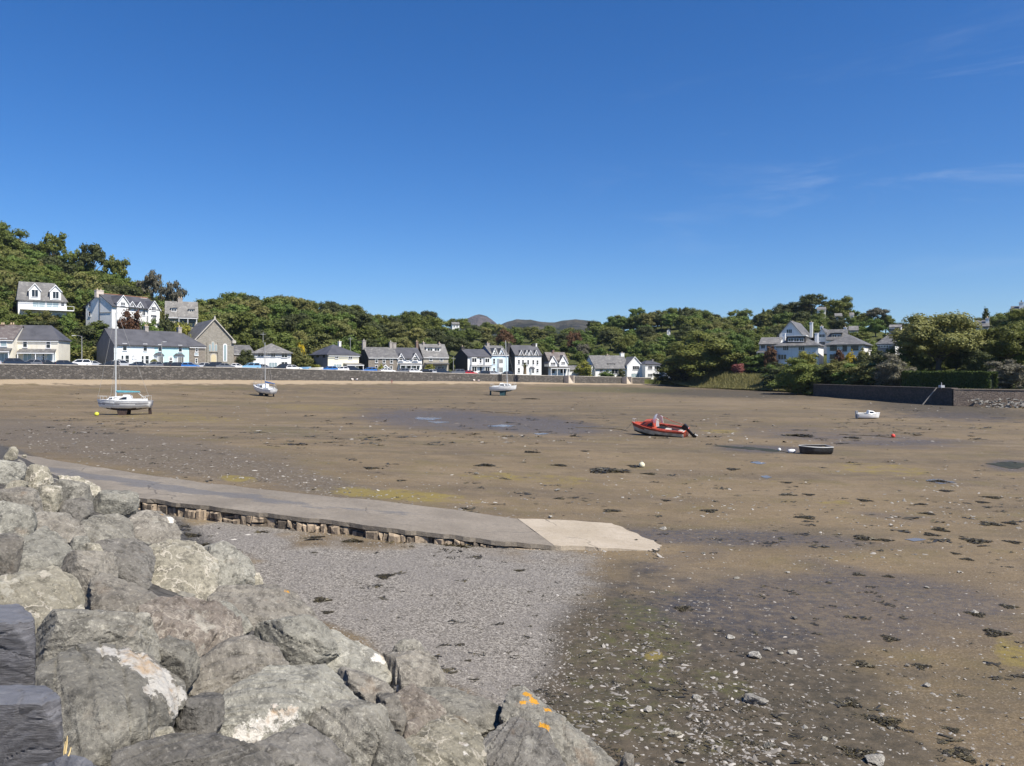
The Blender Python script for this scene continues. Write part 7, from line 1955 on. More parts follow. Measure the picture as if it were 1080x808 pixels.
def yacht(px, py, L_, heading, label, anti, stripe, mast_h, mast_x, cover, heel=0, pitch=0, keel=.72, boom=True, kx=0.0):
    root, P0 = boat_root('sailing_yacht', px, py, heading, label, heel, pitch, cat='sailing boat')
    P = hull_shape(L_, L_*.36, 1.12, keel)
    link('hull', hull_mesh(P, [keel+.30, keel+.78, keel+.98], [anti, GEL, stripe, GEL]), root)
    deck_from(P).build('deck', GEL, root); rub(P, .03, 'toe_rail', GELG, root)
    zd = keel+1.2
    cb_ = cabin(root, -L_*.12, L_*.33, L_*.27, L_*.15, zd-.06, .68, GEL, wins=((.06,.42,.32,.78),(.52,.72,.36,.76),(.77,.92,.38,.74)), slope=.5)
    mb = MB(); mb.box(-L_*.10,-.38,zd+.58,-L_*.0,.38,zd+.74); mb.build('hatch', GEL, root)
    mb = MB()                      # cockpit coamings
    for s in (-1, 1): mb.box(-L_*.40, s*L_*.115-.04, zd-.06, -L_*.10, s*L_*.115+.04, zd+.2)
    mb.build('coaming', GEL, root)
    for s in (-1, 1):
        mb = MB(); y = s*L_*.085
        mb.prism([(kx-.75,y*1.0,keel+.25),(kx+.55,y,keel+.22),(kx+.35,y*1.25,-.02),(kx-.6,y*1.25,-.02)], (0,.09,0)); mb.build('keel', anti, root)
    mb = MB(); mb.prism([(-L_/2+.02,-.03,keel+.75),(-L_/2+.30,-.03,keel+.45),(-L_/2+.28,-.03,.08),(-L_/2-.12,-.03,.1)], (0,.06,0)); mb.build('rudder', anti, root)
    mb = MB(); mb.tube([(mast_x,0,zd-.1),(mast_x-.02,0,mast_h*.6),(mast_x-.05,0,mast_h)], [.085,.08,.065], 8)
    for s in (-1, 1): mb.tube([(mast_x,0,zd+(mast_h-zd)*.52),(mast_x-.05,s*.55,zd+(mast_h-zd)*.52)], .02, 5)
    mb.build('mast', ALU, root)
    if boom:
        zb = zd+.95
        mb = MB(); mb.tube([(mast_x-.05,0,zb),(mast_x-2.9,0,zb+.06)], .045, 7); mb.build('boom', ALU, root)
        mb = MB(); mb.tube([(mast_x-.08,0,zb+.2),(mast_x-.3,0,zb+.16),(mast_x-1.6,0,zb+.14),(mast_x-2.85,0,zb+.12)], [.10,.14,.12,.07], 8); mb.build('sail_cover', cover, root)
    mb = MB(); bw = Vector(P[-1][0]); r_ = .016
    mb.tube([(mast_x-.05,0,mast_h-.1), tuple(bw+Vector((-.05,0,0)))], r_, 4); mb.tube([(mast_x-.05,0,mast_h),(-L_/2+.05,0,zd)], r_, 4)
    for s in (-1, 1):
        mb.tube([(mast_x-.04,0,mast_h-.3),(mast_x-.05,s*.55,zd+(mast_h-zd)*.52),(mast_x-.2,s*L_*.165,zd)], r_, 4)
        mb.tube([(mast_x-.02,0,zd+(mast_h-zd)*.5),(mast_x+.25,s*L_*.16,zd)], r_, 4)
    mb.build('rigging', WIRE, root)
    for nm, xs, tipx in (('pulpit', (L_*.30, L_*.42), L_*.50), ('pushpit', (-L_*.36, -L_*.47), -L_*.485)):
        mb = MB(); w_ = .42 if nm == 'pulpit' else .72
        for s in (-1, 1):
            for x in xs: mb.tube([(x, s*w_*.9, zd+.0),(x, s*w_*.9, zd+.55)], .016, 5)
            mb.tube([(xs[0], s*w_*.9, zd+.55),(xs[1], s*w_*.9, zd+.57),(tipx, 0 if nm == 'pulpit' else s*w_*.7, zd+.58)], .018, 5)
        if nm == 'pushpit': mb.tube([(tipx,-w_*.7,zd+.58),(tipx,w_*.7,zd+.58)], .018, 5)
        mb.build(nm, ALU, root)
    if boom:
        mb = MB()
        for s in (-1, 1): mb.tube([(mast_x-2.7,s*.06,zd+.9),(-L_*.42,s*.35,zd+.15)], .018, 4)
        mb.build('boom_crutch', ALU, root)
    return root, P0, P
y1 = yacht(131, 437.5, 6.3, PI+.10, 'white yacht with teal sail cover and tall mast aground at the left', AFB, GELG, 13.0, 1.0, TEAL, 0, 0, .58, True, .1)
y2 = yacht(278, 417.5, 6.2, PI-.62, 'small white yacht with blue boom cover leaning bow up on the mud', AFK, GEL, 10.2, -.5, BLUC, -5, -6, .45)
y3 = yacht(531, 417.3, 5.7, -.15, 'white yacht with teal bottom standing before the sea wall doorway', AFT, GEL, 11.6, .9, BLUC, 0, -2, .8, False)
# red motor boat
root, P0 = boat_root('motor_boat', 695, 459.5, PI-.50, 'red and white motor boat with tilted outboard aground in mid beach', -10, -4)
P = hull_shape(4.7, 1.95, .74, 0, .9, .30, .03, .30, .8)
hm = hull_mesh(P, [.36, .66], [smat('dark_bottom', (.075,.062,.042), .7, .4, 3), smat('grubby_white', (.46,.42,.34), .5, .3, 2, stain=(.2,.16,.1)), smat('red_topsides', (.30,.065,.04), .55, .3, 2, stain=(.2,.15,.11))]); link('hull', hm, root)  # darker band along the lower hull
d_ = deck_from(P, -.02, .02, 11); d_.build('foredeck', REDP, root)
rub(P, .05, 'gunwale', REDP, root)
mb = MB()
for s in (-1, 1): mb.prism([(-2.25,s*.93,.78),(.35,s*.97,.84),(.35,s*.74,.84),(-2.25,s*.70,.78)], (0,0,.05))
mb.build('side_deck', REDP, root)
mb = MB(); mb.box(-2.1,-.7,.28,.3,.7,.34); mb.build('cockpit_floor', smat('cockpit_grey', (.20,.19,.175), .8, .2, 3), root)
mb = MB(); mb.box(-.9,-.62,.34,-.45,.62,.62); mb.box(-1.95,-.62,.34,-1.6,.62,.6); mb.build('seat', smat('cockpit_seat', (.42,.40,.37), .7), root)
cabin(root, .30, 1.65, 1.45, .9, .86, .52, REDP, wins=((.05,.45,.18,.80),(.52,.90,.2,.78)), slope=.45)
gmw, gnw, gbw = newmat('clear_screen'); gbw.inputs['Base Color'].default_value = (.62,.64,.72,1); gbw.inputs['Roughness'].default_value = .12; gbw.inputs['Alpha'].default_value = .55
mb = MB(); vs, fs = [], []
for i in range(9):
    a = -PI/2 + PI*i/8
    for (r_, z) in ((.74,1.28),(.66,1.55),(.45,1.82),(.2,1.95)): vs.append((.08+r_*.62*math.cos(a), r_*math.sin(a), z))
for i in range(8):
    for k in range(3): fs.append((i*4+k, i*4+k+1, i*4+k+5, i*4+k+4))
mb.add(vs, fs); mb.build('windscreen', gmw, root, smooth=True)
for s in (-1, 1):
    mb = MB(); mb.prism([(-.18,s*.62,1.0),(.05,s*.66,1.0),(.05,s*.60,1.66),(-.12,s*.52,1.60)], (0,-s*.05,0)); mb.build('canvas_side', GEL, root)
mb = MB()
for s in (-1, 1): mb.tube([(.1,s*.6,1.62),(-1.0,s*.82,1.18),(-2.1,s*.86,.95)], .02, 5)
mb.build('grab_rail', REDP, root)
mb = MB(); mb.tube([(2.15,0,1.0),(2.32,0,1.02),(2.34,0,1.32)], .02, 5); mb.tube([(2.1,-.2,1.02),(2.1,-.2,1.25),(2.34,0,1.3),(2.1,.2,1.25),(2.1,.2,1.02)], .018, 5); mb.build('pulpit', ALU, root)
mb = MB(); mb.box(-2.34,-.84,.12,-2.27,.84,.80); mb.build('transom', GEL, root)
ob = None
mb = MB(); Rm = Matrix.Rotation(math.radians(48), 3, 'Y') @ Matrix.Scale(1.0, 3)
def opt(p): return Rm @ Vector(p) + Vector((-2.42, .05, .88))
for (a, b) in (((-.20,-.16,.02),(.24,.16,.46)), ((-.10,-.07,-.62),(.12,.07,.05)), ((-.16,-.04,-.98),(.14,.04,-.6)), ((-.30,-.12,-.68),(.16,.12,-.64))):
    vs = [opt((x,y,z)) for z in (a[2],b[2]) for (x,y) in ((a[0],a[1]),(b[0],a[1]),(b[0],b[1]),(a[0],b[1]))]
    mb.add(vs, [(0,3,2,1),(4,5,6,7),(0,1,5,4),(1,2,6,5),(2,3,7,6),(3,0,4,7)])
ob = mb.build('outboard_motor', BLKP, root)
bm = bmesh.new(); bm.from_mesh(ob.data); bmesh.ops.bevel(bm, geom=bm.edges[:], offset=.03, segments=2, affect='EDGES'); bm.to_mesh(ob.data); bm.free()
mb = MB()
for k in range(3):
    a = 2*PI*k/3; c_, s_ = math.cos(a), math.sin(a)
    mb.prism([opt((-.22,.02*c_,-.80+.02*s_)), opt((-.20,.16*c_-.06*s_,-.80+.16*s_+.06*c_)), opt((-.24,.16*c_+.06*s_,-.80+.16*s_-.06*c_))], (.015,0,.01))
mb.build('propeller', ALU, ob)
mb = MB(); mb.tube([tuple(Vector((2.32,0,1.0))), (2.75,.1,.45),(3.3,.2,.08)], .018, 5); mb.build('mooring_rope', smat('rope', (.30,.26,.2), .9), root)
# dark tender
root, P0 = boat_root('dinghy', 858.5, 478.6, PI+.12, 'dark open dinghy with pale rim aground on the right', -3, 0)
P = hull_shape(2.15, 1.15, .52, 0, .88, .25, .05, .12, .8)
bm_ = hull_mesh(P, [.60], [smat('dark_dinghy', (.035,.035,.036), .6, .5, 4, stain=(.12,.11,.10)), AFK]); link('hull', bm_, root)
rub(P, .035, 'gunwale', smat('dinghy_rim', (.52,.52,.50), .6), root)
mb = MB(); mb.box(-.15,-.5,.36,.15,.5,.41); mb.box(-.95,-.42,.38,-.75,.42,.43); mb.build('thwart', smat('thwart_wood', (.35,.25,.15), .7), root)
mb = MB(); vs = []
Pi = [[(x*.96, y*.93, z+.03) for (x,y,z) in r] for r in P]; nk = len(Pi[0])
mb.v = [p for r in Pi for p in r]; mb.f = [(i*nk+k, i*nk+k+1, (i+1)*nk+k+1, (i+1)*nk+k) for i in range(len(Pi)-1) for k in range(nk-1)]; mb.m = [0]*len(mb.f)
mb.build('inner_skin', AFK, root, smooth=True)
# little white cuddy boat
root, P0 = boat_root('motor_boat', 915.5, 441.6, -.10, 'little white cuddy cabin boat near the dark harbour wall', 4, 0)
P = hull_shape(2.6, 1.3, .62, 0, .9, .25, .05, .2, .8)
link('hull', hull_mesh(P, [.18], [AFK, GEL]), root); deck_from(P, -.02, .02, 9).build('foredeck', GEL, root); rub(P, .03, 'gunwale', GEL, root)
cabin(root, -.1, .95, .95, .5, .62, .42, GEL, wins=((.15,.75,.3,.75),), slope=.4)
mb = MB(); mb.box(-1.45,-.13,.55,-1.2,.13,.95); mb.box(-1.40,-.05,.05,-1.28,.05,.55); ob = mb.build('outboard_motor', smat('grey_motor', (.28,.29,.31), .4), root)
# buoys, floats and ropes
def buoy(px, py, rad, colr, label, cat='buoy'):
    Pq = hit(px, py, G); root = tag(empty('mooring_buoy', Pq), label, cat)
    bm = bmesh.new(); bmesh.ops.create_uvsphere(bm, u_segments=20, v_segments=14, radius=rad)
    for v in bm.verts:
        v.co.z *= .92
        if v.co.z > rad*.8: v.co.x *= .8; v.co.y *= .8; v.co.z += rad*.1
    me = bpy.data.meshes.new('float'); bm.to_mesh(me); bm.free(); me.materials.append(smat('buoy_%d' % int(px), colr, .45, .15, 6))
    for p in me.polygons: p.use_smooth = True
    o = link('float', me, root); o.location = (0,0,rad*.82); o.rotation_euler = (.5,.3,0)
    mb = MB()
    mb.tube([(rad*.34*math.cos(a), 0, rad*1.75+rad*.3*math.sin(a)) for a in np.linspace(-.6, PI+.6, 9)], rad*.07, 5); mb.build('eye', WIRE, root)
buoy(102, 438.6, .26, (.62,.62,.06), 'yellow mooring buoy on the mud off the bow of the left yacht')
buoy(942, 461.5, .17, (.62,.06,.04), 'small red mooring buoy on the mud far right')
buoy(677, 493, .17, (.66,.62,.44), 'cream mooring buoy on the weedy mud below the red boat')
buoy(822, 475.6, .11, (.74,.74,.72), 'tiny white float at the end of the dark pool beside the dinghy')
def fender():
    Pq = hit(835, 478, G); mb = MB(); mb.tube([(-.26,0,.12),(-.2,0,.13),(.0,.02,.14),(.2,.05,.13),(.27,.06,.12)], [.04,.12,.135,.12,.04], 12)
    o = mb.build('fender', smat('fender_white', (.70,.70,.70), .5), None, True); o.location = Pq; tag(o, 'fat white fender lying at the bow of the dark dinghy', 'fender')
fender()
ropem = smat('weedy_rope', (.11,.09,.05), .95, .3, 3)
def rope(pts, r, label):
    q = [hit(px, py, G)+Vector((0,0,r*.6)) for px, py in pts]; C = q[0]
    mb = MB(); mb.tube([p-C for p in q], r, 5); o = mb.build('mooring_rope', ropem); o.location = C; tag(o, label, 'rope')
rope([(885,458.2),(895,459),(906,459.2),(918,459.8),(930,460.8),(940,461.6)], .035, 'weedy mooring rope trailing left from the red buoy')
rope([(823,475.8),(829,477),(834,478.2)], .025, 'short rope between the tiny float and the white fender')
rope([(507,434.2),(522,435),(538,436),(549,436.3)], .04, 'weedy rope lying on the mud below the middle yacht')
rope([(607,451),(625,451.6),(642,452),(655,453.2),(662,455)], .035, 'weedy chain on the mud left of the red motor boat')
rope([(101,438.4),(103.5,436),(106,432.5)], .02, 'rope from the yellow buoy up towards the left yacht')

# ------------------------------------------------------------------ pools left by the tide
def pool(pts, mat=None, name='water'):
    q = [hit(px, py, G) for px, py in pts]
    z = sum(p.z for p in q)/len(q) + .03
    n = len(q); C = sum(q, Vector())/n
    ring = []
    for i in range(n):
        a, b = q[i], q[(i+1) % n]
        for k in range(10):
            p = a.lerp(b, k/10); d = p-C
            p = C + d*(1 + (float(fbm(p.x*1.6, p.y*.7, 31))-.5)*1.3)
            ring.append((p.x, p.y, float(G(p.x, p.y))+.012))
    mb = MB(); nn = len(ring); mb.add([(C.x, C.y, float(G(C.x, C.y))+.014)]+ring, [(0, 1+i, 1+(i+1) % nn) for i in range(nn)])
    o = mb.build(name, mat or WATER); tag(o, kind='structure')
WATER, wn, wb_ = newmat('pool_water')
wb_.inputs['Base Color'].default_value = (.16,.14,.12,1); wb_.inputs['Roughness'].default_value = .2; wb_.inputs['Specular IOR Level'].default_value = .5
bump(wn, wb_, noise_(wn, N(wn, 'ShaderNodeNewGeometry').outputs['Position'], 3, 3), .12, .02)
WEEDY = smat('weedy_pool', (.045,.042,.018), .5, .35, 1.5, spec=.15)
pool([(758,470.6),(785,471),(815,474),(826,476.4),(806,475.8),(780,473.4)], WEEDY); pool([(1046,489),(1068,487.4),(1090,488.4),(1090,493.6),(1066,494)], WEEDY)
for pts in ([(436,440.5),(452,440),(466,441),(458,443),(444,443)], [(448,445),(462,444.3),(474,445.6),(460,447)], [(515,449),(530,448.3),(545,449.2),(532,450.6)], [(560,457),(572,456.6),(578,457.6),(568,458.6)],
            [(790,487.6),(800,486.8),(810,488.6),(800,490)], [(801,502.6),(808,501.6),(817,503.4),(808,505)],
            [(975,507),(990,505.6),(1008,508.4),(992,511)], [(955,569),(966,568),(976,569.4),(964,571)]):
    pool(pts, None)

# ------------------------------------------------------------------ stones, weed, pebbles
def stone_obj(px, py, wpx, hpx, mat, label, group=None, seed=0, flat=.45):
    P = hit(px, py+hpx*.3, G); s = wpx/F*P.y
    r = random.Random(seed*7+3); pts = []
    for i in range(13):
        a = r.uniform(0, 2*PI); e = r.uniform(-1, 1); q = math.sqrt(1-e*e)
        pts.append(P + Vector((math.cos(a)*q*s*.5*r.uniform(.85,1.1), math.sin(a)*q*s*.42*r.uniform(.8,1.1), e*s*.5*flat)))
    pts = [p + Vector((0,0,s*flat*.28)) for p in pts]
    o = finish_rock(pts, P, max(.012, s/26), s, 'stone', RM[mat], (), seed+200, .9)
    return tag(o, label, 'stone', group)
BIGST = [(797,737,30,14,'pale','broad flat pale stone, largest on the lower right mud'),(797,690,19,11,'pale','pale oval stone above the largest flat one'),(836,687,12,8,'pale','pale stone at the right end of a short row of stones'),
 (810,684,10,6,'pale','whitish stone in the short row beside the pale oval stone'),(823,689,9,4,'grey','thin flat stone in the short row of stones'),(770,671,12,7,'pale','small pale stone left of the short row'),(837,651,10,6,'dark','olive weeded stone lying on the wet mud'),
 (975,721,14,8,'pale','whitish stone at the edge of wet mud on the right'),(956,700,8,8,'dark','dark upright stone above the whitish right hand stone'),(1028,645,10,6,'pale','pale stone in a dark weed patch far right'),(924,801,28,11,'pale','large pale stone cut by the bottom edge on the right'),
 (812,786,15,7,'grey','grey slab stone among shale flakes at the lower middle'),(711,773,17,9,'cream','yellow weeded flat stone among the shale flakes'),(869,779,10,5,'green','olive green stone near the bottom right'),(777,609,8,5,'grey','small grey stone below the slipway end'),
 (699,557,9,4,'pale','pale stone on the mud just beyond the slipway end'),(830,603,7,4,'pale','small white stone on the brown mud right of the slipway'),(977,619,7,4,'pale','small white stone on the brown mud right side'),(502,499,8,4,'dark','dark stone alone on the mud above the slipway'),
 (588,517,8,3,'pale','pale flat stone on the mud above the slipway bend'),(580,545,8,4,'pale','pale stone close behind the slipway end joint'),(742,583,6,4,'grey','grey pebble stone right of the slipway toe'),(1012,603,6,3,'pale','pale pebble stone at far right of the tan mud'),
 (848,766,10,6,'pale','weathered stone right of the shale bed'),(719,802,14,7,'grey','grey flake stone at the bottom edge'),(683,748,14,5,'pale','long pale shale piece on the dark mud'),(735,735,13,5,'pale','pale shale piece in the middle of the flake bed'),(940,768,8,4,'grey','grey stone among bottom right weed')]
for i, (px, py, w_, h_, mt, lab) in enumerate(BIGST): stone_obj(px, py, w_, h_, mt, lab, 'loose stones on the mud', i)

weedm, wnt, wbb = newmat('bladder_wrack')
tt = N(wnt, 'ShaderNodeAttribute', attribute_name='tint').outputs['Fac']
wnt.links.new(mixc(wnt, tt, (.028,.023,.013), (.105,.085,.038)), wbb.inputs['Base Color']); wbb.inputs['Roughness'].default_value = .5
def weed_proto(seed):
    r = np.random.default_rng(seed); n = 260
    rad = np.sqrt(r.uniform(0, 1, n))*.5; a = r.uniform(0, 2*PI, n)
    lob = 1 + .4*np.sin(a*3+seed) ; x = np.cos(a)*rad*lob; y = np.sin(a)*rad*lob*.8
    z = (.5-rad)*.16*r.uniform(.2, 1, n) + .012
    d = r.uniform(0, 2*PI, n); l = r.uniform(.04, .16, n); w = r.uniform(.008, .025, n)
    dx, dy = np.cos(d), np.sin(d)
    q = np.stack([np.stack([x-dx*l-dy*w, y-dy*l+dx*w, z-.01], 1), np.stack([x-dx*l+dy*w, y-dy*l-dx*w, z-.01], 1),
                  np.stack([x+dx*l+dy*w*1.6, y+dy*l-dx*w*1.6, z+r.uniform(-.02,.05,n)], 1), np.stack([x+dx*l-dy*w*1.6, y+dy*l+dx*w*1.6, z+r.uniform(-.01,.05,n)], 1)], 1)
    return np_mesh('seaweed', q.reshape(-1,3), np.arange(n*4).reshape(n,4), weedm, {'tint': np.repeat(r.uniform(0,1,n)**2, 4)})
WP = [weed_proto(s) for s in (1,2,3,4)]
WEED = [(853,522,16,5),(830,522,14,4),(912,528,15,4),(971,532,14,5),(978,542,13,5),(998,518,14,5),(1047,525,20,4),(1036,530,12,3),(1045,553,22,6),(1066,552,16,6),(992,559,30,4),(982,564,14,6),(1030,571,30,8),(1068,572,18,6),(912,568,26,6),(935,570,14,4),
 (749,539,20,5),(849,546,16,5),(773,495,14,4),(830,509,11,3),(937,608,16,4),(905,606,14,4),(1008,584,10,4),(990,508,24,4),(844,460,26,4),(639,497,40,8),(391,494,18,5),(511,491,18,4),(589,491,16,4),(617,476,11,3),(684,500,20,5),(669,492,16,5),
 (645,539,18,5),(702,528,12,4),(589,526,10,4),(560,477,16,3),(423,507,12,3),(405,608,18,7),(339,633,22,7),(345,646,12,8),(455,628,6,4),(482,574,34,10),(372,571,26,5),(494,697,8,8),(548,602,12,3),(331,583,6,4),(200,565,26,8),(215,575,14,5),
 (898,742,26,12),(932,761,44,16),(1013,796,46,20),(902,794,36,16),(939,674,22,8),(972,703,24,7),(910,701,20,10),(1050,668,30,10),(1030,648,24,8),(719,642,20,6),(1064,640,18,6),(1005,770,16,8),(1020,590,18,4),(560,421,14,2),(900,462,20,2)]
for i, (px, py, w_, h_) in enumerate(WEED):
    P = hit(px, py, G); o = link('seaweed', WP[i % 4]); o.location = P + Vector((0,0,.005)); s = w_*(.6+.35*((i*37) % 10)/10)/F*P.y
    dep = min(s*1.6, max(s*.35, h_/F*P.y/max(.06, CZ/P.y)*.8))
    o.scale = (s, dep, s*.9); o.rotation_euler = (0, 0, (i*1.7) % 3.1)
    tag(o, 'dark clump of wet seaweed lying on the mud or gravel', 'seaweed', 'seaweed clumps strewn over the beach')

pebm, pnt, pbb = newmat('beach_pebble')
pt = N(pnt, 'ShaderNodeAttribute', attribute_name='tint').outputs['Fac']
rp = pnt.nodes.new('ShaderNodeValToRGB'); pnt.links.new(pt, rp.inputs[0])
for i, (p_, c_) in enumerate(((0,(.055,.05,.045)),(.35,(.14,.125,.108)),(.7,(.26,.24,.212)),(.93,(.40,.375,.335)),(1,(.55,.52,.47)))):
    e = rp.color_ramp.elements[i] if i < 2 else rp.color_ramp.elements.new(p_)
    e.position = p_; e.color = c4(c_)
pP = N(pnt, 'ShaderNodeNewGeometry').outputs['Position']
pnt.links.new(mixc(pnt, .35, rp.outputs[0], mixc(pnt, noise_(pnt, pP, 40, 4), (.08,.07,.06), (.4,.37,.32))), pbb.inputs['Base Color']); pbb.inputs['Roughness'].default_value = .8
def scatter(name, label, px, py, s0, s1, seed, flat=(.35,.6), elong=1.5, tint=(0,1), power=2.2, mat=None, lift=.0, dens=None):
    """many stones at photo positions px, py on the ground, one mesh"""
    r = np.random.default_rng(seed); n = len(px)
    X, Y, Z = hits(px, py)
    s = s0 + (s1-s0)*r.uniform(0, 1, n)**power
    el = r.uniform(1, elong, n); fl = r.uniform(flat[0], flat[1], n); a = r.uniform(0, 2*PI, n)
    base = np.array([(1,0,0),(.45,.85,.1),(-.5,.8,-.05),(-1,.05,.1),(-.4,-.85,0),(.55,-.75,.08),(.3,.25,.9),(-.35,.1,1.0),(.05,-.35,.85)])
    B_ = np.tile(base[None], (n,1,1)) * r.uniform(.72, 1.2, (n,9,1))
    B_[:,:,0] *= (s*el*.5)[:,None]; B_[:,:,1] *= (s*.5)[:,None]; B_[:,:,2] *= (s*fl*.5)[:,None]
    tx, ty = r.normal(0, .22, n), r.normal(0, .22, n)
    B_[:,:,2] += B_[:,:,0]*tx[:,None] + B_[:,:,1]*ty[:,None]
    c, sn = np.cos(a)[:,None], np.sin(a)[:,None]
    x = B_[:,:,0]*c - B_[:,:,1]*sn; y = B_[:,:,0]*sn + B_[:,:,1]*c
    V = np.stack([X[:,None]+x, Y[:,None]+y, Z[:,None]+B_[:,:,2]+lift], 2).reshape(-1, 3)
    tri = np.array([(0,1,6),(1,7,6),(1,2,7),(2,3,7),(3,8,7),(3,4,8),(4,5,8),(5,6,8),(5,0,6),(6,7,8)])
    Fc = (np.arange(n)[:,None,None]*9 + tri[None]).reshape(-1, 3)
    t = tint[0] + (tint[1]-tint[0])*r.uniform(0, 1, n)
    tag(link(name, np_mesh(name, V, Fc, mat or pebm, {'tint': np.repeat(t, 9)})), label, 'pebbles', kind='stuff')
rs = np.random.default_rng(99)
def sample(n, x0, x1, y0, y1, keep):
    px = rs.uniform(x0, x1, n); py = rs.uniform(y0, y1, n); k = rs.uniform(0, 1, n) < keep(px, py); return px[k], py[k]
px, py = sample(90000, 120, 640, 520, 760, lambda x, y: sstep(-45, 25, polydist(x, y, GRAVEL) + (fbm(x*.03, y*.05, 3)-.5)*50)*.75)
scatter('gravel', 'grey shingle pebbles between the slipway and the rock bank', px, py, .014, .05, 1, tint=(0,.82), power=2.2)
FL = [(660,700,70,60,30),(600,740,70,60,40),(740,760,110,50,20),(700,720,60,40,30),(800,690,40,16,10,.6)]
def flk(x, y):
    r_ = np.zeros(x.shape)
    for e in FL: r_ = np.maximum(r_, blot(x, y, e[:5])*(e[5] if len(e) > 5 else 1))
    return r_*(.25+.75*sstep(.45,.6,fbm(x*.035, y*.06, 5)))*np.where(polydist(x, y, GRAVEL) > 0, .3, 1)
px, py = sample(15000, 520, 900, 640, 815, lambda x, y: flk(x, y)*.55)
scatter('shale_flakes', 'pale shale flakes scattered over dark weedy mud at the bottom', px, py, .014, .095, 2, (.12,.28), 2.6, (.05,1), 3.6)
px, py = sample(14000, 520, 1085, 585, 815, lambda x, y: .22+.35*sstep(.5,.7,fbm(x*.02, y*.04, 8)))
scatter('pebbles', 'small stones and shell bits scattered on the near mud', px, py, .012, .07, 3, (.25,.5), 2.0, (.2,1), 3.2)
px, py = sample(9000, -5, 1085, 425, 590, lambda x, y: (.12+.7*sstep(.5,.68,fbm(x*.012, y*.06, 18)))*sstep(425, 520, y)*.8+.06)
scatter('pebbles', 'small stones and shells scattered across the middle mudflat', px, py, .04, .16, 4, (.25,.5), 2.2, (.15,1), 3.0)
px, py = sample(5200, -5, 470, 452, 535, lambda x, y: np.maximum(np.maximum(blot(x,y,(200,487,140,15,7)), blot(x,y,(60,462,120,16,6))), np.maximum(blot(x,y,(330,510,90,12,9)), blot(x,y,(120,470,170,14,5))))*.7)
scatter('shingle', 'dark shingle band along the far edge of the slipway', px, py, .03, .14, 5, (.3,.6), 1.8, (0,.75), 2.6)
px, py = sample(2600, -5, 1085, 408, 470, lambda x, y: .3+.5*sstep(.5,.66,fbm(x*.01, y*.09, 28)))
scatter('pebbles', 'stones scattered over the distant mudflat', px, py, .08, .35, 6, (.2,.4), 2.2, (.1,.95), 3.0)
# torn bits of weed, nobody could count them
def weed_bits(n, x0, x1, y0, y1, s0, s1, keep, seed, label):
    r = np.random.default_rng(seed); px = r.uniform(x0, x1, n); py = r.uniform(y0, y1, n); k = r.uniform(0, 1, n) < keep(px, py); px, py = px[k], py[k]; n = len(px)
    X, Y, Z = hits(px, py); m = 7
    s = s0 + (s1-s0)*r.uniform(0, 1, n)**2.5
    ox = r.normal(0, .42, (n,m))*s[:,None]; oy = r.normal(0, .30, (n,m))*s[:,None]; d = r.uniform(0, 2*PI, (n,m)); l = s[:,None]*r.uniform(.15,.5,(n,m)); w = s[:,None]*r.uniform(.04,.14,(n,m))
    x = X[:,None]+ox; y = Y[:,None]+oy; z = np.broadcast_to(Z[:,None], x.shape)+.006
    dx, dy = np.cos(d), np.sin(d); h = s[:,None]*r.uniform(.0,.12,(n,m))
    q = np.stack([np.stack([x-dx*l-dy*w, y-dy*l+dx*w, z], -1), np.stack([x-dx*l+dy*w, y-dy*l-dx*w, z], -1), np.stack([x+dx*l+dy*w, y+dy*l-dx*w, z+h], -1), np.stack([x+dx*l-dy*w, y+dy*l+dx*w, z+h*1.3], -1)], 2).reshape(-1, 3)
    tag(link('seaweed_scraps', np_mesh('seaweed_scraps', q, np.arange(n*m*4).reshape(-1,4), weedm, {'tint': np.repeat(r.uniform(0,1,n*m)**1.5, 4)})), label, 'seaweed', kind='stuff')
weed_bits(2300, 380, 1085, 455, 815, .03, .22, lambda x, y: .06+.75*sstep(.52,.68,fbm(x*.014, y*.045, 41)), 3, 'torn scraps of dark weed over the mud on the right')
weed_bits(1600, -5, 1085, 452, 590, .05, .45, lambda x, y: .12+.7*sstep(.5,.66,fbm(x*.012, y*.07, 47)), 14, 'dark weed scraps over the middle mudflat')
weed_bits(2600, -5, 1085, 412, 470, .1, .9, lambda x, y: .10+.7*sstep(.5,.66,fbm(x*.012, y*.10, 43)), 4, 'dark weed scraps over the distant mudflat')
weed_bits(900, 150, 640, 545, 740, .02, .10, lambda x, y: np.where(polydist(x, y, GRAVEL) > 0, .2, 0), 5, 'dark weed scraps on the grey shingle')
weed_bits(2200, 560, 900, 600, 815, .02, .12, lambda x, y: flk(x, y), 6, 'dark weed scraps between the shale flakes')
# ------------------------------------------------------------------ air
hz, hnt, hbs = newmat('air'); hnt.nodes.remove(hbs)
pv = N(hnt, 'ShaderNodeVolumePrincipled', {'Color': (.70,.84,1,1), 'Density': .00006, 'Anisotropy': .2})
hnt.links.new(pv.outputs[0], hnt.nodes['Material Output'].inputs['Volume'])
mb = MB(); mb.box(-4600, -200, -8, 4600, 4400, 330)
tag(mb.build('haze', hz), 'thin summer haze in the air over the bay and hills', 'haze', kind='stuff')
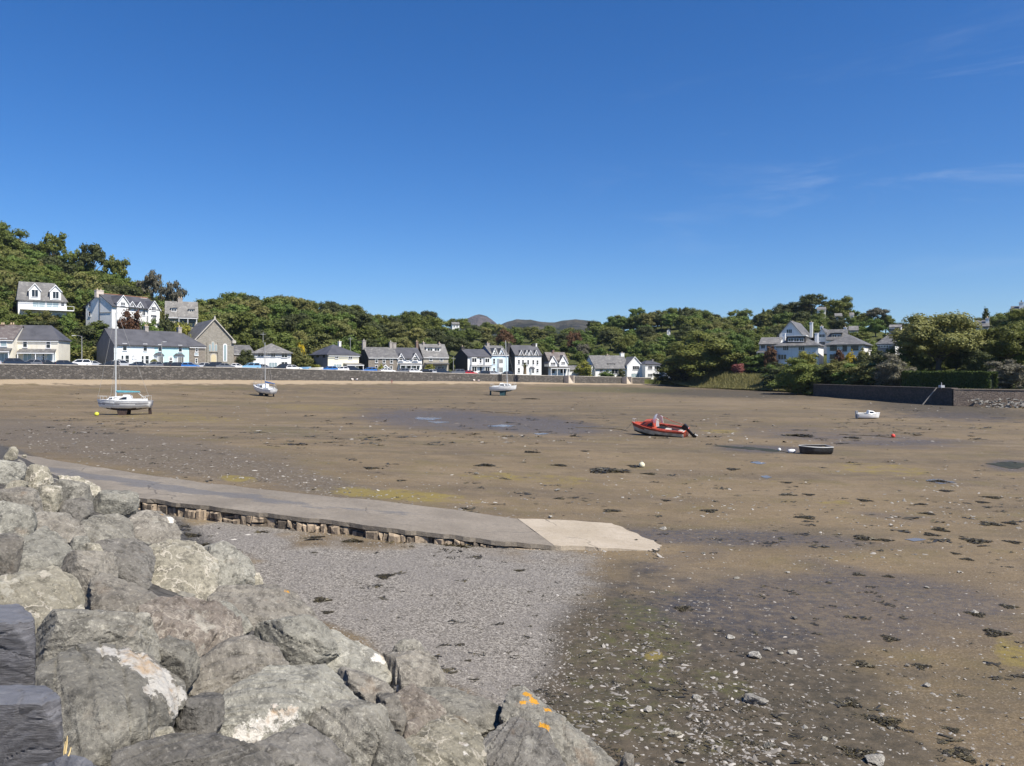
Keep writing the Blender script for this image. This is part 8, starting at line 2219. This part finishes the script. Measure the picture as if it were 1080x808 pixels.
# ------------------------------------------------------------------ sky, sun, camera
SUN_EL = math.radians(52); sdx, sdy = .77, -.64
w = bpy.data.worlds.new('World'); SC.world = w; w.use_nodes = True
nt = w.node_tree; bg = nt.nodes['Background']
sky = nt.nodes.new('ShaderNodeTexSky'); sky.sky_type = 'NISHITA'; sky.sun_disc = False
sky.sun_elevation = SUN_EL; sky.sun_rotation = math.atan2(sdx, sdy)
sky.altitude = 0; sky.air_density = 1.0; sky.dust_density = 0.0; sky.ozone_density = 5.0
hs = N(nt, 'ShaderNodeHueSaturation', {'Color': sky.outputs[0], 'Saturation': 1.27, 'Hue': .5, 'Value': 1.03}); tn = mixc(nt, 1.0, hs.outputs[0], (.78,.93,1.17), 'MULTIPLY'); 
# faint high cirrus, thicker to the right
vec = N(nt, 'ShaderNodeTexCoord').outputs['Generated']
sp = N(nt, 'ShaderNodeSeparateXYZ', {0: vec})
mpv = scaled(nt, vec, (1.6, 1.0, 9.0), (0, .22, .5))
ci = thr(nt, noise_(nt, mpv, 2.6, 8, .62, .6), .50, .85)
bnd = math_(nt, 'MULTIPLY', thr(nt, sp.outputs[0], .0, .55), thr(nt, sp.outputs[2], .07, .2))
bnd = math_(nt, 'MULTIPLY', bnd, thr(nt, sp.outputs[2], .40, .26))
tn2 = mixc(nt, math_(nt, 'MULTIPLY', math_(nt, 'MULTIPLY', ci, bnd), .42), tn, (6.5, 7.4, 8.6))
nt.links.new(tn2, bg.inputs[0]); bg.inputs[1].default_value = .070
sl = bpy.data.lights.new('sun', 'SUN'); sl.energy = 5.0; sl.angle = math.radians(.5); sl.color = (1, .935, .83)
so = bpy.data.objects.new('sun', sl); COL.objects.link(so)
d = Vector((sdx*math.cos(SUN_EL), sdy*math.cos(SUN_EL), math.sin(SUN_EL)))
so.rotation_euler = d.to_track_quat('Z', 'Y').to_euler(); so.location = d*60
cam = bpy.data.cameras.new('camera'); co_ = bpy.data.objects.new('camera', cam); COL.objects.link(co_)
co_.location = (0, 0, CZ); co_.rotation_euler = (PI/2, 0, 0)
cam.sensor_width = 36; cam.lens = 36*F/1080; cam.shift_y = -(404-HY)/1080.; cam.clip_start = .1; cam.clip_end = 20000
SC.camera = co_
SC.view_settings.view_transform = 'Standard'; SC.view_settings.look = 'None'; SC.view_settings.exposure = .58; SC.view_settings.gamma = 1
SC.render.engine = 'CYCLES'
SC.cycles.volume_bounces = 0; SC.cycles.max_bounces = 5; SC.cycles.diffuse_bounces = 2; SC.cycles.glossy_bounces = 2; SC.cycles.transmission_bounces = 3; SC.cycles.transparent_max_bounces = 6
